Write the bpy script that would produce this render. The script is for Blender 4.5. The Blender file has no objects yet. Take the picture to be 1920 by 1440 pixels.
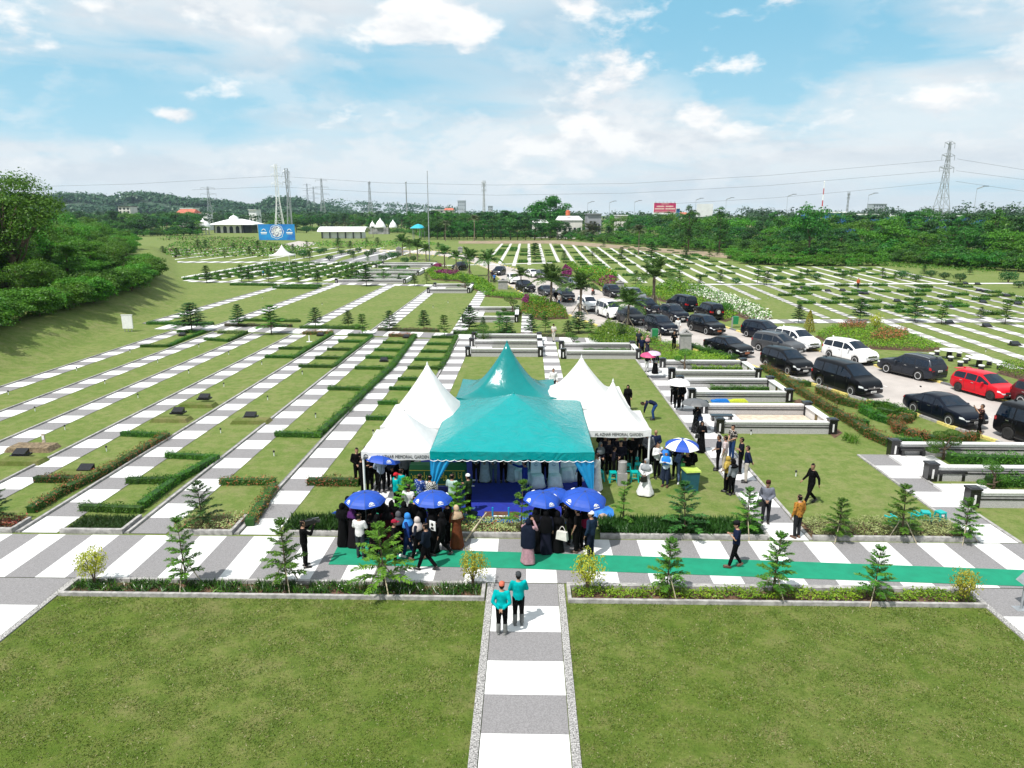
import bpy, bmesh, math, random
import numpy as np
from mathutils import Vector, Matrix
R=math.radians; pi=math.pi; sin=math.sin; cos=math.cos
SC=bpy.context.scene; COL=SC.collection
rnd=random.Random(7)

# ------------------------------------------------------------------ camera
FPX=1331.0; PIT=math.atan((720-403)/FPX); YAW=R(1.256); CAMH=11.5
cam_d=bpy.data.cameras.new('camera'); cam=bpy.data.objects.new('camera',cam_d); COL.objects.link(cam)
cam_d.sensor_width=36; cam_d.lens=36*FPX/1920; cam_d.clip_end=12000; cam_d.clip_start=.1
cam.location=(0,0,CAMH); cam.rotation_euler=(pi/2-PIT,0,YAW); SC.camera=cam
SC.view_settings.view_transform='Standard'; SC.view_settings.look='None'
SC.view_settings.exposure=0.42; SC.view_settings.gamma=1.0
# sun: high, behind the camera on the left
SUN_EL=R(60); SUN_FROM=Vector((-.68,-.73,0)).normalized()
sun_d=bpy.data.lights.new('sun','SUN'); sun_d.energy=4.4; sun_d.angle=R(.5); sun_d.color=(1,.96,.9)
sun=bpy.data.objects.new('sun',sun_d); COL.objects.link(sun)
sdir=Vector((SUN_FROM.x*cos(SUN_EL),SUN_FROM.y*cos(SUN_EL),sin(SUN_EL)))
sun.rotation_euler=sdir.to_track_quat('Z','Y').to_euler(); sun.location=(-60,-60,120)

cpi,spi=cos(PIT),sin(PIT); cya,sya=cos(YAW),sin(YAW)
def raydir(px,py):
    u=(px-960)/FPX; v=(py-720)/FPX
    f=cpi-v*spi; d=-spi-v*cpi
    return Vector((u*cya-f*sya,u*sya+f*cya,d))
def P(px,py,z=0.0):                     # point of the plane at height z seen at a photo pixel
    d=raydir(px,py); t=(z-CAMH)/d.z
    return Vector((d.x*t,d.y*t,z))
def AT(px,py,Y):                        # point at distance Y seen at a photo pixel
    d=raydir(px,py); t=Y/d.y
    return Vector((d.x*t,Y,CAMH+d.z*t))

# ------------------------------------------------------------------ world
W=bpy.data.worlds.new('World'); SC.world=W; W.use_nodes=True
nt=W.node_tree; nt.nodes.clear()
def nn(nt,t,**kw):
    n=nt.nodes.new(t)
    for k,v in kw.items(): setattr(n,k,v)
    return n
def mth(nt,op,a,b=None,c=None,clamp=False):
    n=nn(nt,'ShaderNodeMath',operation=op,use_clamp=clamp)
    for i,x in enumerate((a,b,c)):
        if x is None: continue
        if isinstance(x,(int,float)): n.inputs[i].default_value=x
        else: nt.links.new(x,n.inputs[i])
    return n.outputs[0]
def sstep(nt,x,a,b):
    n=nn(nt,'ShaderNodeMapRange',interpolation_type='SMOOTHSTEP'); nt.links.new(x,n.inputs[0])
    n.inputs[1].default_value=a; n.inputs[2].default_value=b; return n.outputs[0]
def mixc(nt,f,a,b):
    n=nn(nt,'ShaderNodeMix',data_type='RGBA')
    for i,x in ((0,f),(6,a),(7,b)):
        if isinstance(x,(int,float)): n.inputs[i].default_value=x
        elif isinstance(x,tuple): n.inputs[i].default_value=(*x[:3],1)
        else: nt.links.new(x,n.inputs[i])
    return n.outputs[2]
def noise(nt,vec,scale,detail=6,rough=.55,dist=0.0):
    n=nn(nt,'ShaderNodeTexNoise'); n.inputs['Scale'].default_value=scale; n.inputs['Detail'].default_value=detail
    n.inputs['Roughness'].default_value=rough; n.inputs['Distortion'].default_value=dist
    if vec is not None: nt.links.new(vec,n.inputs['Vector'])
    return n.outputs[0]
def make_sky():
    sky=nn(nt,'ShaderNodeTexSky',sky_type='NISHITA',sun_disc=False,sun_elevation=SUN_EL,
           sun_rotation=math.atan2(SUN_FROM.x,SUN_FROM.y),altitude=50,air_density=1.0,dust_density=.6,ozone_density=2.0)
    tc=nn(nt,'ShaderNodeTexCoord'); sep=nn(nt,'ShaderNodeSeparateXYZ'); nt.links.new(tc.outputs['Generated'],sep.inputs[0])
    x,y,z=sep.outputs; zz=mth(nt,'MAXIMUM',z,0.0)
    den=mth(nt,'ADD',zz,.10)
    comb=nn(nt,'ShaderNodeCombineXYZ'); nt.links.new(mth(nt,'DIVIDE',x,den),comb.inputs[0]); nt.links.new(mth(nt,'DIVIDE',y,den),comb.inputs[1])
    flat=comb.outputs[0]
    az=mth(nt,'ARCTAN2',x,y)
    def billow(dz):
        c=nn(nt,'ShaderNodeCombineXYZ'); nt.links.new(mth(nt,'MULTIPLY',az,3.6),c.inputs[0])
        nt.links.new(mth(nt,'MULTIPLY',mth(nt,'ADD',z,dz),7.5),c.inputs[1]); c.inputs[2].default_value=3.7
        return noise(nt,c.outputs[0],2.1,10,.58,.1)
    b0=billow(0.0); b1=billow(.022)
    # bright cumulus heaps stand where the photograph has them
    boost=None
    for px,py,rad,st in ((835,25,.085,.26),(740,45,.06,.12),(1075,2,.045,.22),(1100,150,.10,.13),(1360,228,.06,.20),(1290,205,.04,.12),
                         (205,272,.035,.18),(490,62,.05,.12),(1040,255,.14,.12),(1770,190,.05,.10),(330,220,.03,.14),(770,238,.05,.1),(430,130,.05,.1)):
        d=raydir(px,py).normalized()
        vm=nn(nt,'ShaderNodeVectorMath',operation='SUBTRACT'); nt.links.new(tc.outputs['Generated'],vm.inputs[0]); vm.inputs[1].default_value=d
        sc=nn(nt,'ShaderNodeVectorMath',operation='MULTIPLY'); nt.links.new(vm.outputs[0],sc.inputs[0]); sc.inputs[1].default_value=(1,1,1.9)
        ln=nn(nt,'ShaderNodeVectorMath',operation='LENGTH'); nt.links.new(sc.outputs[0],ln.inputs[0])
        m=nn(nt,'ShaderNodeMapRange',interpolation_type='SMOOTHSTEP'); nt.links.new(ln.outputs['Value'],m.inputs[0])
        m.inputs[1].default_value=rad*1.25; m.inputs[2].default_value=rad*.2; m.inputs[3].default_value=0; m.inputs[4].default_value=st
        boost=m.outputs[0] if boost is None else mth(nt,'ADD',boost,m.outputs[0])
    cum=sstep(nt,mth(nt,'ADD',b0,boost),.565,.70)
    shade=mth(nt,'ADD',mth(nt,'MULTIPLY',mth(nt,'SUBTRACT',b0,b1),4.5),.62,clamp=True)
    ccol=mixc(nt,shade,(7.6,8.3,9.1),(11.2,11.3,11.3))
    def spots(lst):
        tot=None
        for px,py,rad,st in lst:
            d=raydir(px,py).normalized()
            vm=nn(nt,'ShaderNodeVectorMath',operation='SUBTRACT'); nt.links.new(tc.outputs['Generated'],vm.inputs[0]); vm.inputs[1].default_value=d
            sc=nn(nt,'ShaderNodeVectorMath',operation='MULTIPLY'); nt.links.new(vm.outputs[0],sc.inputs[0]); sc.inputs[1].default_value=(1,1,2.2)
            ln=nn(nt,'ShaderNodeVectorMath',operation='LENGTH'); nt.links.new(sc.outputs[0],ln.inputs[0])
            m=nn(nt,'ShaderNodeMapRange',interpolation_type='SMOOTHSTEP'); nt.links.new(ln.outputs['Value'],m.inputs[0])
            m.inputs[1].default_value=rad*1.3; m.inputs[2].default_value=rad*.15; m.inputs[3].default_value=0; m.inputs[4].default_value=st
            tot=m.outputs[0] if tot is None else mth(nt,'ADD',tot,m.outputs[0])
        return tot
    holes=spots(((880,110,.20,.6),(650,150,.10,.35),(1270,60,.20,.85),(1480,15,.22,.7),(150,195,.18,.6),(330,185,.15,.65),(1600,60,.10,.3),(1420,175,.12,.4),(560,220,.16,.35),(760,185,.14,.3)))
    soft=noise(nt,flat,.55,7,.58,.5); mid=billow(.41)
    cm=nn(nt,'ShaderNodeCombineXYZ'); nt.links.new(mth(nt,'MULTIPLY',az,2.2),cm.inputs[0]); nt.links.new(mth(nt,'MULTIPLY',z,11.0),cm.inputs[1]); cm.inputs[2].default_value=9.1
    lay=noise(nt,cm.outputs[0],1.6,8,.6,.4)
    veil=mth(nt,'SUBTRACT',mth(nt,'ADD',mth(nt,'MULTIPLY',sstep(nt,soft,.26,.55),.72),mth(nt,'MULTIPLY',sstep(nt,lay,.36,.62),.42)),holes,clamp=True)
    grey=mth(nt,'ADD',mth(nt,'MULTIPLY',sstep(nt,lay,.40,.66),.62),mth(nt,'MULTIPLY',sstep(nt,mid,.42,.62),.38),clamp=True)
    tcol=mixc(nt,grey,(9.9,10.3,10.5),(6.9,7.8,8.7))
    puff=mth(nt,'MULTIPLY',sstep(nt,mid,.50,.62),.75)
    blue=mixc(nt,.85,sky.outputs[0],(3.0,7.0,9.4))
    lowblue=mixc(nt,sstep(nt,z,.02,.26),(5.2,8.4,10.0),blue)
    c=mixc(nt,veil,lowblue,tcol)
    c=mixc(nt,mth(nt,'MULTIPLY',puff,mth(nt,'SUBTRACT',1.0,mth(nt,'MULTIPLY',holes,.8,clamp=True))),c,(10.2,10.5,10.7))
    c=mixc(nt,cum,c,ccol)
    hz=mth(nt,'SUBTRACT',1.0,sstep(nt,z,.0,.12)); c=mixc(nt,mth(nt,'MULTIPLY',hz,.6),c,(7.7,8.8,9.6))
    bg=nn(nt,'ShaderNodeBackground'); nt.links.new(c,bg.inputs[0]); bg.inputs[1].default_value=.069
    out=nn(nt,'ShaderNodeOutputWorld'); nt.links.new(bg.outputs[0],out.inputs[0])
make_sky()

# ------------------------------------------------------------------ scene helpers
def link(o,parent=None):
    COL.objects.link(o)
    if parent is not None: o.parent=parent
    return o
def tag(o,label=None,cat=None,group=None,kind=None):
    if label: o['label']=label
    if cat: o['category']=cat
    if group: o['group']=group
    if kind: o['kind']=kind
    return o
def thing(name,label,cat,loc=(0,0,0),rz=0.0,group=None,sc=1.0):
    o=bpy.data.objects.new(name,None); link(o); o.location=loc; o.rotation_euler=(0,0,rz); o.scale=(sc,sc,sc)
    o.empty_display_size=.2
    return tag(o,label,cat,group)
def dup(o,loc=None,rz=None,sc=None,label=None,group=None,parent=None):
    c=o.copy(); COL.objects.link(c)
    if parent is not None: c.parent=parent
    if loc is not None: c.location=loc
    if rz is not None: c.rotation_euler=(0,0,rz)
    if sc is not None: c.scale=(sc,sc,sc) if isinstance(sc,(int,float)) else sc
    if label: c['label']=label
    if group: c['group']=group
    for ch in o.children: dup(ch,parent=c)
    return c
class Proto:            # first use moves the original, later uses copy it
    def __init__(s,root): s.root=root; s.used=False
    def put(s,loc,rz=0.0,sc=1.0,label=None,group=None):
        if s.used: return dup(s.root,loc,rz,sc,label,group)
        s.used=True; o=s.root; o.location=loc; o.rotation_euler=(0,0,rz); o.scale=(sc,sc,sc) if isinstance(sc,(int,float)) else sc
        if label: o['label']=label
        if group: o['group']=group
        return o
    def drop(s):
        if not s.used:
            for c in list(s.root.children):
                for d in list(c.children): bpy.data.objects.remove(d)
                bpy.data.objects.remove(c)
            bpy.data.objects.remove(s.root)
ORD='first second third fourth fifth sixth seventh eighth ninth tenth eleventh twelfth thirteenth fourteenth fifteenth sixteenth seventeenth eighteenth nineteenth twentieth'.split()
TENS={20:'twenty',30:'thirty',40:'forty',50:'fifty',60:'sixty',70:'seventy',80:'eighty',90:'ninety'}
def nth(i):
    if i<20: return ORD[i]
    n=i+1
    if n>=100: return 'one hundred and '+nth(n-101) if n>100 else 'one hundredth'
    t=n//10*10
    return (TENS[t][:-1]+'ieth') if n==t else TENS[t]+'-'+ORD[n-t-1]

class MB:
    def __init__(s): s.v=[]; s.f=[]; s.m=[]
    def add(s,vs,fs,mat=0):
        b=len(s.v); s.v+= [tuple(v) for v in vs]
        for f in fs: s.f.append(tuple(i+b for i in f)); s.m.append(mat)
    def box(s,c,d,rz=0.0,mat=0,M=None,tap=1.0):
        hx,hy,hz=d[0]/2,d[1]/2,d[2]/2; vs=[]
        for z,k in ((-hz,1),(hz,tap)):
            for x,y in ((-hx,-hy),(hx,-hy),(hx,hy),(-hx,hy)):
                x*=k; y*=k
                vs.append(Vector((x*cos(rz)-y*sin(rz),x*sin(rz)+y*cos(rz),z)))
        if M is not None: vs=[M@v for v in vs]
        vs=[v+Vector(c) for v in vs]
        s.add(vs,[(3,2,1,0),(4,5,6,7),(0,1,5,4),(1,2,6,5),(2,3,7,6),(3,0,4,7)],mat); return s
    def tube(s,pts,rads,n=6,mat=0,cap=True,sq=1.0):
        pts=[Vector(p) for p in pts]
        if isinstance(rads,(int,float)): rads=[rads]*len(pts)
        b=len(s.v); prev=None
        for i,p in enumerate(pts):
            t=(pts[min(i+1,len(pts)-1)]-pts[max(i-1,0)])
            if t.length<1e-9: t=Vector((0,0,1))
            t.normalize()
            if prev is None:
                a=Vector((1,0,0)) if abs(t.x)<.8 else Vector((0,1,0)); u=a-t*a.dot(t)
            else: u=prev-t*prev.dot(t)
            if u.length<1e-6: u=t.orthogonal()
            u.normalize(); w=t.cross(u); prev=u
            for k in range(n):
                a=2*pi*k/n; s.v.append(tuple(p+(u*cos(a)+w*sin(a)*sq)*rads[i]))
        for i in range(len(pts)-1):
            for k in range(n):
                k2=(k+1)%n; s.f.append((b+i*n+k,b+i*n+k2,b+(i+1)*n+k2,b+(i+1)*n+k)); s.m.append(mat)
        if cap:
            s.f.append(tuple(b+k for k in range(n-1,-1,-1))); s.m.append(mat)
            e=b+(len(pts)-1)*n; s.f.append(tuple(e+k for k in range(n))); s.m.append(mat)
        return s
    def rings(s,rings,mat=0,cap=True,closed=True):       # list of equal rings of points
        b=len(s.v); n=len(rings[0])
        for r in rings: s.v+=[tuple(p) for p in r]
        for i in range(len(rings)-1):
            for k in range(n if closed else n-1):
                k2=(k+1)%n; s.f.append((b+i*n+k,b+i*n+k2,b+(i+1)*n+k2,b+(i+1)*n+k)); s.m.append(mat)
        if cap and closed:
            s.f.append(tuple(b+k for k in range(n-1,-1,-1))); s.m.append(mat)
            e=b+(len(rings)-1)*n; s.f.append(tuple(e+k for k in range(n))); s.m.append(mat)
        return s
    def lathe(s,prof,n=12,mat=0,c=(0,0,0),axis='z',cap=True):
        rs=[]
        for r,z in prof:
            ring=[]
            for k in range(n):
                a=2*pi*k/n
                p=(r*cos(a),r*sin(a),z) if axis=='z' else ((r*cos(a),z,-r*sin(a)) if axis=='y' else (z,r*cos(a),r*sin(a)))
                ring.append((p[0]+c[0],p[1]+c[1],p[2]+c[2]))
            rs.append(ring)
        return s.rings(rs,mat,cap)
    def ell(s,c,r,n=10,m=6,mat=0,M=None):
        rs=[]
        for j in range(m+1):
            t=-pi/2+pi*(.02+.96*j/m)
            ring=[]
            for k in range(n):
                a=2*pi*k/n; v=Vector((r[0]*cos(t)*cos(a),r[1]*cos(t)*sin(a),r[2]*sin(t)))
                if M is not None: v=M@v
                ring.append(v+Vector(c))
            rs.append(ring)
        return s.rings(rs,mat)
    def quad(s,a,b,c,d,mat=0): s.add([a,b,c,d],[(0,1,2,3)],mat); return s
    def prism(s,poly,z0,z1,mat=0,mat_side=None):
        n=len(poly); a=sum(poly[i][0]*poly[(i+1)%n][1]-poly[(i+1)%n][0]*poly[i][1] for i in range(n))
        if a<0: poly=poly[::-1]
        vs=[(p[0],p[1],z0) for p in poly]+[(p[0],p[1],z1) for p in poly]
        s.add(vs,[tuple(range(n,2*n))],mat)
        s.add(vs,[(i,(i+1)%n,n+(i+1)%n,n+i) for i in range(n)],mat if mat_side is None else mat_side)
        return s
    def build(s,name,mats,parent=None,smooth=False,loc=None,rz=None):
        me=bpy.data.meshes.new(name); me.from_pydata(s.v,[],s.f)
        if not isinstance(mats,(list,tuple)): mats=[mats]
        for m in mats: me.materials.append(m)
        if len(mats)>1: me.polygons.foreach_set('material_index',s.m)
        if smooth: me.polygons.foreach_set('use_smooth',[True]*len(s.f))
        me.update(); o=bpy.data.objects.new(name,me); link(o,parent)
        if loc is not None: o.location=loc
        if rz is not None: o.rotation_euler=(0,0,rz)
        return o
def np_obj(name,V,k,mats,parent=None,midx=None,smooth=False):     # V: (n*k,3) faces of k own corners
    V=np.asarray(V,dtype=np.float32).reshape(-1,3); nf=len(V)//k
    me=bpy.data.meshes.new(name); me.vertices.add(len(V)); me.vertices.foreach_set('co',V.ravel())
    me.loops.add(nf*k); me.loops.foreach_set('vertex_index',np.arange(nf*k,dtype=np.int32))
    me.polygons.add(nf); me.polygons.foreach_set('loop_start',np.arange(0,nf*k,k,dtype=np.int32))
    if not isinstance(mats,(list,tuple)): mats=[mats]
    for m in mats: me.materials.append(m)
    if midx is not None: me.polygons.foreach_set('material_index',np.asarray(midx,dtype=np.int32))
    me.update(calc_edges=True); me.validate()
    o=bpy.data.objects.new(name,me); link(o,parent); return o

# ------------------------------------------------------------------ materials
MATS={}
def newmat(name):
    m=bpy.data.materials.new(name); m.use_nodes=True; t=m.node_tree
    return m,t,t.nodes['Principled BSDF']
def wpos(t):
    g=nn(t,'ShaderNodeNewGeometry'); return g.outputs['Position']
def opos(t):
    g=nn(t,'ShaderNodeTexCoord'); return g.outputs['Object']
def plain(name,col,rough=.6,var=.15,scale=6.0,metal=0.0,coat=0.0,spec=.5,bump=0.0,space='o',col2=None,bscale=None):
    if name in MATS: return MATS[name]
    m,t,b=newmat(name); vec=opos(t) if space=='o' else wpos(t)
    n=noise(t,vec,scale,5,.6)
    c2=col2 if col2 else tuple(c*(1-var*1.6) for c in col)
    c1=col if col2 else tuple(min(1,c*(1+var)) for c in col)
    t.links.new(mixc(t,sstep(t,n,.3,.7),c2,c1),b.inputs['Base Color'])
    b.inputs['Roughness'].default_value=rough; b.inputs['Metallic'].default_value=metal
    b.inputs['Coat Weight'].default_value=coat; b.inputs['Coat Roughness'].default_value=.06; b.inputs['Specular IOR Level'].default_value=spec
    if bump:
        bp=nn(t,'ShaderNodeBump'); bp.inputs['Strength'].default_value=bump; bp.inputs['Distance'].default_value=.02
        t.links.new(noise(t,vec,bscale or scale*6,4,.6),bp.inputs['Height']); t.links.new(bp.outputs[0],b.inputs['Normal'])
    MATS[name]=m; return m
def leafmat(name,dark,light,third=None,trans=.22,rough=.5,w3=.12):
    if name in MATS: return MATS[name]
    m,t,b=newmat(name); g=nn(t,'ShaderNodeNewGeometry'); oi=nn(t,'ShaderNodeObjectInfo')
    n=noise(t,opos(t),1.3,3,.6)
    f=mth(t,'ADD',mth(t,'MULTIPLY',g.outputs['Random Per Island'],.6),mth(t,'MULTIPLY',sstep(t,n,.3,.7),.4))
    c=mixc(t,f,dark,light)
    if third:
        h=mth(t,'FRACT',mth(t,'MULTIPLY',g.outputs['Random Per Island'],7.31))
        c=mixc(t,mth(t,'LESS_THAN',h,w3),c,third)
    hs=nn(t,'ShaderNodeHueSaturation'); t.links.new(c,hs.inputs['Color'])
    t.links.new(mth(t,'ADD',mth(t,'MULTIPLY',oi.outputs['Random'],.5),.75),hs.inputs['Value'])
    t.links.new(mth(t,'ADD',mth(t,'MULTIPLY',oi.outputs['Random'],.03),.485),hs.inputs['Hue'])
    t.links.new(hs.outputs[0],b.inputs['Base Color']); b.inputs['Roughness'].default_value=rough; b.inputs['Specular IOR Level'].default_value=.35
    tr=nn(t,'ShaderNodeBsdfTranslucent'); t.links.new(hs.outputs[0],tr.inputs[0])
    mx=nn(t,'ShaderNodeMixShader'); mx.inputs[0].default_value=trans
    t.links.new(b.outputs[0],mx.inputs[1]); t.links.new(tr.outputs[0],mx.inputs[2])
    t.links.new(mx.outputs[0],t.nodes['Material Output'].inputs[0]); MATS[name]=m; return m
def cloth(col,pat=None,col2=(.7,.7,.7),scale=14.0,rough=.85):
    key='cloth_%s_%s_%s'%(pat,tuple(round(c,3) for c in col),tuple(round(c,3) for c in col2))
    if key in MATS: return MATS[key]
    m,t,b=newmat('cloth'); vec=opos(t)
    if pat=='batik' or pat=='floral':
        v=nn(t,'ShaderNodeTexVoronoi'); v.inputs['Scale'].default_value=scale; t.links.new(vec,v.inputs['Vector'])
        f=sstep(t,mth(t,'ADD',v.outputs['Distance'],mth(t,'MULTIPLY',noise(t,vec,scale*1.4,3),.5)),.5,.62 if pat=='floral' else .7)
        c=mixc(t,f,col2,col)
    elif pat=='check':
        ck=nn(t,'ShaderNodeTexChecker'); ck.inputs['Scale'].default_value=scale*1.4; t.links.new(vec,ck.inputs['Vector'])
        c=mixc(t,ck.outputs[1],col,col2)
    elif pat=='stripe':
        w=nn(t,'ShaderNodeTexWave'); w.bands_direction='Z'; w.inputs['Scale'].default_value=7; t.links.new(vec,w.inputs['Vector'])
        c=mixc(t,sstep(t,w.outputs[1],.35,.65),col,col2)
    else:
        c=mixc(t,sstep(t,noise(t,vec,9,4),.3,.7),tuple(x*.75 for x in col),col)
    t.links.new(c,b.inputs['Base Color']); b.inputs['Roughness'].default_value=rough; b.inputs['Specular IOR Level'].default_value=.06
    bp=nn(t,'ShaderNodeBump'); bp.inputs['Strength'].default_value=.5; bp.inputs['Distance'].default_value=.03
    t.links.new(noise(t,vec,7,3,.5,.6),bp.inputs['Height']); t.links.new(bp.outputs[0],b.inputs['Normal'])
    MATS[key]=m; return m
def grassmat(name,a,b_,c_,dry,bump=.6):
    m,t,b=newmat(name); p=wpos(t)
    n1=noise(t,p,.16,6,.65); n2=noise(t,p,1.5,7,.72); n3=noise(t,p,9.0,6,.7); n4=noise(t,p,38.0,4,.7)
    c=mixc(t,sstep(t,n1,.38,.62),a,b_); n5=noise(t,p,.45,4,.6); c=mixc(t,mth(t,'MULTIPLY',sstep(t,n5,.52,.72),.5),c,dry)
    c=mixc(t,mth(t,'MULTIPLY',sstep(t,n2,.40,.68),.75),c,c_)
    c=mixc(t,mth(t,'MULTIPLY',sstep(t,n2,.52,.25),.55),c,dry)
    hs=nn(t,'ShaderNodeHueSaturation'); t.links.new(c,hs.inputs['Color'])
    val=mth(t,'ADD',mth(t,'MULTIPLY',n3,.9),mth(t,'MULTIPLY',n4,.9)); t.links.new(mth(t,'ADD',val,.12),hs.inputs['Value'])
    t.links.new(hs.outputs[0],b.inputs['Base Color']); b.inputs['Roughness'].default_value=.9; b.inputs['Specular IOR Level'].default_value=.15
    bp=nn(t,'ShaderNodeBump'); bp.inputs['Strength'].default_value=bump; bp.inputs['Distance'].default_value=.05
    t.links.new(val,bp.inputs['Height']); t.links.new(bp.outputs[0],b.inputs['Normal'])
    MATS[name]=m; return m
M_grass=grassmat('lawn_grass',(.128,.172,.044),(.158,.190,.058),(.082,.138,.022),(.205,.192,.092))
M_lawn=grassmat('front_lawn_grass',(.112,.160,.024),(.150,.185,.044),(.060,.115,.011),(.205,.180,.085),1.0)
M_white=plain('white_paving',(.62,.62,.615),.75,.07,1.6,space='w',bump=.2)
M_grey=plain('grey_paving',(.215,.208,.212),.85,.16,30,space='w',bump=.35)
M_pebble=plain('pebble_strip',(.40,.39,.38),.9,.5,26,space='w',bump=1.0)
M_kerb=plain('kerb_concrete',(.33,.32,.31),.85,.22,5,space='w',bump=.3)
M_kdark=plain('kerb_dark',(.16,.16,.165),.8,.2,5,space='w')
M_yellow=plain('kerb_yellow',(.62,.52,.16),.8,.2,8,space='w')
M_road=plain('road_concrete',(.40,.365,.34),.9,.10,.35,space='w',bump=.25,bscale=18)
M_soil=plain('soil',(.11,.06,.035),.95,.3,5,space='w',bump=.8)
M_sand=plain('sand',(.52,.43,.34),.95,.15,4,space='w',bump=.5)
M_blackg=plain('black_granite',(.012,.012,.014),.18,.3,30)
M_speck=plain('speckled_granite',(.42,.41,.41),.6,.35,60,space='w')
M_pale=plain('pale_granite',(.66,.65,.65),.5,.1,20)
M_pillar=plain('pillar_stone',(.29,.285,.28),.8,.12,4,bump=.2)
M_wmetal=plain('white_metal',(.75,.76,.77),.4,.05,3)
M_gmetal=plain('grey_steel',(.36,.38,.40),.45,.15,3,metal=.5)
M_dmetal=plain('dark_steel',(.10,.11,.12),.5,.15,3,metal=.3)
M_black=plain('black_plastic',(.012,.012,.013),.45,.2,9)
M_trunk=plain('bark',(.13,.09,.06),.9,.3,9,bump=.8)
M_ptrunk=plain('palm_bark',(.19,.145,.11),.9,.35,12,bump=1.0)
M_bamboo=plain('bamboo_stake',(.42,.36,.25),.7,.2,8)
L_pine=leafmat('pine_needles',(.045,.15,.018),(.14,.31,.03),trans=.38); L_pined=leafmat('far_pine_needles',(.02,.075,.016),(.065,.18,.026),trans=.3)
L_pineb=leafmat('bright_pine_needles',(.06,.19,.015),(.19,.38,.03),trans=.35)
L_tree=leafmat('tree_leaves',(.008,.058,.006),(.056,.215,.010),trans=.3)
L_treeb=leafmat('bright_tree_leaves',(.022,.11,.006),(.115,.30,.013),trans=.38)
L_dark=leafmat('dark_tree_leaves',(.006,.046,.008),(.030,.145,.016))
L_palm=leafmat('palm_fronds',(.04,.11,.022),(.15,.27,.06),trans=.35)
L_dryp=leafmat('dry_palm_fronds',(.08,.10,.05),(.20,.22,.13))
L_hedge=leafmat('hedge_leaves',(.018,.085,.006),(.092,.245,.012),trans=.28)
L_hred=leafmat('red_tipped_hedge_leaves',(.03,.075,.01),(.085,.16,.02),third=(.34,.10,.045),w3=.30)
L_hora=leafmat('orange_tipped_hedge_leaves',(.04,.08,.015),(.10,.17,.025),third=(.38,.13,.05),w3=.55)
L_lime=leafmat('lime_leaves',(.08,.19,.008),(.26,.40,.02),trans=.3)
L_pale=leafmat('variegated_leaves',(.14,.21,.05),(.42,.48,.20),trans=.2)
L_pink=leafmat('pinkish_leaves',(.16,.13,.06),(.40,.22,.14),third=(.45,.10,.07),w3=.3)
L_purple=leafmat('purple_flowers',(.10,.01,.06),(.34,.03,.16))
L_wflower=leafmat('white_flowers',(.55,.60,.45),(.85,.85,.80))
L_mondo=leafmat('dark_ground_cover',(.010,.042,.006),(.035,.10,.012))
L_brown=leafmat('brown_ground_cover',(.09,.05,.035),(.17,.11,.07))
L_yel=leafmat('golden_leaves',(.22,.26,.02),(.50,.48,.05),trans=.35)
L_blade=leafmat('grass_blades',(.072,.130,.014),(.175,.225,.045),third=(.25,.24,.11),w3=.14,trans=.3)
L_far=leafmat('distant_leaves',(.012,.050,.018),(.042,.12,.036))
# ------------------------------------------------------------------ ground, bank, road, paths
def sheet(name,poly,z,mat,label=None):
    m=MB(); n=len(poly); a=sum(poly[i][0]*poly[(i+1)%n][1]-poly[(i+1)%n][0]*poly[i][1] for i in range(n))
    if a<0: poly=poly[::-1]
    m.add([(p[0],p[1],z) for p in poly],[tuple(range(n))])
    return tag(m.build(name,mat),label,kind='structure')
for x0,x1 in ((-14.6,-1.2),(1.2,13.9)): sheet('lawn',[(x0,4),(x1,4),(x1,19.6),(x0,19.6)],.006,M_lawn,'front lawn beside the central path')
sheet('ground',[(-4000,-300),(4000,-300),(4000,9000),(-4000,9000)],0,M_grass,'grass ground of the memorial park')
def slabs(name,L0,R0,L1,R1,n,z=.02,first=0,mats=None,label='path of alternating white and grey slabs'):
    L0,R0,L1,R1=[Vector((p[0],p[1],0)) for p in (L0,R0,L1,R1)]
    m=MB()
    for i in range(n):
        a,b=i/n,(i+1)/n
        A,B,C,D=L0.lerp(L1,a),R0.lerp(R1,a),R0.lerp(R1,b),L0.lerp(L1,b)
        for p in (A,B,C,D): p.z=z
        m.quad(A,B,C,D,(i+first)%2)
    return tag(m.build(name,mats or [M_white,M_grey]),label,kind='structure')
def pathY(x0,x1,y0,y1,per=1.36,kerb=True,first=0,label='path of alternating white and grey slabs',kmat=None):
    n=max(1,round((y1-y0)/per)); slabs('path',(x0,y0),(x1,y0),(x0,y1),(x1,y1),n,.02,first,label=label)
    if kerb:
        m=MB(); m.box((x0-.09,(y0+y1)/2,.05),(.10,y1-y0,.10)); m.box((x0-.20,(y0+y1)/2,.025),(.10,y1-y0,.05),mat=1)
        tag(m.build('path_kerb',[M_kerb,kmat or M_kdark]),'dark concrete edging beside a striped path',kind='structure')
GX=[-36.0,-31.5,-27.3,-23.1,-18.8,-14.7,-10.6]
for i,x in enumerate(GX):
    y1=70.0-.16*(x+30)-.25
    pathY(x+.02,x+1.36,24.0,y1,1.4,first=i%2,label='striped path between the left grave rows')
pathY(-6.45,-5.15,24.0,66.6,1.4,label='striped path left of the tents')
pathY(1.3,2.6,39.0,65.6,1.4,kerb=False,label='striped path behind the tents')
pathY(8.95,10.25,23.95,57.0,1.5,kerb=False,label='pale path right of the tents')
pathY(16.35,17.7,23.9,33.6,1.6,kerb=False,label='striped path beside the lower enclosures')
m=MB()
for x in (8.88,10.33): m.box((x,40.5,.03),(.12,33,.06))
for x in (16.28,17.77): m.box((x,28.7,.03),(.12,9.6,.06))
tag(m.build('path_kerb',M_kerb),'low edging of the pale paths',kind='structure')
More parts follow.
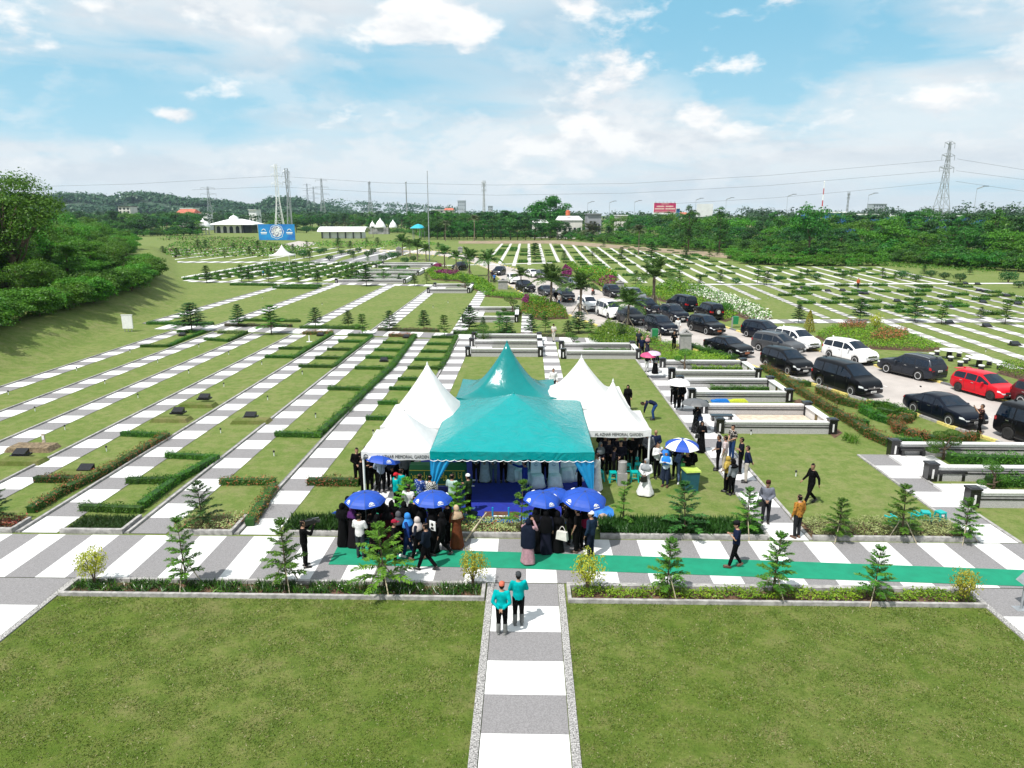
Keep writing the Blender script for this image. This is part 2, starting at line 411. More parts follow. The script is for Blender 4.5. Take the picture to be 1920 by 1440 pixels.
# central path with pebble edges
slabs('path',(-1.0,3.0),(.98,3.0),(-1.02,20.65),(1.0,20.65),13,.02,1,label='wide central path of white and grey slabs')
m=MB(); m.box((-1.13,11.8,.02),(.2,17.6,.05)); m.box((1.11,11.8,.02),(.2,17.6,.05)); tag(m.build('pebble_edge',M_pebble),'pebble strips along the central path',kind='structure')
slabs('path',(-17.3,6.0),(-14.75,6.0),(-17.3,20.65),(-14.75,20.65),9,.02,1,label='wide slab path at the far left front')
slabs('path',(14.0,6.0),(16.6,6.0),(14.0,20.65),(16.6,20.65),9,.02,1,label='wide slab path at the far right front')
m=MB(); m.box((-14.62,13.0,.02),(.18,15.2,.05)); m.box((13.9,13.0,.02),(.18,15.2,.05)); tag(m.build('pebble_edge',M_pebble),'pebble strips along the outer front paths',kind='structure')
slabs('path',(-40,20.68),(-40,23.85),(38,20.68),(38,23.85),78,.024,0,label='front cross path of white and grey slabs')
m=MB(); m.box((-8,20.62,.035),(13.1,.09,.07)); m.box((7.6,20.62,.035),(12.6,.09,.07)); tag(m.build('path_kerb',M_kerb),'low edging of the front cross path',kind='structure')
# second and third cross paths
slabs('path',(-38.6,71.9),(-38.6,75.6),(10.4,64.0),(10.4,66.6),40,.026,0,label='second cross path behind the grave rows')
for (x,w) in ((-41.6,1.5),(-33.1,1.5),(-23.6,1.5),(-15.8,1.6)):
    pathY(x,x+w,(75.0-.18*(x+38)),121,1.3,label='striped path across the middle lawn')
pathY(-7.7,-6.2,69.8,115,1.3,kerb=False,label='striped path beside the middle enclosures')
pathY(-.65,.5,68.4,86,1.3,kerb=False,label='short striped path near the road')
slabs('path',(-60,124.6),(-60,127.2),(-12,117),(-12,120),36,.026,0,label='third cross path behind the middle lawn')
for i in range(11):
    x=-66+4.2*i
    slabs('path',(x,126.5),(x+1.3,126.5),(x+.6+.02*i,176),(x+1.9+.02*i,176),30,.03,i%2,mats=[M_white,M_white],label='pale path of the back left grave field')
slabs('path',(-98,176),(-98,181),(-36,175),(-36,180),40,.034,0,label='back cross path of the left grave field')
for i in range(11):
    x=-118+8.0*i
    slabs('path',(x,186),(x+1.0,186),(x+1,262),(x+2.0,262),20,.03,i%2,mats=[M_white,M_white],label='thin pale path of the farthest left grave field')
# right field
M_pathp=plain('pale_paving',(.52,.51,.49),.8,.25,.8,space='w')
for i in range(-2,24):
    xk=-3.7+3.62*i; tl=.0017*max(0,xk)
    y0={-2:168,-1:166,0:166,1:170,2:174,3:180,4:150,5:146,6:120,7:118,8:112,9:108,10:104,11:100}.get(i,81)
    y1=300 if xk<22 else max(165,300-(xk-22)*4.6)
    x_at=lambda y: xk+tl*(y-170)
    segs=[(y0,y1)] if y0>123 else [(max(y0,81.5),121.0),(124.5,y1)]
    for a,b in segs:
        if b-a<4: continue
        n=max(2,int((b-a)/1.0))
        slabs('path',(x_at(a),a),(x_at(a)+.9,a),(x_at(b),b),(x_at(b)+.9,b),n,.03,0,mats=[M_pathp,M_pathp if a>123 else M_grey],label='pale slab path of the right grave field')
slabs('path',(22,120.6),(22,122.4),(110,125.5),(110,127.3),70,.036,0,mats=[M_white,M_white],label='cross path of the right grave field')
slabs('path',(24.5,77.2),(24.5,80.0),(80,80),(80,83),46,.036,0,mats=[M_white,M_grey],label='near cross path of the right grave field')
for x in (37.0,40.0,43.4,46.6,50,53.4):
    slabs('path',(x,54),(x+1.1,54),(x+1.8,77.6),(x+2.9,77.6),20,.03,0,mats=[M_white,M_kerb],label='pale slab path of the near right field')
slabs('path',(-20,166),(-20,168),(6,176),(6,178),20,.036,0,mats=[M_white,M_white],label='pale path near the far bend of the road')
# road
RL=[(-60,236),(-36,221),(-24,205),(-14.5,180),(-8.6,155.7),(-3.6,121),(.6,100.3),(5.2,82),(9.0,70)]+[tuple(P(x,y)[:2]) for x,y in ((1240,641),(1300,656),(1375,674),(1428,694),(1480,708),(1560,733),(1626,753),(1695,770),(1794,806),(1869,830),(1960,858),(2080,900))]
RR=[(-60,247),(-31.7,238),(-17,213),(-6.5,170),(-1.5,153),(3,134),(8,121),(13.5,106),(16.5,92),(19.5,80),(21.3,72)]+[tuple(P(x,y)[:2]) for x,y in ((1420,634),(1540,660),(1640,686),(1660,694),(1720,706),(1790,726),(1900,757),(1990,785),(2100,820),(2240,870))]
m=MB()
def resamp(pl,n):
    pl=[Vector((*p,0)) for p in pl]; d=[0]
    for a,b in zip(pl,pl[1:]): d.append(d[-1]+(b-a).length)
    o=[]
    for i in range(n+1):
        s=d[-1]*i/n; k=max(j for j in range(len(pl)-1) if d[j]<=s+1e-6); o.append(pl[k].lerp(pl[k+1],(s-d[k])/(d[k+1]-d[k])))
    return o
ra,rb=resamp(RL,60),resamp(RR,60)
for i in range(60):
    m.quad((ra[i].x,ra[i].y,.012),(rb[i].x,rb[i].y,.012),(rb[i+1].x,rb[i+1].y,.012),(ra[i+1].x,ra[i+1].y,.012))
tag(m.build('road',M_road),'pale concrete road curving through the park',kind='structure')
def kerb_line(poly,w,h,mats,seg=1.2,label='kerb',off=0):
    m=MB(); k=0
    for a,b in zip(poly,poly[1:]):
        a,b=Vector((*a,0)),Vector((*b,0)); L=(b-a).length; n=max(1,round(L/seg)); rz=math.atan2(b.y-a.y,b.x-a.x)
        for j in range(n):
            c=a.lerp(b,(j+.5)/n); m.box((c.x,c.y,h/2),(L/n*1.001,w,h),rz,k%len(mats)); k+=1
    return tag(m.build('road_kerb',mats),label,kind='structure')
kerb_line(RL,.22,.14,[M_yellow,M_kerb],1.3,'left kerb of the road painted yellow and grey')
kerb_line(RR,.22,.14,[M_yellow,M_kdark],1.3,'right kerb of the road painted yellow and black')
m=MB()
for i in range(0,60):
    a=ra[i].lerp(rb[i],.5); b=ra[i+1].lerp(rb[i+1],.5); rz=math.atan2(b.y-a.y,b.x-a.x); c=a.lerp(b,.5); m.box((c.x,c.y,.018),(1.6,.09,.004),rz)
tag(m.build('road_marking',M_white),'faded dashed centre line of the road',kind='structure')
# asphalt terraces at the far middle
for pts in ([P(805,488)],):
    pass
sheet('car_park',[P(552,497)[:2],P(640,475)[:2],P(668,470)[:2],P(612,497)[:2]],.02,plain('terrace_paving',(.20,.20,.205),.9,.15,1,space='w'),'grey paved terrace near the far white tent')
sheet('car_park',[P(630,492)[:2],P(700,472)[:2],P(770,470)[:2],P(720,489)[:2]],.02,MATS['terrace_paving'],'grey paved terrace left of the flagpole')
sheet('path',[P(530,458)[:2],P(560,452)[:2],P(600,456)[:2],P(560,466)[:2]],.02,M_road,'pale paved plaza in front of the blue banner')

# bank on the left
BK=[(-36.6,5),(-36.9,25),(-37.3,47),(-38.6,55),(-40.6,66),(-42.6,80),(-46.5,96),(-53,112),(-60,124),(-71,146),(-88,180),(-116,232)]
def bank_profile(d):
    if d<=0: return 0
    t=min(1,d/6.8); s=t*t*(3-2*t); return 2.15*s+.9*min(1,max(0,d-7)/30)
def bank_dist(x,y):
    best=1e9; side=0
    for a,b in zip(BK,BK[1:]):
        ax,ay=a; bx,by=b; dx,dy=bx-ax,by-ay; t=max(0,min(1,((x-ax)*dx+(y-ay)*dy)/(dx*dx+dy*dy)))
        qx,qy=ax+dx*t,ay+dy*t; d=math.hypot(x-qx,y-qy)
        if d<best: best=d; side=dx*(y-qy)-dy*(x-qx)
    return best if side>0 else -best
def bank_z(x,y): return bank_profile(bank_dist(x,y))
def build_bank():
    m=MB(); offs=[0,.7,1.6,2.7,4,5.4,7,9,12,17,26,40,70,120]; rows=[]
    pts=[]
    for a,b in zip(BK,BK[1:]):
        n=max(1,int(math.hypot(b[0]-a[0],b[1]-a[1])/3))
        for j in range(n): pts.append((a[0]+(b[0]-a[0])*j/n,a[1]+(b[1]-a[1])*j/n))
    pts.append(BK[-1]); r=random.Random(3); N=len(pts)
    for i,p in enumerate(pts):
        q0=pts[max(0,i-4)]; q1=pts[min(N-1,i+4)]; dx,dy=q1[0]-q0[0],q1[1]-q0[1]; l=math.hypot(dx,dy); nx,ny=-dy/l,dx/l
        row=[]
        for o in offs:
            x,y=p[0]+nx*o,p[1]+ny*o
            row.append((x,y,bank_profile(o)-.03+(.12*sin(x*.7+y*.5)*min(1,o/3) if o>0 else 0)))
        rows.append(row)
    m.rings(rows,0,cap=False,closed=False)
    m.f=[f[::-1] for f in m.f]
    tag(m.build('hillside',M_grass,smooth=True),'grassy bank rising on the left edge',kind='structure')
build_bank()

# ------------------------------------------------------------------ leaves and plants
def unit(a): return a/np.maximum(np.linalg.norm(a,axis=-1,keepdims=True),1e-9)
def leafq(p,n,size,rng,asp=.45,u=None):
    N=len(p); n=unit(n)
    if u is None:
        u=rng.normal(size=(N,3))
    u=unit(u-n*np.sum(u*n,axis=1,keepdims=True)); w=np.cross(n,u)
    s=(np.asarray(size)*rng.uniform(.7,1.3,N))[:,None]
    V=np.stack([p-u*s*.5,p+w*s*asp*.5+n*s*.06,p+u*s*.5,p-w*s*asp*.5+n*s*.06],axis=1)
    return V.reshape(-1,3)
def cluster_leaves(cs,rs,n,size,rng,flat=.7,up=.5,asp=.55):
    out=[]
    for c,r in zip(cs,rs):
        d=unit(rng.normal(size=(n,3))); d[:,2]=np.where(d[:,2]<-.3,-d[:,2]*.5,d[:,2])
        rr=r*(.55+.5*rng.random(n))[:,None]
        p=np.asarray(c)+d*rr*np.array([1,1,flat])
        out.append(leafq(p,d*.7+np.array([0,0,up])+rng.normal(size=(n,3))*.45,size,rng,asp))
    return np.concatenate(out)
def tree_proto(name,label,seed,H,Rc,kind,nk,nl,ls,mat,cat='tree',trunk_r=.18,base=.3):
    """H total height, Rc crown radius; crown of many leaf clumps on limbs"""
    rng=np.random.default_rng(seed); root=thing(name,label,cat)
    cs=[]; rs=[]
    zc=H*(base+(1-base)*.5); hz=H*(1-base)*.5
    for i in range(nk):
        if kind=='round':
            d=unit(rng.normal(size=3)); k=rng.uniform(.45,.9); c=np.array([d[0]*Rc*k,d[1]*Rc*k,zc+d[2]*hz*k*.92]); r=Rc*rng.uniform(.24,.42)
        elif kind=='layer':
            z=H*(base+(1-base)*rng.random()); tz=(z/H-base)/(1-base); rad=Rc*(1.05-.75*tz)*rng.uniform(.35,1.0); a=rng.uniform(0,2*pi)
            c=np.array([cos(a)*rad,sin(a)*rad,z]); r=Rc*rng.uniform(.2,.34)
        elif kind=='tall':
            z=H*(base+(1-base)*rng.random()**.9); tz=(z/H-base)/(1-base); rad=Rc*(.35+.65*sin(pi*min(1,tz*.9+.1)))*rng.uniform(.2,.9); a=rng.uniform(0,2*pi)
            c=np.array([cos(a)*rad,sin(a)*rad,z]); r=Rc*rng.uniform(.25,.42)
        else: # spread: umbrella crown
            a=rng.uniform(0,2*pi); rad=Rc*math.sqrt(rng.random())*.95; z=H*(.98-.30*(rad/Rc)**2)-rng.uniform(0,.28)*H*(1 if rng.random()<.6 else .4)
            c=np.array([cos(a)*rad,sin(a)*rad,z]); r=Rc*rng.uniform(.15,.26)
        cs.append(c); rs.append(r)
    V=cluster_leaves(cs,rs,nl,ls,rng,flat=.45 if kind in('layer','spread') else .75)
    tr=MB(); top=H*(.55 if kind in('round','spread') else .85)
    bend=rng.normal(size=2)*.03*H
    tr.tube([(0,0,-.3),(bend[0]*.2,bend[1]*.2,top*.4),(bend[0]*.6,bend[1]*.6,top*.75),(bend[0],bend[1],top)],[trunk_r*1.25,trunk_r,trunk_r*.75,trunk_r*.3],7)
    order=sorted(range(nk),key=lambda i:-rs[i])[:max(6,nk//4)]
    for i in order:
        c=cs[i]; z0=min(top*.9,max(top*.25,c[2]*rng.uniform(.4,.62)))
        s=z0/top; a=Vector((bend[0]*s*s,bend[1]*s*s,z0)); b=Vector(c); mdl=a.lerp(b,.5)+Vector((0,0,-.04*H))
        tr.tube([a,mdl,b],[trunk_r*.45,trunk_r*.28,trunk_r*.08],5)
    tr.build('trunk',M_trunk,root,smooth=True)
    np_obj('crown',V,4,mat,root)
    return Proto(root)
def pine_proto(seed,near=True,mat=None,full=1.0,stakes=False,bare=False):
    """norfolk pine sapling of height 1"""
    rng=np.random.default_rng(seed); root=thing('norfolk_pine','sapling','sapling')
    tr=MB(); tr.tube([(0,0,-.02),(.006,.004,.5),(0,0,1.0)],[.016,.011,.003],6); tr.build('trunk',M_trunk,root,smooth=True)
    nt_=6 if near else 8; P_=[];N_=[];U_=[];S_=[]; br=MB()
    for i in range(nt_):
        t=i/(nt_-1); z=.22+.74*t**.95; L=(.30*(1-t)**.6+.085)*full*rng.uniform(.75,1.12)
        if bare and .35<t<.7: L*=.6
        nb=5; a0=rng.uniform(0,6.28)
        for k in range(nb):
            if bare and rng.random()<.35: continue
            a=a0+2*pi*k/nb+rng.normal()*.14; lift=.10+.35*t
            n=(15 if near else 8); s=np.linspace(.12,1,n)
            x=np.cos(a)*L*s; y=np.sin(a)*L*s; zz=z+L*((lift+.12)*s-.26*(1-t)*s**2)+.02*s
            pts=np.stack([x,y,zz],1)
            br.tube([(0,0,z),tuple(pts[n//2]),tuple(pts[-1])],[.006,.004,.002],4,cap=False)
            side=np.array([-np.sin(a),np.cos(a),0]); fw=np.array([np.cos(a),np.sin(a),0])
            for sgn in (-1,1):
                ll=(.078 if near else .12)*(.45+.55*np.sin(pi*np.clip(s*.82+.1,0,1)))*(.8+.5*(1-t))
                u=side*sgn*1.0+fw*.75+np.array([0,0,.35 if near else .25])+rng.normal(size=(n,3))*.13
                u=unit(u); P_.append(pts+u*ll[:,None]*.5); U_.append(u); S_.append(ll*1.15)
                N_.append(np.tile(np.array([0,0,1.0]),(n,1))+rng.normal(size=(n,3))*.25)
            P_.append(pts+np.array([0,0,.012])); U_.append(np.tile(fw,(n,1))); S_.append(np.full(n,L*1.7/n+.02)); N_.append(np.tile(np.array([0,0,1.0]),(n,1))+rng.normal(size=(n,3))*.4)
    # tuft at the tip
    n=26; d=unit(np.stack([rng.normal(size=n),rng.normal(size=n),np.abs(rng.normal(size=n))+.5],1)); P_.append(np.array([0,0,.96])+d*.05); U_.append(d); S_.append(np.full(n,.09)); N_.append(rng.normal(size=(n,3)))
    V=leafq(np.concatenate(P_),np.concatenate(N_),np.concatenate(S_),rng,.30 if near else .36,np.concatenate(U_))
    br.build('branch',M_trunk,root)
    np_obj('foliage',V,4,mat or L_pine,root)
    if stakes:
        for k in range(3):
            a=.6+2.09*k; m=MB(); m.tube([(cos(a)*.26,sin(a)*.26,0),(cos(a)*.02,sin(a)*.02,.42)],.009,5); m.build('stake',M_bamboo,root)
    return Proto(root)
def palm_proto(seed,mat=None,stakes=True,nf=20,trunk=1.0,L=1.2,drop=1.0,name='palm_tree',tk=.85):
    """palm of trunk height 1 and frond length L (unit scale)"""
    rng=np.random.default_rng(seed); root=thing(name,'palm','palm tree')
    tr=MB(); pts=[(0,0,-.02)]+[(.03*sin(2*z),.02*z,z*trunk) for z in (.1,.3,.5,.7,.9,1.0)]
    tr.tube(pts,[q*tk for q in (.11,.095,.07,.06,.058,.066,.05)],9)
    for z in np.linspace(.06,.97,16): 
        r=(.098-.05*min(1,z*1.3)+.006)*tk; tr.tube([(.03*sin(2*z),.02*z,z*trunk-.012),(.03*sin(2*z),.02*z,z*trunk+.012)],[r,r*.94],9)
    tr.build('trunk',M_ptrunk,root)
    P_=[];N_=[];U_=[];S_=[]; rib=MB(); top=np.array(pts[-1])
    for k in range(nf):
        a=k*2.399+rng.normal()*.1; el=rng.uniform(.0,1.0); n=22; s=np.linspace(.05,1,n); l=L*rng.uniform(.8,1.1)
        e0=R(15+65*el); hor=l*(s*cos(e0)*1.0); ver=l*(s*sin(e0)-drop*(.62-.25*el)*s**2.2)
        hor=hor+l*.1*s**2
        dx=np.array([np.cos(a),np.sin(a),0]); p=top+dx*hor[:,None]+np.array([0,0,1])*ver[:,None]
        rib.tube([tuple(q) for q in p[::5]]+[tuple(p[-1])],[.013]*len(p[::5])+[.003],4,cap=False)
        tg=unit(np.gradient(p,axis=0)); side=np.array([-np.sin(a),np.cos(a),0]); upv=np.cross(tg,np.tile(side,(n,1)))
        upv=np.where(upv[:,2:3]<0,-upv,upv)
        for sg in (-1,1):
            ll=L*.30*np.sin(pi*np.clip(s*.86+.1,0,1))**.7
            u=unit(side*sg*.8+tg*.65+upv*.18+np.array([0,0,-.28])+rng.normal(size=(n,3))*.10)
            P_.append(p+u*ll[:,None]*.5); U_.append(u); S_.append(ll); N_.append(upv+rng.normal(size=(n,3))*.2)
    rib.build('frond_rib',L_palm,root)
    V=leafq(np.concatenate(P_),np.concatenate(N_),np.concatenate(S_),rng,.16,np.concatenate(U_))
    np_obj('frond',V,4,mat or L_palm,root)
    if stakes:
        for k in range(4):
            a=.4+pi/2*k; m=MB(); m.tube([(cos(a)*.36,sin(a)*.36,0),(cos(a)*.06,sin(a)*.06,.42)],.018,5); m.build('stake',M_bamboo,root)
    return Proto(root)
def bonsai_proto(seed,pads,label='cloud pruned tree'):
    """height about 1: list of pads (x,y,z,rx,rz)"""
    rng=np.random.default_rng(seed); root=thing('cloud_pruned_tree',label,'tree')
    tr=MB(); tr.tube([(0,0,-.02),(.03,.02,.18),(-.02,0,.36),(.02,0,.5)],[.055,.045,.036,.025],7)
    V=[]
    for x,y,z,rx,rz in pads:
        z0=min(.45,z*.55); tr.tube([(0,0,z0),(x*.6,y*.6,z0+(z-z0)*.45),(x,y,z-rz*.4)],[.032,.022,.012],5)
        n=int(900*rx/.2); d=unit(rng.normal(size=(n,3))); p=np.array([x,y,z])+d*np.array([rx,rx,rz])*(rng.uniform(.82,1.03,n)[:,None])
        V.append(leafq(p,d+rng.normal(size=(n,3))*.5,.034,rng,.5))
    tr.build('trunk',M_trunk,root,smooth=True); np_obj('foliage',np.concatenate(V),4,L_hedge,root)
    return Proto(root)
def shrub_proto(name,seed,rx,h,mat,n=900,ls=.07,stem=.25,cat='shrub',cone=False):
    rng=np.random.default_rng(seed); root=thing(name,'shrub',cat)
    tr=MB()
    for k in range(4):
        a=k*1.57+.3; tr.tube([(0,0,-.02),(cos(a)*rx*.1,sin(a)*rx*.1,h*stem),(cos(a)*rx*.5,sin(a)*rx*.5,h*.7)],[.022,.016,.005],5)
    tr.build('stem',M_trunk,root)
    d=unit(rng.normal(size=(n,3))); rr=rng.uniform(.35,1.05,n)[:,None]**.6
    lump=1+.22*np.sin(d[:,0:1]*5+seed)+.18*np.sin(d[:,1:2]*6)
    if cone:
        z=rng.random(n); a=rng.uniform(0,6.28,n); r_=rx*(1-z)**.8*rng.uniform(.7,1.08,n)+.02; p=np.stack([np.cos(a)*r_,np.sin(a)*r_,h*(.04+.96*z)],1); d=np.stack([np.cos(a),np.sin(a),np.full(n,.5)],1)
    else: p=np.array([0,0,h*(.5+stem*.5)])+d*rr*lump*np.array([rx,rx,h*(.5-stem*.5)])
    V=leafq(p,d+rng.normal(size=(n,3))*.7,ls,rng,.4,np.tile(np.array([0,0,1.0]),(n,1))+rng.normal(size=(n,3))*.5)
    np_obj('foliage',V,4,mat,root); return Proto(root)
def hedge(label,poly,w,h,mat,ls=.075,dens=420,group=None,name='hedge',z=0,closed_w=None,cat='hedge'):
    """leafy hedge along a ground polyline"""
    rng=np.random.default_rng(abs(hash((round(poly[0][0],2),round(poly[0][1],2),len(poly))))%99999)
    c0=np.mean(np.array([[p[0],p[1]] for p in poly]),axis=0); core=MB(); V=[]
    for a,b in zip(poly,poly[1:]):
        a=np.array(a[:2],float)-c0; b=np.array(b[:2],float)-c0; L=np.linalg.norm(b-a); t=(b-a)/L; nrm=np.array([-t[1],t[0]])
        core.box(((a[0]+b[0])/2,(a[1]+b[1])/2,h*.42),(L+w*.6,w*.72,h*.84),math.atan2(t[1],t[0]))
        n=int(L*(w+2*h)*dens); s=rng.uniform(-w*.35,L+w*.35,n); q=rng.uniform(-h,w+h,n)
        off=np.where(q<0,-w/2,np.where(q>w,w/2,q-w/2)); zz=np.where(q<0,-q,np.where(q>w,q-w,h)); zz=np.where((q>=0)&(q<=w),h,h-zz+.0)
        zz=np.where((q<0),h+q,np.where(q>w,h-(q-w),h)); zz=np.abs(zz)
        wob=1+.16*np.sin(s*4.1+c0[0])+.14*np.sin(s*9.3+c0[1])+.07*np.sin(s*21.0)
        pn=np.stack([np.where(q<0,-nrm[0],np.where(q>w,nrm[0],0)),np.where(q<0,-nrm[1],np.where(q>w,nrm[1],0)),np.where((q>=0)&(q<=w),1.0,.35)],1)
        p=np.stack([a[0]+t[0]*s+nrm[0]*off*wob,a[1]+t[1]*s+nrm[1]*off*wob,zz*wob],1)+rng.normal(size=(n,3))*ls*.42
        V.append(leafq(p,pn+rng.normal(size=(n,3))*.6,ls,rng,.5))
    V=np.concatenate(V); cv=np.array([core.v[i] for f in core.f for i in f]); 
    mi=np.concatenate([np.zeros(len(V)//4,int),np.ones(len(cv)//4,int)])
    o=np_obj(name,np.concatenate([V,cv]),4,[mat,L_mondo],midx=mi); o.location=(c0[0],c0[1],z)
    return tag(o,label,cat,group)
def inpoly(x,y,poly):
    r=np.zeros(len(x),bool); n=len(poly); j=n-1
    for i in range(n):
        xi,yi=poly[i][0],poly[i][1]; xj,yj=poly[j][0],poly[j][1]
        c=((yi>y)!=(yj>y))&(x<(xj-xi)*(y-yi)/(yj-yi+1e-12)+xi); r^=c; j=i
    return r
def bed(name,label,poly,mats,h,ls,dens,soil=True,z=0.0,weights=None,up=1.0,asp=.5,kind='stuff',cat=None,patchy=0.0,blade=False):
    rng=np.random.default_rng(int(abs(poly[0][0]*97+poly[0][1]*31))%99991)
    xs=[p[0] for p in poly]; ys=[p[1] for p in poly]; A=(max(xs)-min(xs))*(max(ys)-min(ys))
    n=min(int(A*dens),60000); x=rng.uniform(min(xs),max(xs),n); y=rng.uniform(min(ys),max(ys),n)
    k=inpoly(x,y,poly); x,y=x[k],y[k]
    pat=np.sin(x*3.1+1)*np.sin(y*4.3+2)+.6*np.sin(x*7.7)*np.sin(y*6.1)
    if patchy: k=pat+rng.normal(size=len(x))*.35>-1+patchy*1.6; x,y,pat=x[k],y[k],pat[k]
    n=len(x); zz=z+h*(.25+.75*rng.random(n)**.7)*(1+.25*np.clip(pat,-1,1)); c0=np.array([np.mean(xs),np.mean(ys),0])
    p=np.stack([x,y,zz],1)-c0
    if blade:
        u=np.stack([rng.normal(size=n)*.45,rng.normal(size=n)*.45,np.ones(n)],1); p[:,2]=z+h*.45
        V=leafq(p,rng.normal(size=(n,3)),np.full(n,h*1.15),rng,.10,u)
    else: V=leafq(p,np.array([0,0,up])+rng.normal(size=(n,3))*.55,ls,rng,asp)
    if not isinstance(mats,(list,tuple)): mats=[mats]
    mi=rng.choice(len(mats),size=n,p=weights)
    o=np_obj(name,V,4,list(mats),midx=mi if len(mats)>1 else None); o.location=tuple(c0)
    tag(o,label,cat,kind=kind)
    if soil: sheet('soil',poly,.014,M_soil,'bare soil under the planting')
    return o
def PX2(*pts): return [tuple(P(x,y)[:2]) for x,y in pts]
# ------------------------------------------------------------------ planters and beds along the front path
def kerb_frame(label,x0,x1,y0,y1,w=.11,h=.13):
    r=thing('planter_kerb',label,'kerb',((x0+x1)/2,y0,0)); dx,dy=x1-x0,y1-y0
    m=MB(); m.box((0,0,h/2),(dx,w,h)); m.box((0,dy,h/2),(dx,w,h)); m.box((-dx/2+w/2,dy/2,h/2-.002),(w,dy-w,h)); m.box((dx/2-w/2,dy/2,h/2-.002),(w,dy-w,h))
    m.build('kerb_stone',M_kerb,r); return r
kerb_frame('concrete edging round the dark planter left of the central path',-14.5,-1.28,19.62,20.5)
kerb_frame('concrete edging round the lime green planter right of the central path',1.28,13.85,19.55,20.42)
BX=lambda x0,x1,y0,y1:[(x0,y0),(x1,y0),(x1,y1),(x0,y1)]
bed('ground_cover','dark tufted ground cover with small white flowers in the left front planter',BX(-14.3,-1.45,19.75,20.4),[L_mondo,L_hedge,L_wflower],.26,.03,500,weights=[.66,.33,.01],blade=True,patchy=.35)
bed('flowers','tiny white flowers dotted over the left front planter',BX(-14.3,-1.45,19.75,20.4),L_wflower,.30,.045,12,soil=False)
bed('ground_cover','lime green ground cover plants with gaps of bare soil in the right front planter',BX(1.45,13.65,19.68,20.32),[L_lime,L_hedge],.22,.085,800,weights=[.9,.1],patchy=.34)
bed('ground_cover','lime green plants at the left edge of the front cross path',BX(-20.5,-17.4,19.2,20.5),[L_lime,L_hedge],.25,.09,500,patchy=.3)
def verge(x0,x1,y1,mats,label,h,ls,dens,weights=None,blade=False,kerb=True,patchy=0):
    if kerb:
        m=MB(); m.box(((x0+x1)/2,24.02,.09),(x1-x0,.14,.18)); m.box((x1-.06,24.02+(y1-24)/2,.085),(.12,y1-24-.14,.17)); 
        tag(m.build('planter_kerb',M_kerb),'low kerb in front of the '+label,'kerb')
    bed('ground_cover',label,BX(x0+.05,x1-.12,24.12,y1),mats,h,ls,dens,weights=weights,blade=blade,patchy=patchy)
verge(-22.6,-19.1,25.1,[L_pink,L_hora],'pink and russet leaf bed at the left edge',.3,.09,500)
verge(-17.3,-14.95,25.4,L_mondo,'dark green low bed at the end of a left grave row',.2,.06,900,blade=True)
verge(-13.2,-10.85,25.6,[L_pale,L_pink],'cream and pink variegated bed round a dark pine',.26,.08,700,weights=[.8,.2])
verge(-9.0,-6.25,25.2,L_mondo,'tall dark grass bed left of the green carpet',.45,.06,800,blade=True)
verge(-2.5,.1,25.3,[L_pale,L_pink],'pale variegated bed in front of the blue carpet',.28,.085,700,weights=[.88,.12])
verge(2.7,8.75,25.3,L_mondo,'dark green grass bed right of the tent',.42,.06,900,blade=True)
verge(10.4,16.2,25.6,L_pale,'pale variegated bed at the right with three saplings',.30,.085,750)
# ------------------------------------------------------------------ hedges of the left grave rows (photo pixels on the ground)
def hpx(label,pts,w=.32,h=.24,mat=None,**k):
    return hedge(label,PX2(*pts),w,h,mat or L_hedge,ls=.07,**k)
hpx('flowering hedge running along a left grave row from the pink bed',[(62,960),(120,925),(190,893),(312,822)],.42,.34,L_hred)
hpx('short cross hedge with red flowers below a black headstone',[(72,903),(165,904)],.4,.3,L_hred)
hpx('short cross hedge at the head of a left grave plot',[(232,817),(305,820)],.36,.28)
hpx('dense hedge along a left grave row above the dark bed',[(268,952),(330,905),(405,864)],.42,.34)
hpx('short cross hedge closing the top of a left grave plot',[(316,858),(400,862)],.36,.28)
hpx('short cross hedge across the middle of a left grave plot',[(244,906),(330,905)],.38,.3)
hpx('low hedge behind the dark green bed',[(158,957),(262,961)],.36,.3)
hpx('red flowered hedge beside the striped path near a dark pine',[(470,985),(512,920)],.45,.36,L_hred)
hpx('cross hedge with orange flowers near a dark pine',[(418,908),(512,908)],.38,.3,L_hred)
hpx('long hedge running up the grave row left of the white tents',[(602,815),(650,772),(690,732),(735,690),(778,632)],.42,.34)
hpx('cross hedge at the lower end of a long grave row hedge',[(520,818),(600,820)],.36,.3)
for i,(x0,x1,y) in enumerate(((618,685,731),(668,718,692),(688,735,672),(705,748,658),(720,758,644))):
    hpx(nth(i)+' cross hedge, counted from the front, on the long grave row hedge',[(x0,y),(x1,y+1)],.34,.26)
hpx('hedge with flowers closing the far end of the long grave row',[(732,631),(776,632)],.5,.3,L_pink)
hpx('side hedge on the upper part of a left grave row',[(628,689),(645,673),(668,656),(698,633)],.34,.26)
for i,(x0,x1,y) in enumerate(((563,627,689),(594,643,673),(616,665,657),(637,678,642),(655,697,630))):
    hpx(nth(i)+' cross hedge from the front in the row third left of the tents',[(x0,y),(x1,y+.5)],.34,.26)
hpx('side hedge on the row below a red flower bed',[(553,673),(575,657),(622,628)],.34,.26)
for i,(x0,x1,y) in enumerate(((500,552,671),(525,578,655))):
    hpx(nth(i)+' cross hedge below the red flower bed',[(x0,y),(x1,y+.5)],.34,.26)
hpx('red and pink flower hedge beside the second cross path',[(573,627),(620,626)],.8,.3,L_hora)
hpx('side hedge on a row at the upper left',[(430,641),(460,626)],.34,.26); hpx('low front hedge on a row at the upper left',[(386,638),(428,641)],.34,.26)
hpx('pale lime hedge beside the second cross path',[(413,625),(460,625)],.7,.3,L_pale)
hpx('side hedge on the upper left row next to the white board',[(316,651),(345,638),(384,624)],.34,.26); hpx('low front hedge on the upper left row',[(266,651),(314,651)],.34,.26)
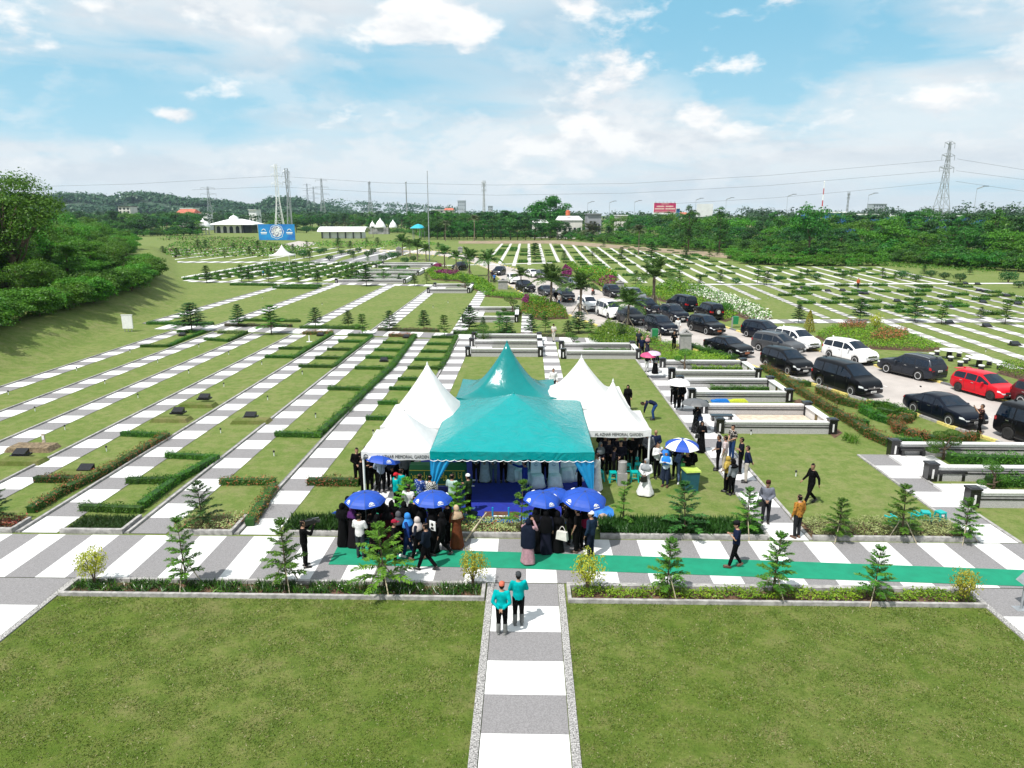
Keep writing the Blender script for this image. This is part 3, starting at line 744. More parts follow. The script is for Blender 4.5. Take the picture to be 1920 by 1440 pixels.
hpx('low hedge below a pine at the upper left',[(336,624),(382,624)],.5,.25)
hpx('side hedge on the row just left of the white tents',[(824,695),(838,672),(856,632)],.34,.26)
for i,(x0,x1,y) in enumerate(((812,850,634),(803,843,647),(792,836,661),(780,832,676),(767,826,692),(749,790,713),(733,768,731),(712,742,758),(690,722,787))):
    hpx(nth(i)+' cross hedge from the back in the row just left of the white tents',[(x0,y),(x1,y+.5)],.34,.26)
hpx('hedge of orange flowers beside the mourners at the left tent',[(583,909),(668,910)],.42,.36,L_hred)
# hedges along the second cross path
for i,(pts,mt,w) in enumerate((([(280,608),(396,609)],L_hedge,.7),([(425,612),(545,613)],L_brown,.5),([(568,616),(678,617)],L_hedge,.8),([(712,620),(820,622)],L_brown,.6),([(855,626),(962,627)],L_hedge,.8),([(975,631),(1070,632)],L_brown,.6),([(460,602),(560,604)],L_hedge,.5))):
    hpx(nth(i)+' low hedge from the left along the back of the second cross path',pts,w,.3,mt,group='low hedges along the second cross path')
for i,(pts) in enumerate(([(435,535),(515,536)],[(515,541),(595,542)],[(528,538),(600,538)])):
    hpx(nth(i)+' clipped hedge strip near the third cross path',pts,.8,.4)
# ------------------------------------------------------------------ headstones, mounds, pegs
def headstone_proto():
    r=thing('headstone','headstone','headstone'); MB().box((0,0,.035),(.62,.44,.07)).build('base',M_blackg,r)
    m=MB(); m.add([(-.25,-.16,.07),(.25,-.16,.07),(.25,.16,.07),(-.25,.16,.07),(-.25,-.16,.12),(.25,-.16,.12),(.25,.16,.26),(-.25,.16,.26)],[(3,2,1,0),(4,5,6,7),(0,1,5,4),(1,2,6,5),(2,3,7,6),(3,0,4,7)])
    m.build('tablet',M_blackg,r)
    m=MB()
    for k in range(3): m.box((0,-.09+.08*k,.146+.035*k),(.30-.06*k,.016,.008),M=Matrix.Rotation(R(23.6),3,'X'))
    m.build('inscription',plain('gold_letters',(.55,.42,.16),.4,.1),r); return Proto(r)
HS=headstone_proto()
M_turf=grassmat('mound_grass',(.10,.13,.03),(.14,.15,.05),(.07,.11,.015),(.20,.16,.08))
def mound(label,px,py,w=2.2,d=.85,h=.2,mat=None):
    c=P(px,py); m=MB(); m.box((0,0,h/2),(w,d,h),tap=.86); o=m.build('grave_mound',mat or M_turf,loc=(c.x,c.y,0)); return tag(o,label,'grave mound')
for px,py,l in ((372,762,'brown turf grave mound carrying the upper of two headstones beside each other'),(322,789,'brown turf grave mound carrying the lower of two headstones beside each other'),(472,792,'green turf grave mound near the middle striped path'),(150,892,'green turf grave mound behind a cross hedge'),(42,868,'small turf grave mound at the left edge')):
    mound(l,px,py)
mound('fresh brown earth grave mound with a wooden marker',62,843,2.3,1.0,.24,plain('fresh_earth',(.20,.15,.09),.95,.35,7,bump=1))
for px,py,z,l in ((384,754,.2,'black headstone on the upper of two brown turf mounds'),(335,781,.2,'black headstone on the lower of two brown turf mounds'),(162,888,.1,'large black headstone behind the red flowered cross hedge'),(40,858,.1,'black headstone beside the fresh earth mound'),
    (470,787,.12,'black headstone beside the middle striped path'),(720,678,.05,'black headstone within the long hedged grave row'),(601,630,.05,'black headstone beside the red flower hedge'),(762,634,.05,'black headstone at the far end of the long hedge row'),(342,630,.05,'black headstone below the pine at the upper left')):
    c=P(px,py); HS.put((c.x,c.y,z),0.0,1.25 if py>700 else 1.1,l)
r=thing('grave_marker','pale wooden grave marker post standing in the fresh earth mound','grave marker',P(84,838)); MB().box((0,0,.35),(.16,.05,.7),tap=.9).build('post',plain('weathered_wood',(.42,.36,.30),.9,.2,8),r)
MB().box((0,-.03,.5),(.12,.012,.2)).build('name_plate',M_wmetal,r)
r=thing('grave_marker','white cross shaped grave sign beside a red flower hedge','grave marker',P(580,641)); MB().box((0,0,.3),(.1,.05,.6)).build('post',M_wmetal,r); MB().box((0,0,.015),(.5,.3,.03)).build('base',M_wmetal,r)
def peg_proto():
    r=thing('lawn_peg','peg','marker peg'); MB().tube([(0,0,-.02),(0,0,.2)],.025,6).build('stem',M_wmetal,r); MB().lathe([(.05,.2),(.055,.24),(.03,.29)],8).build('cap',M_black,r); return Proto(r)
PEG=peg_proto()
pegs=[(16,740),(144,695),(66,771),(197,720),(296,680),(244,661),(122,806),(259,746),(354,700),(429,665),(420,725),(414,812),(200,846),(373,651),(491,684),(502,750),(514,855),(567,702),(592,783),(700,815),(1492,893),(1408,815),(1440,560),(1468,566),(1848,660),(1320,612),(548,565),(492,560),(604,572),(840,568),(812,577),(897,586),(1120,640)]
pegs.sort()
for i,(x,y) in enumerate(pegs):
    PEG.put(P(x,y),0,1.0,'small black capped marker peg in the grass, %s from the left'%nth(i),'marker pegs in the lawns')
# ------------------------------------------------------------------ family plots with granite walls
def wall_run(r,a,b,h=.68,name='wall'):
    a=Vector(a); b=Vector(b); L=(b-a).length; rz=math.atan2(b.y-a.y,b.x-a.x); c=(a+b)/2
    m=MB()
    for z0,z1,t,mt in ((0,.34,.26,0),(.34,.39,.30,1),(.39,.49,.24,2),(.49,.52,.27,1),(.52,h-.06,.26,3)):
        m.box((c.x,c.y,(z0+z1)/2),(L,t,z1-z0),rz,mt)
    m.box((c.x,c.y,h-.03),(L,.33,.06),rz,3)
    m.build(name,[M_speck,M_blackg,M_pillar,M_pale],r)
def post(r,p,w=.42,h=.86):
    m=MB(); m.box((p[0],p[1],h*.45),(w,w,h*.9)); m.box((p[0],p[1],h*.93),(w*1.18,w*1.18,h*.09)); m.box((p[0],p[1],h*.99),(w*1.0,w*1.0,h*.04),tap=.6)
    o=m.build('post',M_blackg,r)
    k=MB(); k.box((p[0],p[1]-w/2-.006,h*.42),(w*.2,.014,h*.5)); k.build('inlay',M_pale,o)
def plot(label,x0,x1,y0,y1,front=True,back=True,right=True,slab=None,floor=None,left_step=True):
    c=((x0+x1)/2,y0,0); r=thing('family_plot',label,'grave enclosure',c); X0,X1=x0-c[0],x1-c[0]; D=y1-y0
    if front: wall_run(r,(X0+.25,0,0),(X1-.2,0,0)); post(r,(X0,0)); post(r,(X1,0))
    if back: wall_run(r,(X0+.25,D,0),(X1-.2,D,0)); post(r,(X0,D)); post(r,(X1,D))
    if right:
        m=MB(); m.box((X1,D/2,.3),(.26,D-.45,.6)); m.box((X1,D/2,.63),(.4,D-.5,.06),mat=1); m.build('side_wall',[M_pale,M_wmetal],r)
        MB().box((X1-.145,D/2,.36),(.02,.32,.36)).build('plaque',plain('bronze_plaque',(.16,.12,.05),.4,.2,6,metal=.6),r)
    if left_step: MB().box((X0+.05,D/2,.06),(.7,D-.5,.12)).build('step',M_pale,r)
    if slab: 
        m=MB(); m.box((X0+1.15,D/2,.05),(1.35,D-.36,.10)); m.build('paved_floor',M_white,r)
    if floor:
        m=MB(); m.box(((X0+X1)/2+.85,D/2,.03),(X1-X0-2.1,D-.36,.06)); m.build('ground_fill',floor,r)
    return r
def bench_proto():
    r=thing('bench','bench','bench'); m=MB(); m.box((0,0,.42),(1.25,.42,.07)); m.build('seat',M_blackg,r)
    for s in (-1,1): MB().box((s*.5,0,.193),(.13,.36,.386)).build('leg',M_blackg,r)
    return Proto(r)
BENCH=bench_proto()
plot('granite walled family plot with bare sandy ground, nearest of the right row',10.4,16.45,37.1,40.7,slab=True,floor=M_sand)
plot('granite walled family plot holding a blue and a yellow cloth strip',10.4,16.5,43.8,47.4,slab=True)
plot('granite walled family plot behind a single cloud pruned tree',10.35,16.5,50.0,53.6,slab=True)
plot('granite walled family plot left of the walking couple, right of the pale path',2.95,9.1,57.4,61.0,slab=True)
plot('granite walled double family plot behind the teal peaked tent',-4.95,1.1,58.2,62.3,slab=True)
plot('back bay of the granite plots behind the teal peaked tent',-4.95,1.1,62.75,65.6,front=False)
plot('granite walled family plot with a small pine inside, beyond the second cross path',-7.0,-1.2,77.6,85.8,slab=True)
plot('granite walled family plot on the middle lawn near the flower beds',-15.0,-8.9,107.4,115.3,slab=True)
for i,(x0,x1,y0,y1) in enumerate(((-33,-21.2,122.6,130.5),(-33.2,-21.4,139.2,147),(-34,-21.4,160,168))):
    plot(nth(i)+' long granite plot from the front beside the upper palms',x0,x1,y0,y1,left_step=False)
    m=MB(); m.box(((x0+x1)/2,y0+4,.25),(x1-x0-1,.3,.5)); m.box(((x0+x1)/2,y0+4,.53),(x1-x0-1,.4,.06),mat=1); tag(m.build('low_wall',[M_pillar,M_pale]),'low grey wall inside the %s long granite plot'%nth(i),'wall')
plot('granite walled plot with a cloud pruned tree at the right edge below the road',17.95,24.6,30.2,33.5,right=False,slab=True,front=True)
plot('granite walled plot with a low pruned tree at the lower right edge',18.0,24.6,27.25,29.7,right=False,slab=True,back=False)
for px,py,l in ((1708,857,'black bench against the wall beside the large cloud pruned tree'),(1780,900,'black bench against the lower wall at the right edge'),(1352,792,'black bench behind the mourner under the grey umbrella'),(1300,726,'black bench half hidden by the white umbrella'),(1268,688,'black bench behind the cloud pruned tree by the path'),(913,649,'black bench behind the teal peaked tent')):
    c=P(px,py); BENCH.put(c,0,1.0,l)
for px,py,w,d,mt,l in ((1350,757,1.1,.5,cloth((.02,.16,.5)),'folded blue cloth lying in a walled plot'),(1383,757,1.2,.5,cloth((.45,.5,.05)),'folded yellow cloth lying in a walled plot')):
    c=P(px,py); m=MB(); m.box((0,0,.05),(w,d,.1),tap=.92); m.box((.1,.05,.13),(w*.7,d*.7,.06),.08,tap=.9); tag(m.build('folded_cloth',mt,loc=(c.x,c.y,.12)),l,'cloth')
hedge('low green hedge inside the plot behind the cloud pruned tree',[(12.6,52.6),(16.0,52.6)],.5,.4,L_lime)
hedge('low clipped hedge inside the plot with the cloth strips',[(12.4,46.4),(16.0,46.4)],.4,.35,L_hedge)
hedge('green hedge inside the upper right edge plot',[(20.3,32.6),(24.5,32.3)],.6,.45,L_hedge); hedge('green hedge inside the lower right edge plot',[(20.3,29.6),(24.4,29.5)],.6,.45,L_hedge)
hedge('low hedge inside the plot right of the pale path',[(5,60),(8.6,60)],.5,.3,L_hedge); hedge('low hedge inside the plot with a small pine',[(-3.4,83.5),(-1.6,83.5)],.9,.35,L_hedge)
# ------------------------------------------------------------------ ornamental beds (pixel outlines on the ground)
def bpx(name,label,pts,mats,h,ls,dens,**k): return bed(name,label,PX2(*pts),mats,h,ls,dens,**k)
bpx('ground_cover','bright green leafy bed between the palms and the second cross path',[(1102,640),(1140,605),(1178,618),(1240,640),(1212,650),(1130,652)],[L_lime,L_treeb,L_hedge],.5,.16,190,weights=[.45,.45,.1],soil=False)
bpx('ground_cover','white flowers over the bright bed below the palms',[(1120,640),(1150,615),(1230,642),(1200,648)],L_wflower,.6,.09,4,soil=False)
bpx('ground_cover','mixed bed of green and russet plants beside the parked cars',[(972,590),(985,562),(1020,560),(1060,582),(1066,598),(1010,600)],[L_treeb,L_hora,L_lime],.5,.2,100,weights=[.55,.2,.25])
bpx('ground_cover','strip of bright green plants along the car row',[(905,556),(915,550),(1000,556),(1030,568),(1060,585),(990,570),(975,562)],[L_lime,L_treeb],.5,.2,90)
bpx('flowers','purple flower clump at the corner of the car side bed',[(978,572),(985,558),(992,562),(990,575)],L_purple,.7,.2,160)
bpx('ground_cover','bright green bed left of the road bend',[(800,512),(815,503),(850,512),(905,525),(930,545),(905,552),(860,528),(810,525)],[L_lime,L_treeb],.6,.3,44)
bpx('flowers','dark red flower strip in the bed left of the road bend',[(812,516),(830,511),(862,514),(850,521)],L_purple,.8,.3,40)
bpx('flowers','purple flowers beside the road bend palms',[(812,503),(820,498),(830,501),(820,506)],L_purple,.7,.35,40)
bpx('ground_cover','lime green strip bed right of the road in front of the lawns',[(1060,500),(1075,494),(1090,510),(1130,520),(1170,538),(1180,548),(1140,545),(1110,528)],[L_lime,L_treeb],.7,.3,44)
bpx('flowers','magenta flower clump in the upper right road bed',[(1052,512),(1060,500),(1072,508),(1070,522),(1058,524)],L_purple,.6,.4,34)
bpx('flowers','magenta flower mass in the bed right of the road',[(1122,534),(1130,524),(1150,522),(1158,536),(1140,541)],L_purple,.65,.4,36)
bpx('ground_cover','bushy green bed in front of the upper right lawns',[(1078,512),(1100,503),(1150,512),(1160,522),(1110,520)],[L_treeb,L_lime,L_hora],.9,.35,40,weights=[.5,.35,.15])
bpx('ground_cover','long lime green bed right of the car rows',[(1166,552),(1190,540),(1240,545),(1290,555),(1340,575),(1385,595),(1360,604),(1290,580),(1230,562)],[L_lime,L_treeb,L_hedge],.7,.28,34,weights=[.6,.3,.1])
bpx('flowers','mass of white flowers in the long bed right of the cars',[(1285,553),(1310,541),(1370,560),(1420,580),(1450,600),(1425,610),(1380,592),(1335,570)],[L_wflower,L_treeb],.8,.28,34,weights=[.45,.55])
bpx('ground_cover','tall green plants behind the white flowers',[(1225,548),(1255,530),(1300,540),(1330,550),(1290,556)],[L_treeb,L_lime,L_hedge],1.0,.35,24)
bpx('ground_cover','lime green oval bed right of the white cars',[(1528,632),(1560,615),(1660,618),(1720,636),(1768,655),(1740,660),(1640,655),(1560,648)],[L_lime,L_treeb],.5,.15,120,weights=[.75,.25])
bpx('ground_cover','russet clump in the oval bed right of the white cars',[(1568,622),(1590,611),(1625,614),(1620,624)],L_hora,.8,.15,140,soil=False)
bpx('ground_cover','second russet clump of the oval bed, nearer its right end',[(1628,642),(1650,626),(1700,628),(1702,640),(1660,646)],L_hora,.8,.15,140,soil=False)
bpx('ground_cover','green bed at the right edge behind the red car',[(1868,700),(1885,684),(1950,690),(1950,716),(1910,712)],[L_lime,L_treeb],.6,.14,130)
bpx('ground_cover','lime green bed in front of the stone pillar',[(1236,676),(1240,660),(1300,664),(1360,672),(1372,680),(1330,683)],[L_lime,L_treeb],.4,.12,190,soil=False,weights=[.85,.15])
bpx('ground_cover','green bed around the foot of the stone pillar',[(1214,656),(1225,644),(1270,645),(1275,655),(1235,664)],[L_treeb,L_lime],.4,.12,160)
hpx('dark green hedge running from the pillar toward the road',[(1290,650),(1330,664),(1375,676)],.7,.4)
hpx('long red tipped hedge winding beside the walled plots',[(1431,694),(1465,712),(1500,738),(1530,757)],.55,.45,L_hred)
hpx('red tipped hedge continuing toward the lower right plots',[(1530,757),(1558,775),(1595,795),(1630,820),(1665,836)],.55,.45,L_hred)
hpx('red tipped hedge branch leading to the round clipped shrubs',[(1537,738),(1575,757),(1625,769)],.6,.45,L_hred)
hpx('curled green hedge in the swirl bed',[(1625,765),(1620,775),(1640,786),(1668,795)],.55,.45)
hpx('upper arm of the curled green hedge',[(1632,762),(1660,764),(1690,776),(1710,784)],.5,.4)
hpx('lower arm of the curled green hedge',[(1650,775),(1680,782),(1708,788)],.5,.4)
hpx('orange tipped hedge curling toward the parked sedan',[(1700,792),(1675,796),(1685,812),(1725,826),(1775,834),(1825,824)],.6,.45,L_hora)
hpx('small green hedge end beside the lower right plot',[(1680,832),(1722,832)],.4,.35)
hpx('lone clipped green hedge block near the black van',[(1492,724),(1512,724)],.7,.4); hpx('small clipped green shrub in the swirl bed',[(1604,798),(1620,798)],.6,.4)
bpx('ground_cover','spiky pale green plants beside the walled plot corner',[(1578,828),(1585,818),(1612,826),(1606,836)],L_treeb,.4,.1,120,soil=False,blade=True)
bpx('ground_cover','light brown soil strip between walled plots and hedge',[(1486,752),(1500,748),(1580,812),(1565,822)],L_brown,.08,.1,6)
bpx('grass_verge','bright green meadow strip in front of the right tree belt',[(1640,500),(1660,488),(1860,500),(1870,512)],L_treeb,.4,.5,3,soil=False)
# ------------------------------------------------------------------ saplings
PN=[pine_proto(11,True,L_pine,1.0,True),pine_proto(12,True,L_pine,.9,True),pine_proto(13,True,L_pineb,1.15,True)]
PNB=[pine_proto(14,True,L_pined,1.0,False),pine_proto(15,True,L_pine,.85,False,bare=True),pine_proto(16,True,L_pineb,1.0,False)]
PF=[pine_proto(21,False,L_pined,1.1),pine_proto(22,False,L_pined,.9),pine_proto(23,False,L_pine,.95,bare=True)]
def h_at(px,yb,yt,z=0):
    c=P(px,yb,z); return c,max(.5,AT(px,yt,c.y).z-z)
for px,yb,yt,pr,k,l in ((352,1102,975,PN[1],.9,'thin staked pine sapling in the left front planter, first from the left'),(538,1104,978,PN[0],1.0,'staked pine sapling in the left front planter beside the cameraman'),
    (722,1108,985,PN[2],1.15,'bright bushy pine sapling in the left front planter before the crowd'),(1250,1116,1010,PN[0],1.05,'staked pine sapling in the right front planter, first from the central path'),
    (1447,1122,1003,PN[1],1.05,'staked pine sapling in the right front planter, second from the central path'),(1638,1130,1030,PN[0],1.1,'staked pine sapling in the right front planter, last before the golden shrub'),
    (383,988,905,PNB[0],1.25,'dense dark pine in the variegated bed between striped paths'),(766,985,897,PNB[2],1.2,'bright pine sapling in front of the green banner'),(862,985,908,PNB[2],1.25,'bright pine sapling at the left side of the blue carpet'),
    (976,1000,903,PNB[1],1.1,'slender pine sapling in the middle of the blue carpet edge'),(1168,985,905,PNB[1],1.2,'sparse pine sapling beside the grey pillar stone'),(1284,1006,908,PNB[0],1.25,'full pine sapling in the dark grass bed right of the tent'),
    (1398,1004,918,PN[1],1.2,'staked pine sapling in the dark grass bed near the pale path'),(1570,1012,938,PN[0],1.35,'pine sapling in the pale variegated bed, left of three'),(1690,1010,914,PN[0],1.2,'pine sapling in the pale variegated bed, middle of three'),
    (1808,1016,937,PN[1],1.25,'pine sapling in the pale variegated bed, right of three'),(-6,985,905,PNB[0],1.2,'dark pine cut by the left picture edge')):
    c,h=h_at(px,yb,yt); k*=.86; o=pr.put((c.x,c.y,0),rnd.uniform(0,6),(h*k,h*k,h),l); o.rotation_euler=(rnd.uniform(-.06,.06),rnd.uniform(-.06,.06),o.rotation_euler.z)
rowA=[(360,622,570),(447,613,572),(509,626,574),(592,613,578),(653,613,583),(680,628,590),(731,620,584),(795,618,583),(833,630,592),(880,622,578),(906,612,595),(937,620,588),(950,627,595),(996,628,592),(1022,623,586),(1065,628,602),(1085,624,586),(1108,634,600),(1165,634,608)]
for i,(px,yb,yt) in enumerate(rowA):
    c,h=h_at(px,yb,yt); k=rnd.uniform(1.0,1.3) if i not in(0,2,16) else 1.5
    PF[i%3].put((c.x,c.y,0),rnd.uniform(0,6),(h*k,h*k,h),'young pine, %s from the left in the row along the second cross path'%nth(i),'young pines along the second cross path')
rowB=[(388,530,499),(453,529,497),(467,529,502),(504,529,503),(548,526,502),(559,530,508),(596,532,507),(652,528,500),(662,524,498),(687,536,497),(720,530,505),(748,528,516),(777,536,514),(800,532,511),(836,528,517),(850,522,512)]
for i,(px,yb,yt) in enumerate(rowB):
    c,h=h_at(px,yb,yt); PF[(i+1)%3].put((c.x,c.y,0),rnd.uniform(0,6),(h*1.2,h*1.2,h),'dark young pine, %s from the left in the row along the third cross path'%nth(i),'young pines along the third cross path')
rowC=[(306,478,462),(332,483,465),(351,484,466),(372,470,450),(386,469,450),(421,484,466),(438,468,455),(468,480,462),(494,483,465),(484,470,452),(550,474,458),(576,470,452),(635,470,447),(657,468,452),(688,462,448),(708,464,446),(822,470,455),(690,492,478),(580,488,470),(663,487,472),(712,492,478)]
for i,(px,yb,yt) in enumerate(rowC):
    c,h=h_at(px,yb,yt); PF[i%3].put((c.x,c.y,0),rnd.uniform(0,6),(h*1.2,h*1.2,h),'small dark conifer far off on the left grave fields, number words apart only by place: %s'%nth(i) if False else 'small dark conifer on the farthest left grave field, %s from the left'%nth(i),'far conifers of the left field')
rowD=[(1003,490,457),(1058,488,470),(1111,488,467),(1132,462,452),(1165,490,464),(1190,482,468),(1221,490,455),(1285,489,466),(1330,486,462),(1345,480,468),(1192,532,508),(1273,535,503),(1350,532,507),(1312,540,520),(1420,532,500),(1437,534,508),(1500,526,506),(1513,520,505),(1580,524,508),(1595,526,505),(1654,522,503),(1677,526,512),(1732,518,498),(1818,515,500),(1612,602,561),(1497,605,572),(1715,603,560),(1765,608,570),(1838,598,576),(1884,608,568)]
rowD.sort()
for i,(px,yb,yt) in enumerate(rowD):
    c,h=h_at(px,yb,yt); PF[i%3].put((c.x,c.y,0),rnd.uniform(0,6),(h*1.15,h*1.15,h),'young pine standing among the right grave fields, %s from the left'%nth(i),'young pines of the right fields')
# shrubs
SG=[shrub_proto('golden_shrub',31,.34,1.0,L_yel,1100,.07,.28)]
for px,yb,yt,k,l in ((178,1098,1028,1.0,'golden shrub at the left end of the left front planter'),(887,1100,1034,1.05,'golden yellow shrub at the right end of the left front planter'),(1101,1112,1036,1.0,'loose golden shrub at the left end of the right front planter'),(1805,1132,1068,1.0,'small golden shrub at the right end of the right front planter'),(1640,622,588,1.1,'golden shrub beside the oval bed right of the white cars')):
    c,h=h_at(px,yb,yt); SG[0].put((c.x,c.y,0),rnd.uniform(0,6),(h*k,h*k,h),l)
CN=shrub_proto('cone_shrub',33,.26,1.0,L_yel,1500,.06,.1,'shrub',True)
c,h=h_at(1516,622,582); CN.put((c.x,c.y,0),0,h,'yellow green cone clipped shrub beside the white car')
RS=shrub_proto('round_shrub',35,.55,1.0,L_hedge,1300,.10,.2); RSD=shrub_proto('dark_round_shrub',36,.55,1.0,L_dark,900,.12,.2)
for px,yb,yt,l in ((1360,590,566,'grey green ball shrub in front of the white flowers'),(1325,612,592,'small ball shrub near the green bin')):
    c,h=h_at(px,yb,yt); RS.put((c.x,c.y,0),1,h,l)
tb=[(545,480,470),(570,484,468),(600,477,466),(608,474,464),(640,478,468),(658,480,468),(672,474,464),(690,482,470),(735,486,472),(700,476,465),(720,490,478),(618,489,478),(745,484,472),(760,494,482),(775,490,480),(575,437,424),(663,446,436),(1380,533,520),(1460,528,516),(1530,526,512),(1490,525,516),(1690,524,506),(1717,528,514),(1745,520,506),(1770,524,510),(1800,528,512),(1890,530,508),(1910,540,526)]
tb.sort()
for i,(px,yb,yt) in enumerate(tb):
    c,h=h_at(px,yb,yt); RSD.put((c.x,c.y,0),rnd.uniform(0,6),(h*1.3,h*1.3,h),'dark rounded shrub on the far grounds, %s from the left'%nth(i),'dark rounded shrubs')
# cloud pruned trees
B1=bonsai_proto(41,[(0,0,.82,.30,.16),(-.30,.05,.55,.17,.11)]); B2=bonsai_proto(42,[(-.38,0,.62,.30,.13),(-.12,.1,.88,.26,.10),(.22,0,.95,.24,.10),(.38,.05,.62,.24,.14),(-.55,-.1,.42,.22,.10)])
B3=bonsai_proto(43,[(-.25,0,.92,.26,.18),(.1,.1,.72,.22,.13),(.22,-.1,.42,.2,.14),(-.5,0,.3,.16,.1)]); B4=bonsai_proto(44,[(.02,0,.80,.34,.2),(-.06,0,.38,.42,.22)])
for px,yb,yt,pr,k,l in ((1283,695,653,B1,1.0,'cloud pruned tree with a domed crown inside a walled plot by the path'),(1768,862,812,B2,1.05,'large cloud pruned tree with many pads beside the black bench'),(1862,918,868,B3,1.05,'low cloud pruned tree with a leaning trunk at the right edge'),(906,640,608,B4,1.0,'round topped clipped tree behind the granite plots'),(1075,656,625,B3,1.0,'small cloud pruned tree in the plot right of the pale path'),(961,590,560,B3,1.1,'small cloud pruned pine inside the plot on the far lawn'),(872,542,518,B3,1.0,'small cloud pruned tree at the corner of the middle plot')):
    c,h=h_at(px,yb,yt); pr.put((c.x,c.y,0),.2,h*k,l)
# palms
PA=[palm_proto(51),palm_proto(52,nf=22,L=1.0)]
for i,(px,yb,yc,l) in enumerate(((1032,572,528,'date palm with staked trunk beside the dark cars left of the row'),(1087,590,540,'date palm with a staked trunk in front of the white car'),(1176,614,572,'date palm with staked trunk in front of the grey car'),(1226,578,520,'taller date palm in the bed right of the car rows'),
    (755,479,455,'palm by the upper road bend, leftmost'),(769,481,461,'palm by the upper road bend, second from left'),(783,488,464,'palm by the upper road bend, third from left'),(799,490,470,'palm just left of the flagpole foot'),(834,502,477,'palm at the road side right of the flagpole'),(855,508,484,'palm in front of the dark car at the bend'),(880,518,487,'palm between the dark car and the road bend bed'),(917,528,490,'palm with spreading fronds at the end of the road bend bed'),(977,543,518,'small palm near the white cars'))):
    c,h=h_at(px,yb,yc); k=.9 if i<4 else .8; PA[i%2].put((c.x,c.y,0),rnd.uniform(0,6),(h*k,h*k,h),l)
PT=palm_proto(53,L_dryp,False,18,1.0,.42,1.1,'tall_palm',.3)
for i,(px,yb,yc) in enumerate(((835,452,420),(889,452,412),(612,440,420),(632,440,420),(648,440,421),(663,440,420),(700,445,428),(1197,478,432))):
    c,h=h_at(px,yb,yc); PT.put((c.x,c.y,0),rnd.uniform(0,6),h,'greyish tall palm before the far tree line, %s from the left'%nth(i),'tall palms before the far trees')
PW=palm_proto(54,L_dryp,False,26,.5,1.0,.9,'wild_palm')
for px,yb,yt,l in ((1636,472,415,'grey green wild palm in the right tree belt, left one'),(1805,480,425,'grey green wild palm in the right tree belt, right one'),(1110,452,412,'dry leaning palm at the left end of the right tree belt')):
    c,h=h_at(px,yb,yt); PW.put((c.x,c.y,0),1,h*.78,l)
# ------------------------------------------------------------------ trees
TR=[tree_proto('broad_tree','tree',61,11,4.6,'round',34,90,.50,L_tree),tree_proto('bushy_tree','tree',62,9,4.8,'round',36,90,.46,L_treeb,base=.08),tree_proto('tall_tree','tree',63,12.5,3.2,'tall',34,80,.46,L_tree,base=.12),
    tree_proto('layered_tree','tree',64,11,5.0,'layer',34,80,.46,L_dark,base=.2),tree_proto('dark_tree','tree',65,10.5,4.4,'round',34,90,.5,L_dark,base=.15)]
BU=[tree_proto('bush','bush',71,4.6,3.4,'round',24,90,.36,L_treeb,'bush',.1,.02),tree_proto('bush','bush',72,4.2,3.6,'round',24,90,.36,L_tree,'bush',.1,.02)]
def put_tree(pr,x,y,z,h,h0,w,label,group): pr.put((x,y,z),rnd.uniform(0,6),(h/h0*w,h/h0*w,h/h0),label,group)
H0=[11,9,12.5,11,10.5]
def interp(x,tab):
    for (a,b),(c,d) in zip(tab,tab[1:]):
        if a<=x<=c: return b+(d-b)*(x-a)/(c-a)
    return tab[0][1] if x<tab[0][0] else tab[-1][1]
base_r=[(1050,449),(1200,461),(1330,470),(1450,480),(1560,488),(1640,487),(1700,494),(1870,506),(1960,512)]
rows=[('low bush',1.0,3.2,4.8,22,True),('second row bush',1.05,4.2,5.6,24,True),('front row tree',1.10,6.4,9.0,26,False),('middle row tree',1.24,8.2,11.8,26,False),('back row tree',1.42,10.2,14.2,26,False)]
for nm,k,h1,h2,st,isb in rows:
    x=1052; i=0
    while x<1960:
        c=P(x,interp(x,base_r)); c=Vector((c.x*k,c.y*k,0)); d=math.hypot(c.x,c.y); w=rnd.uniform(.9,1.2)
        h=rnd.uniform(h1,h2)
        if not isb and x<1150: h*=.68
        if isb: j=i%2; put_tree(BU[j],c.x,c.y,-.2,h,(4.6,4.2)[j],w*1.2,'%s, %s from the left along the right tree belt'%(nm,nth(i)),'bushes at the foot of the right tree belt')
        else:
            j=rnd.choice((0,1,1,2,3,4,4)); put_tree(TR[j],c.x,c.y,0,h,H0[j],w,'right belt tree, %s from the left in its %s'%(nth(i),nm.replace(' tree','')),'trees of the right belt')
        i+=1; x+=st*rnd.uniform(.8,1.2)*min(1.35,(190/d)**.5 if d>190 else 1.0)
for px,yb,yt,j,l in ((1290,472,385,2,'tall pointed tree rising above the right belt near the billboard'),(1348,474,388,2,'tall slim tree above the right belt, right of the billboard'),(1515,486,382,0,'tall tree with rounded top left of the striped pole'),(1700,480,398,3,'spreading dark tree before the blue factory'),(1855,490,392,2,'tall bamboo like tree at the right part of the belt'),(1905,495,392,4,'dark tall tree at the right edge of the belt'),(1660,482,400,1,'bright tree in front of the blue factory'),(1140,455,424,3,'layered dark tree at the left end of the right belt')):
    c,h=h_at(px,yb,yt); put_tree(TR[j],c.x,c.y,0,h,H0[j],.9,l,None)
# dense clipped hedge in the right field
hg=[P(1372,478),P(1400,494),P(1450,497),P(1540,499),P(1640,498)]
for i in range(16):
    t=i/15*(len(hg)-1); a=hg[int(min(t,len(hg)-2))]; b=hg[int(min(t,len(hg)-2))+1]; c=a.lerp(b,t-int(min(t,len(hg)-2)))
    put_tree(BU[0],c.x,c.y+1,-.3,rnd.uniform(2.9,3.6),4.6,1.35,'bright green bush, %s from the left in the clump before the right belt'%nth(i),'bushes of the bright clump')
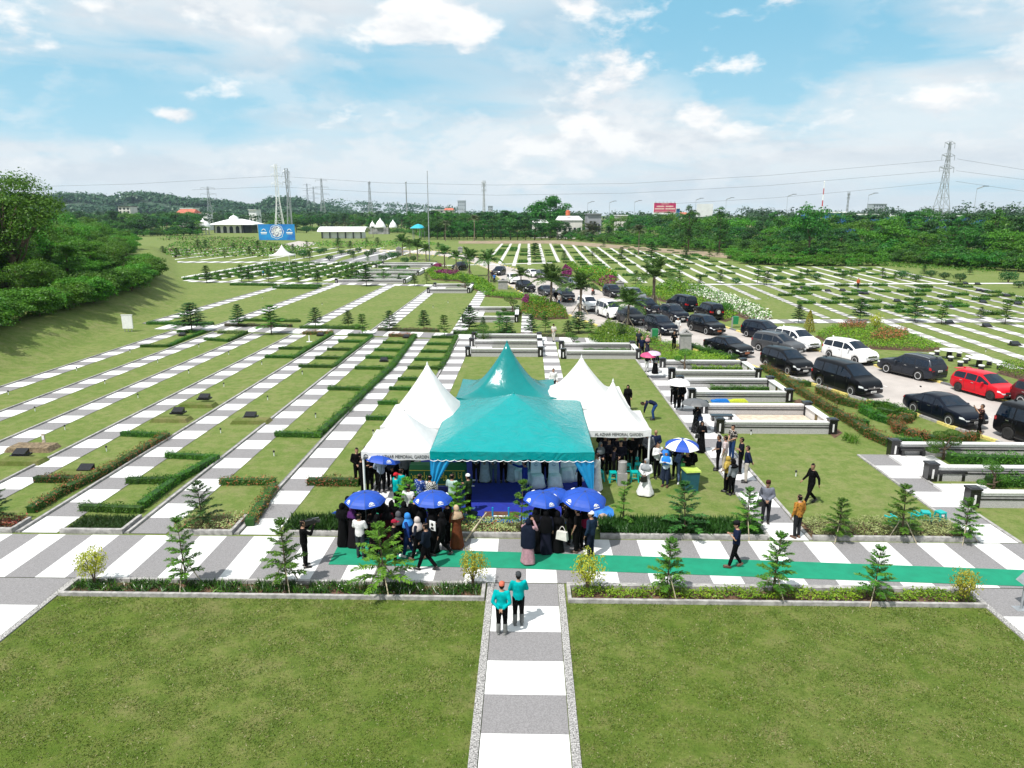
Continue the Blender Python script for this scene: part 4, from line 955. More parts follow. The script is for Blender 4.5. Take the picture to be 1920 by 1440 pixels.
# middle tree line
mid=[(110,441),(262,440),(372,438),(400,428),(500,428),(560,434),(680,436),(760,438),(800,446),(1000,447),(1060,446)]
for rn,k,h1,h2,st in (('front row',.93,7.5,10.5,15),('second row',1.06,10.5,14,15),('third row',1.2,11.5,14.5,16),('fourth row',1.5,12,15.5,18)):
    x=110; i=0
    while x<1062:
        if rn=='front row' and (378<x<505 or 560<x<790): x+=18; continue
        c=P(x,interp(x,mid)); j=rnd.choice((0,0,1,3,4,2)); put_tree(TR[j],c.x*k,c.y*k,0,rnd.uniform(h1,h2),H0[j],rnd.uniform(1.0,1.3),'tree of the far middle line, %s from the left in its %s'%(nth(i),rn),'trees of the far middle line')
        i+=1; x+=st*rnd.uniform(.8,1.2)
i=0
for x0,x1,k in ((110,372,.92),(110,372,1.02),(565,800,1.03),(795,1062,.985),(795,1062,1.05)):
    x=x0
    while x<x1:
        c=P(x,interp(x,mid)); BU[i%2].put((c.x*k,c.y*k,-.2),rnd.uniform(0,6),(rnd.uniform(1.2,1.5),rnd.uniform(1.2,1.5),rnd.uniform(.75,1.15)),'low bush below the far middle tree line, %s counted row by row'%nth(i),'bushes below the far middle trees'); i+=1; x+=rnd.uniform(9,14)
BT=tree_proto('great_tree','tree',66,24,10.0,'round',46,170,.95,L_tree,trunk_r=.6,base=.12)
c=P(1028,445); hh=AT(1028,357,c.y).z; BT.put((c.x,c.y,0),0,(hh/24*1.08,hh/24*1.08,hh/24),'huge round tree standing alone above the far middle tree line')
# left bank
LT=tree_proto('spreading_tree','tree',67,14,5.4,'round',70,230,.30,L_treeb,trunk_r=.36,base=.26)
LT2=tree_proto('dense_tree','tree',68,9,4.6,'round',56,220,.30,L_treeb,trunk_r=.2,base=.12); LT3=tree_proto('dense_tree','tree',69,9,4.4,'layer',60,190,.30,L_treeb,trunk_r=.2,base=.1)
LB=tree_proto('bank_bush','bush',74,3.0,2.1,'round',34,220,.19,L_treeb,'bush',.07,.0); LB2=tree_proto('bank_bush','bush',75,3.0,2.2,'round',34,220,.19,L_treeb,'bush',.07,.0)
def on_bank(px,Y,yt,pr,h0,w,label,group=None,lift=0):
    p=AT(px,500,Y); z=bank_z(p.x,Y)-.15; h=AT(px,yt,Y).z-z; pr.put((p.x,Y,z),rnd.uniform(0,6),(h/h0*w,h/h0*w,h/h0),label,group)
on_bank(34,80,312,LT,14,1.0,'big spreading tree with a thick dark trunk at the left edge')
def bank_off(s,d):      # point d metres up the bank, s along its foot
    k=0
    while k<len(BK)-2 and s>math.dist(BK[k],BK[k+1]): s-=math.dist(BK[k],BK[k+1]); k+=1
    a,b=BK[k],BK[k+1]; L=math.dist(a,b); dx,dy=(b[0]-a[0])/L,(b[1]-a[1])/L
    return a[0]+dx*s-dy*d,a[1]+dy*s+dx*d
s_=30.0; i=0
while s_<128:
    x,y=bank_off(s_,6.3+rnd.uniform(-.6,.6)); h=rnd.uniform(2.5,3.4); (LB,LB2)[i%2].put((x,y,bank_z(x,y)-.2),rnd.uniform(0,6),(h/3*1.12,h/3*1.12,h/3),'flowering green bush on the edge of the left bank, %s from the near end'%nth(i),'bushes on the left bank'); i+=1; s_+=rnd.uniform(2.2,3.0)
i=0
for d,st,h1,h2 in ((12.5,4.4,4.4,6.0),(20,5.5,7.0,9.0),(29,7,9.0,11.5),(42,8.5,11,13.5)):
    s_=34.0+d*.3
    while s_<232-d*.25:
        x,y=bank_off(s_,d+rnd.uniform(-2,2)); s_+=st*rnd.uniform(.8,1.2)
        if y<45 or math.hypot(x+57,y-80)<5.5: continue
        pr=rnd.choice((LT2,LT3,LT2)); h=rnd.uniform(h1,h2)*(.92 if y>130 else 1); w=h/9*rnd.uniform(.95,1.25)
        pr.put((x,y,bank_z(x,y)-.2),rnd.uniform(0,6),(w,w,h/9),'leafy tree behind the left bank bushes, %s from the front'%nth(i),'trees on the left bank'); i+=1
# distant wood and hills
def far_wood():
    rng=np.random.default_rng(5)
    top=[(-120,356),(60,352),(100,353),(150,352),(200,355),(262,350),(300,352),(345,352),(370,358),(420,366),(470,368),(500,366),(545,358),(575,366),(615,368),(640,382)]
    m=MB(); rowsf=[]; cs=[]; rs=[]
    for px in range(-120,660,12):
        yt=interp(px,top); r=[]
        for Y,k in ((1180,0),(1300,.45),(1420,.85),(1560,.97)):
            a=AT(px,yt+17,1560); x=AT(px,400,Y).x; z=max(0,a.z*k*(1+.12*sin(px*.05))); r.append((x,Y,z-2))
            for q in range(9): cs.append((x+rng.normal()*9,Y+rng.uniform(-60,60),z-3+rng.uniform(-2,1))); rs.append(rng.uniform(9,15))
        rowsf.append(r)
    m.rings(rowsf,cap=False,closed=False); tag(m.build('hills',plain('hill_green',(.02,.05,.02),.9,.3,.02)),'wooded hills on the left horizon',kind='structure')
    top2=[(560,384),(640,372),(700,376),(760,378),(800,381),(850,384),(880,392),(960,396)]
    for px in range(500,1000,7):
        z=AT(px,interp(px,top2),2000).z
        for q in range(3): cs.append((AT(px,400,2000).x+rng.normal()*10,2000+rng.uniform(-80,80),z-14-q*13)); rs.append(rng.uniform(14,20))
    V=cluster_leaves(cs,rs,36,6.5,rng,.75); tag(np_obj('distant_wood',V,4,L_far),'wood covering the distant hills',kind='stuff')
    cs=[];rs=[]
    for i in range(760):
        px=rng.uniform(-60,1990); Y=rng.uniform(520,1050)
        hmax=15 if px<1350 else 17
        cs.append((AT(px,400,Y).x,Y,rng.uniform(3,hmax-4))); rs.append(rng.uniform(5,8.5))
    for px,yt,Y in ((1385,388,900),(1400,385,900),(1425,388,900),(1440,392,900),(1450,394,880),(1640,388,760),(1670,385,700),(1690,390,700),(1750,384,650),(1835,380,620),(1850,378,600),(1880,384,600),(1910,382,600),(1800,388,700),(1925,380,600),(1870,388,560),(1075,395,700),(960,392,700),(935,395,760),(1660,392,560),(1720,392,560)):
        a=AT(px,yt,Y)
        for q in range(4): cs.append((a.x+rng.normal()*5,Y+rng.normal()*8,a.z-5-q*3.5)); rs.append(rng.uniform(5,8))
    V=cluster_leaves(cs,rs,46,2.6,rng,.8); tag(np_obj('distant_wood',V,4,L_far),'distant belt of trees between the park and the horizon',kind='stuff')
far_wood()
# grave hedges on the far fields
gh=hedge('low hedge',[(-1.25,0),(1.25,0)],.5,.34,L_hedge,ls=.16,dens=150,name='grave_hedge',cat='hedge'); GH=Proto(gh)
hp=[]
for i in range(-2,22):
    xk=-3.7+3.62*i; tl=.0017*max(0,xk); y=132+rnd.uniform(0,9) if i>3 else 178
    while y<(270 if i<14 else 200):
        if rnd.random()<.62: hp.append((xk+2.5+tl*(y-170),y,rnd.uniform(.75,.95)))
        y+=rnd.choice((3.5,5,8,12,16))
for i in range(12,24):
    xk=-3.7+3.62*i; tl=.0017*xk; y=84
    while y<120:
        if rnd.random()<.6: hp.append((xk+2.5+tl*(y-170),y+rnd.uniform(0,4),.85))
        y+=5
nR=len(hp)
rnd.shuffle(hp)
for k,(x,y,s) in enumerate(hp[:215]): GH.put((x,y,0),rnd.uniform(-.04,.04),(s,1,rnd.uniform(.8,1.2)),'low dark green hedge strip crossing a plot of the right grave field','low hedges of the right grave field')
hl=[]
for i in range(11):
    y=129
    while y<174:
        if rnd.random()<.75: hl.append((-64.0+4.2*i+2.6,y))
        y+=4.4
for x,y in hl[:84]: GH.put((x,y,0),rnd.uniform(-.05,.05),(1,1,1.2),'low hedge strip crossing a plot of the back left grave field','low hedges of the back left grave field')
bpx('ground_cover','patchwork of low planting on the farthest left grave field',[(290,478),(330,455),(480,452),(600,470),(560,482),(330,484)],[L_treeb,L_brown,L_hedge,L_pale],.7,.9,1.1,weights=[.5,.15,.25,.1],soil=False,patchy=.5)
# headstones on the far right field
for i,(px,py) in enumerate(((1505,541),(1552,547),(1580,546),(1613,551),(1623,552),(1682,566),(1720,564),(1745,570),(1780,577),(1810,533),(1833,534),(1836,546),(1848,548),(1888,556),(1843,568),(1908,571),(1780,607),(1850,613),(1903,648))):
    c=P(px,py); HS.put((c.x,c.y,.0),0,1.5,'black headstone in the right grave field, %s from the left'%nth(i) if False else 'small black headstone of the right grave field, %s in picking order'%nth(i) if False else 'black headstone lying in the right grave field, %s from the left'%nth(sorted([1505,1552,1580,1613,1623,1682,1720,1745,1780.0,1810,1833,1836,1848,1888,1843,1908,1780.5,1850,1903]).index(px if i!=16 else 1780.5)),'headstones of the right grave field')
# ------------------------------------------------------------------ far structures
def textobj(name,txt,size,mat,parent=None,M=None,ext=.004,align='CENTER'):
    cu=bpy.data.curves.new(name,'FONT'); cu.body=txt; cu.size=size; cu.extrude=ext; cu.align_x=align; cu.align_y='CENTER'
    o=bpy.data.objects.new(name,cu); COL.objects.link(o); dg=bpy.context.evaluated_depsgraph_get(); dg.update()
    me=bpy.data.meshes.new_from_object(o.evaluated_get(dg)); bpy.data.objects.remove(o); bpy.data.curves.remove(cu)
    me.materials.clear(); me.materials.append(mat)
    if M is not None: me.transform(M)
    o=bpy.data.objects.new(name,me); link(o,parent); return o
UP=Matrix.Rotation(pi/2,4,'X')     # text standing up, read from -Y
M_roofw=plain('white_roof',(.76,.77,.78),.5,.06,.4); M_wall=plain('cream_wall',(.62,.60,.57),.8,.08,.3); M_darkw=plain('dark_window',(.02,.022,.03),.2,.2,1)
M_blue=plain('factory_blue',(.03,.14,.40),.6,.15,.2); M_red=plain('roof_tiles',(.45,.13,.08),.8,.2,.5); M_navyb=plain('banner_blue',(.01,.10,.42),.5,.3,.15,col2=(.01,.28,.62))
def arch(m,cx,y,z0,w,h,t,mat=0):
    pts=[(cx-w/2,z0),(cx+w/2,z0)]+[(cx+w/2*cos(a),z0+h-w/2+w/2*sin(a)) for a in np.linspace(0,pi,9)]
    n=len(pts); vs=[(p[0],y,p[1]) for p in pts]+[(p[0],y+t,p[1]) for p in pts]
    m.add(vs,[tuple(range(n)),tuple(range(2*n-1,n-1,-1))]+[(i,n+i,n+(i+1)%n,(i+1)%n) for i in range(n)],mat)
def mosque():
    c=P(436,437); s=c.y/1331*.97; r=thing('mosque','white hip roofed prayer hall with a small dome and dark arches','mosque',(c.x,c.y,0),sc=.76); r.scale=(.74,.74,.86)
    w=32*1.0; MB().box((-3,8,3.1),(24,16,6.2)).build('wall',M_wall,r)
    for k in range(4):
        m=MB(); arch(m,-12.0+5.6*k,-.12,0,3.2,5.2,.3); m.build('arched_window',M_darkw,r)
    MB().box((13,8,3.0),(8,13,6.0)).build('porch',M_darkw,r)
    for x in (-15.2,9.3,17.8): MB().box((x,-1.2,3.0),(.7,.7,6)).build('column',M_darkw,r)
    m=MB(); rg=[]
    for k,z in ((1.0,6.1),(.99,6.7),(.42,9.6),(.2,10.4)): rg.append([(1.5-20*k,8-12*k,z),(1.5+20*k,8-12*k,z),(1.5+20*k,8+12*k,z),(1.5-20*k,8+12*k,z)])
    m.rings(rg); m.build('roof',M_roofw,r)
    m=MB(); m.lathe([(4.2,9.4),(4.2,10.4),(3.7,11.4),(2.4,12.4),(1.0,12.9),(.15,13.1),(.1,14.2)],16,c=(-1,8,0)); m.build('dome',M_roofw,r,smooth=True)
    c=P(383,440); r=thing('small_dome','small white dome pavilion just left of the prayer hall','pavilion',(c.x,c.y,0)); MB().lathe([(4.2,4.0),(4.2,4.6),(3.6,6.2),(2.2,7.6),(.6,8.4),(.1,9.6)],14).build('dome',M_roofw,r,smooth=True)
    for k in range(4): MB().tube([(3*cos(k*1.57+.8),3*sin(k*1.57+.8),0),(3*cos(k*1.57+.8),3*sin(k*1.57+.8),4.1)],.3,6).build('column',M_wall,r)
mosque()
def banner():
    c=P(520,450.5); r=thing('banner','large blue banner with a white round calligraphy emblem below the white pylon','banner',(c.x,c.y,0)); w=17.0; h=7.2
    MB().box((0,0,h/2+.1),(w,.25,h)).build('panel',M_navyb,r)
    m=MB()
    n=28
    def disc(m,cx,cz,rad,y,wob=0,mat=0):
        pts=[(cx+rad*(1+wob*cos(8*2*pi*k/48))*cos(2*pi*k/48),y,cz+rad*(1+wob*cos(8*2*pi*k/48))*sin(2*pi*k/48)) for k in range(48)]
        m.add(pts,[tuple(range(48))],mat)
    disc(m,0,3.9,3.25,-.14,.05,0); disc(m,0,3.9,3.05,-.150,.05,1); disc(m,0,4.0,2.55,-.160,.02,0)
    m.build('emblem',[M_wmetal,M_navyb],r)
    m=MB(); rg=np.random.default_rng(9)
    for k in range(46):
        a=rg.uniform(0,6.28); d=2.3*math.sqrt(rg.random()); x,z=d*cos(a),4.0+d*sin(a); b=rg.uniform(0,6.28); l=rg.uniform(.3,.7)
        m.tube([(x-l*cos(b),-.17,z-l*sin(b)*.6),(x,-.17,z+.1),(x+l*cos(b+.5),-.17,z+l*sin(b+.5)*.6)],.075,4)
    m.build('calligraphy',plain('calligraphy_blue',(.01,.03,.2),.5),r)
    for sx in (-6,6):
        m=MB(); m.tube([(sx-.9+1.8*k/8,-.15,4.4+.7*sin(pi*k/8)) for k in range(9)],.16,5); m.box((sx,-.15,3.5),(2.9,.06,.55)); m.box((sx,-.15,2.9),(2.5,.06,.22)); m.build('logo',M_wmetal,r)
    for x in (-7,-2.5,2.5,7): MB().box((x,.5,3.5),(.2,.2,7)).build('support',M_gmetal,r)
banner()
def pavilion():
    c=P(641,447); r=thing('pavilion','long white open pavilion with a vaulted roof and dark posts','pavilion',(c.x,c.y,0))
    MB().box((0,5,1.7),(20,9,3.4)).build('wall',M_roofw,r)
    for k in range(6): MB().box((-9.9+3.95*k,-.1,1.75),(.55,.5,3.5)).build('post',M_darkw,r)
    m=MB(); rg=[]
    for x in (-12,12): rg.append([(x*(1 if 0<k<10 else 1.0),-1.4+1.4*k,3.4+2.3*sin(pi*k/10)**.8) for k in range(11)]+[(x,-1.4+1.4*k,3.2+2.0*sin(pi*k/10)**.8) for k in range(10,-1,-1)])
    m.rings(rg); m.build('roof',M_roofw,r,smooth=False)
pavilion()
c=P(710,439); r=thing('domed_gate','white building with three small pointed domes before the far trees','building',(c.x,c.y,0),sc=.88)
MB().box((0,2,2.2),(14,5,4.4)).build('wall',plain('grey_wall',(.25,.25,.25),.8,.3,.5),r)
for x,s in ((-4.5,.8),(1,1.5),(10,1.1)):
    MB().lathe([(2.6*s,4.3),(2.6*s,4.9),(2.3*s,6.0*1),(1.5*s,6.4+1.2*s),(.4*s,6.6+2.2*s),(.05,7.2+2.6*s)],12,c=(x,2,0)).build('dome',M_roofw,r,smooth=True)
c=P(785,449); r=thing('gazebo','small round gazebo with a bright cyan roof','gazebo',(c.x,c.y,0)); MB().lathe([(4.0,5.3),(3.9,5.5),(1.5,6.9),(.1,7.3)],10).build('roof',plain('cyan_roof',(.02,.38,.50),.5),r)
for k in range(5): MB().tube([(3*cos(k*1.257),3*sin(k*1.257),0),(3*cos(k*1.257),3*sin(k*1.257),5.5)],.14,5).build('post',M_gmetal,r)
# pylons
def lattice(name,label,px,yt,Y,wb,wt,arms,mat=M_gmetal,bar=.16,z0=0,nseg=9,taper=.55):
    a=AT(px,yt,Y); r=thing(name,label,'pylon',(a.x,Y,0),rz=.5); H=a.z; m=MB()
    def wid(t): return wb+(wb*.28-wb)*min(1,t/taper) if t<taper else wb*.28+(wt-wb*.28)*(t-taper)/(1-taper)
    zs=[H*(1-(1-i/nseg)**1.15) for i in range(nseg+1)]; zs=[H*i/nseg for i in range(nseg+1)]
    for i in range(nseg):
        A=[(sx*wid(i/nseg)/2,sy*wid(i/nseg)/2,zs[i]) for sx,sy in ((-1,-1),(1,-1),(1,1),(-1,1))]; B=[(sx*wid((i+1)/nseg)/2,sy*wid((i+1)/nseg)/2,zs[i+1]) for sx,sy in ((-1,-1),(1,-1),(1,1),(-1,1))]
        for k in range(4):
            k2=(k+1)%4; m.tube([A[k],B[k]],bar,4); m.tube([A[k],B[k2]],bar*.55,3); m.tube([A[k2],B[k]],bar*.55,3); m.tube([B[k],B[k2]],bar*.55,3)
    m.build('tower',mat,r)
    for t,l in arms:
        z=H*t; m=MB(); w=wid(t)
        for s in (-1,1):
            m.tube([(s*w/2,-w/2,z-.8),(s*l,0,z)],bar*.7,4); m.tube([(s*w/2,w/2,z-.8),(s*l,0,z)],bar*.7,4); m.tube([(s*w/2,0,z+.9),(s*l,0,z)],bar*.6,4); m.tube([(s*l,0,z),(s*l,0,z-2.2)],bar*.7,5)
        m.build('crossarm',mat,r)
    return r
M_galv=plain('galvanised_steel',(.50,.52,.54),.5,.1,1,metal=.2)
lattice('pylon','tall grey lattice pylon with three pairs of arms at the right',1782,266,335,8.5,.5,[(.99,3.6),(.87,4.6),(.75,5.2)],M_gmetal,.14)
lattice('pylon','white lattice pylon rising behind the blue banner',516,308,400,5.6,1.1,[(.97,2.5),(.86,2.8),(.74,2.8)],M_roofw,.125,taper=.5)
lattice('pylon','dark slender lattice mast right of the white pylon',536,316,470,3.4,1.8,[(.95,2.2),(.8,2.6)],M_gmetal,.15)
for px,yt,l,Y in ((602,335,'wide armed power pylon above the wooded hill',900),(692,340,'narrow power pylon over the far tree line',900),(575,344,'faint double power pylon behind the hill, left one',1400),(587,350,'faint double power pylon behind the hill, right one',1400),(389,350,'grey power pylon left of the white pylon',800)):
    lattice('pylon',l,px,yt,Y,9,1.2,[(.97,7),(.82,8),(.67,9)] if px!=692 else [(.98,1.6)],M_gmetal,.2)
lattice('radio_mast','slim grey radio mast carrying many antennas in the middle',907,339,600,2.4,2.0,[(.97,1.9),(.9,2.0),(.82,1.9)],M_galv,.2,taper=.9)
lattice('radio_mast','small far radio mast left of the grey tower block',1592,360,700,2.2,1.8,[(.95,1.8),(.85,1.8)],M_gmetal,.2,taper=.9)
def pole(name,label,cat,px,yt,Y,r0,r1,mat,bands=None,lamp=False,yb=None):
    if yb: Y=P(px,yb).y
    a=AT(px,yt,Y); o=thing(name,label,cat,(a.x,Y,0)); m=MB()
    if bands:
        for i in range(bands): m.tube([(0,0,a.z*i/bands),(0,0,a.z*(i+1)/bands)],[r0+(r1-r0)*i/bands,r0+(r1-r0)*(i+1)/bands],8,i%2)
        m.build('pole',[M_wmetal,plain('signal_red',(.45,.03,.03),.5)],o)
    else: m.tube([(0,0,0),(0,0,a.z)],[r0,r1],8).build('pole',mat,o)
    if lamp:
        k=AT(px,yt,Y).z/11; MB().tube([(0,0,a.z),(1.4*k,0,a.z+.5*k)],.12*k,5).build('arm',mat,o); MB().box((1.8*k,0,a.z+.55*k),(1.1*k,.35*k,.14*k)).build('lamp_head',M_dmetal,o)
    else: MB().lathe([(r1,a.z),(r1*1.8,a.z+r1*1.5),(0.01,a.z+r1*4)],8).build('finial',mat,o)
    return o
pole('flagpole','tall bare white flagpole beside the upper palms','flagpole',801,322,183,.15,.08,M_gmetal)
pole('chimney_pole','red and white banded pole above the right tree belt','pole',1546,342,420,.5,.22,M_wmetal,bands=9)
pole('mast','thin grey mast left of the flagpole on the horizon','mast',761,343,700,.8,.5,M_gmetal)
pole('mast','thin mast right of the white pylon','mast',541,322,430,.25,.15,M_gmetal)
for px,yt,Y,l in ((1102,381,420,'street lamp above the white roofs, left'),(1143,380,420,'street lamp above the white roofs, middle'),(1190,379,420,'street lamp above the white roofs, right'),(1305,375,420,'street lamp right of the red billboard'),(1362,374,420,'street lamp between the billboard and the round far trees'),(1477,368,400,'street lamp left of the banded pole'),(1629,366,380,'street lamp left of the grey tower block'),(1832,354,330,'tall street lamp right of the big pylon')):
    pole('street_lamp',l,'street lamp',px,yt,Y,.12,.07,M_gmetal,lamp=True)
# power lines
def wire(label,pts,Y0,Y1,r=.07):
    c=[]
    for i in range(len(pts)-1):
        for k in range(8 if i<len(pts)-2 else 9):
            t=k/8; x=pts[i][0]+(pts[i+1][0]-pts[i][0])*t; y=pts[i][1]+(pts[i+1][1]-pts[i][1])*t
            f=(x-pts[0][0])/(pts[-1][0]-pts[0][0]); c.append(AT(x,y,Y0+(Y1-Y0)*f))
    m=MB(); m.tube(c,[r*p.y/500 for p in c],4); tag(m.build('power_line',M_dmetal),label,'power line')
wire('upper power line between the left pylons and the big right pylon',[(516,330),(720,343),(930,347),(1180,344),(1440,329),(1770,300)],400,335)
wire('second power line below it, between the left pylons and the big right pylon',[(516,350),(720,361),(930,366),(1180,362),(1440,348),(1768,320)],400,335)
wire('third power line reaching the lowest arm of the big right pylon',[(1260,382),(1450,371),(1600,358),(1765,342)],380,335)
wire('upper power line leaving the big pylon to the right',[(1795,298),(1930,320)],335,350); wire('middle power line leaving the big pylon to the right',[(1793,320),(1930,338)],335,350); wire('lowest power line leaving the big pylon to the right',[(1792,340),(1930,360)],335,350)
wire('faint upper line left of the white pylon',[(-20,352),(250,345),(516,330)],420,400); wire('faint lower line left of the white pylon',[(360,356),(516,350)],420,400)
# billboard
a=AT(1247,380,470); b=AT(1247,402,470); r=thing('billboard','red and white roadside billboard above the right tree belt','billboard',(a.x,470,0)); wB=14.6; hB=a.z-b.z
MB().box((0,0,(a.z+b.z)/2),(wB,.5,hB)).build('frame',M_wmetal,r)
MB().box((0,-.3,(a.z+b.z)/2+.55),(wB*.95,.1,hB*.80)).build('poster',plain('poster_crimson',(.42,.012,.10),.5,.08,.3),r)
m=MB(); zz=(a.z+b.z)/2+.55
for z,xs,h in ((2.3,np.linspace(-2.2,2.2,8),.5),(.75,[x for x in np.linspace(-5,5,15) if abs(x)>.5],.95),(-.75,[x for x in np.linspace(-6.2,6.2,21) if abs(x)>.4],.8),(-2.2,np.linspace(-6.2,6.2,30),.3)):
    for i,x in enumerate(xs): m.box((x,-.37,zz+z+.05*(i%2)),(.48 if h>.6 else .32,.05,h*(.8+.2*((i*7)%3)/2)))
m.build('lettering',plain('lettering_cream',(.75,.66,.55),.6),r)
for x in (-6.9,0): MB().box((x,.3,b.z/2),(.35,.35,b.z)).build('leg',M_dmetal,r)
for k in range(6): MB().box((-6+2.4*k,-.5,a.z+.35),(.6,.5,.25)).build('lamp',M_dmetal,r)
a=AT(1322,382,520); r=thing('blank_billboard','pale empty back side of a second billboard right of the red one','billboard',(a.x,520,0)); MB().box((0,0,a.z-4.5),(11.5,.4,9)).build('panel',plain('panel_pale',(.62,.63,.66),.8,.05,.3),r)
MB().box((4.5,.4,(a.z-9)/2),(.8,.8,a.z-9)).build('leg',M_gmetal,r)
# buildings
def block(label,px0,px1,yt,Y,dep,wm,rm=None,rh=0,name='building',win=0,zb=0):
    a=AT(px0,yt,Y); b=AT(px1,yt,Y); w=b.x-a.x; r=thing(name,label,'building',((a.x+b.x)/2,Y,0)); H=a.z-rh
    MB().box((0,dep/2,H/2),(w,dep,H)).build('wall',wm,r)
    if rm:
        m=MB()
        if rh>1.0: m.add([(-w/2-.4,-.5,H),(w/2+.4,-.5,H),(w/2+.4,dep+.5,H),(-w/2-.4,dep+.5,H),(-w/2+1,dep/2,H+rh),(w/2-1,dep/2,H+rh)],[(0,1,5,4),(2,3,4,5),(1,2,5),(3,0,4),(3,2,1,0)])
        else: m.box((0,dep/2-.3,H+rh/2),(w+.8,dep+1.2,max(.3,rh)))
        m.build('roof',rm,r)
    if win:
        for i in range(win):
            for z in ([H*.5] if H<16 else [H*.35,H*.55,H*.75,H*.9]): MB().box((-w/2+w*(i+.5)/win,-.06,z),(w/win*.45,.12,min(1.8,H*.22))).build('window',M_darkw,r)
    return r
block('long blue factory hall with a white roof edge behind the right trees',1670,1880,404,420,25,M_blue,M_roofw,.7,win=14)
block('lower blue factory wing right of the banded pole',1533,1585,397,430,25,M_blue,M_roofw,.7,win=4); block('middle blue factory wing behind the right trees',1586,1668,401,425,25,M_blue,M_roofw,.7,win=5)
M_cityg=plain('tower_grey',(.34,.37,.42),.8,.1,.1)
block('hazy grey tower block on the right horizon',1638,1663,382,1100,20,M_cityg,M_cityg,.5,win=5); block('hazy grey tower on the far horizon left of the radio mast',858,872,376,1900,25,M_cityg,M_cityg,.5,win=4); block('low hazy block right of the radio mast',915,923,386,1700,25,M_cityg,M_cityg,.5,win=3)
block('white house with a dark top storey left of the wooded hill',221,243,386,640,12,M_wall,M_darkw,.6,win=3); block('red tiled house beyond the left trees',328,362,392,560,14,M_wall,M_red,3.2,win=3); block('pale house behind the red tiled roof',338,362,390,640,12,M_wall,M_roofw,.5,win=3); block('small white house right of the red roof',374,388,400,560,10,M_roofw,M_wall,.4,win=2)
block('red roofed row of far houses',832,850,390,900,16,M_wall,M_red,2.5,win=2); block('far cream house near the middle horizon',808,832,393,900,16,M_wall,M_roofw,.5,win=3); block('far white shed below the pylons',400+66,480,393,560,10,M_roofw,M_roofw,.4,win=2)
block('long white roofed workshop right of the huge tree',1045,1092,405,360,22,M_wall,M_roofw,2.0,win=5); block('grey workshop with pink side right of the white roofs',1102,1128,400,380,18,plain('grey_shed',(.28,.29,.32),.8,.1,.2),M_gmetal,.5,win=3); block('small cream house at the left end of the right tree belt',1158,1176,403,390,14,M_wall,M_roofw,.4,win=2)
block('white low shed left of the white roofs',998,1028,412,370,14,M_wall,M_roofw,1.5,win=3); block('red house roof far behind the billboard',1270,1292,398,560,12,M_wall,M_red,2,win=2); block('blue shop sign building right of the billboard',1266,1275,390,520,8,M_blue,M_roofw,.4,win=1)
r=thing('water_tank','orange water tank on the white workshop roof','water tank',(AT(1065,398,365).x,366,AT(1065,404,366).z)); MB().lathe([(1.1,0),(1.1,2.2),(.3,2.6)],12).build('tank',plain('tank_orange',(.55,.14,.06),.5),r); MB().lathe([(.35,2.6),(.35,2.75)],8).build('lid',M_dmetal,r)
# white board, pillars, bins, tables
c=P(241,622); r=thing('notice_board','blank white notice board on two legs at the foot of the left bank','notice board',(c.x,c.y,0)); MB().box((0,0,1.0),(1.05,.12,1.35)).build('panel',M_wmetal,r); MB().box((0,0,1.7),(1.15,.16,.06)).build('cap',M_wmetal,r)
for s in (-.35,0,.35): MB().box((s,0,.17),(.05,.05,.34)).build('leg',M_gmetal,r)
def pillar(label,px,yb,yt,w):
    c,h=h_at(px,yb,yt); r=thing('stone_pillar',label,'stone pillar',(c.x,c.y,0)); MB().box((0,0,h*.38),(w,w*.8,h*.76),tap=.94).build('shaft',M_pillar,r); MB().box((0,0,h*.785),(w*1.12,w*.92,h*.05)).build('cornice',M_pillar,r)
    m=MB(); m.add([(-w*.5,-w*.38,h*.81),(w*.5,-w*.38,h*.81),(w*.5,w*.38,h*.81),(-w*.5,w*.38,h*.81),(-.06,-w*.3,h),(.06,-w*.3,h),(.06,w*.3,h),(-.06,w*.3,h)],[(3,2,1,0),(4,5,6,7),(0,1,5,4),(1,2,6,5),(2,3,7,6),(3,0,4,7)]); o=m.build('gable_top',M_pillar,r)
    for x,z in ((-.14,.86),(.14,.86),(0,.92)): MB().lathe([(.001,0),(w*.07,0),(w*.07,.02),(.001,.02)],8,axis='y',c=(x*w,-w*.36,h*z)).build('hole',M_black,o)
pillar('grey stone marker pillar with a gabled top at the road corner',1284,656,617,.95); pillar('pale stone marker pillar between the lawns and the dark car',1162,545,525,1.2); pillar('pale block pillar with a flat sign beside the left car row',943,542,522,1.5); pillar('slim pale pillar left of the flagpole palms',748,478,462,1.5); pillar('pale pillar beside the upper palms at the bend',863,474,462,1.4)
r=thing('concrete_pipe','grey concrete pipe stub standing on a square block on the lawn','concrete pillar',P(1166,908)); MB().box((0,0,.28),(.40,.40,.56)).build('block',M_pillar,r); MB().lathe([(.19,.56),(.19,1.05),(.165,1.06),(.15,1.0)],16).build('pipe',M_pillar,r,smooth=False)
def bin_big():
    c=P(1293,918); r=thing('wheelie_bin','dark teal wheelie bin with a lime green lid on the lawn','bin',(c.x,c.y,0),.15); MB().box((0,0,.47),(.52,.58,.86),tap=1.12).build('body',plain('bin_teal',(.012,.085,.12),.45,.1,5),r)
    m=MB(); m.box((0,0,.93),(.66,.72,.07),tap=.96); m.box((0,.36,.91),(.5,.06,.05)); m.build('lid',plain('lid_lime',(.42,.56,.10),.4,.08,5),r)
    for s in (-1,1): MB().lathe([(.001,-.03),(.09,-.03),(.09,.03),(.001,.03)],12,axis='x',c=(s*.24,.27,.09)).build('wheel',M_black,r)
bin_big()
M_gbin=plain('bin_green',(.015,.20,.07),.5,.1,5)
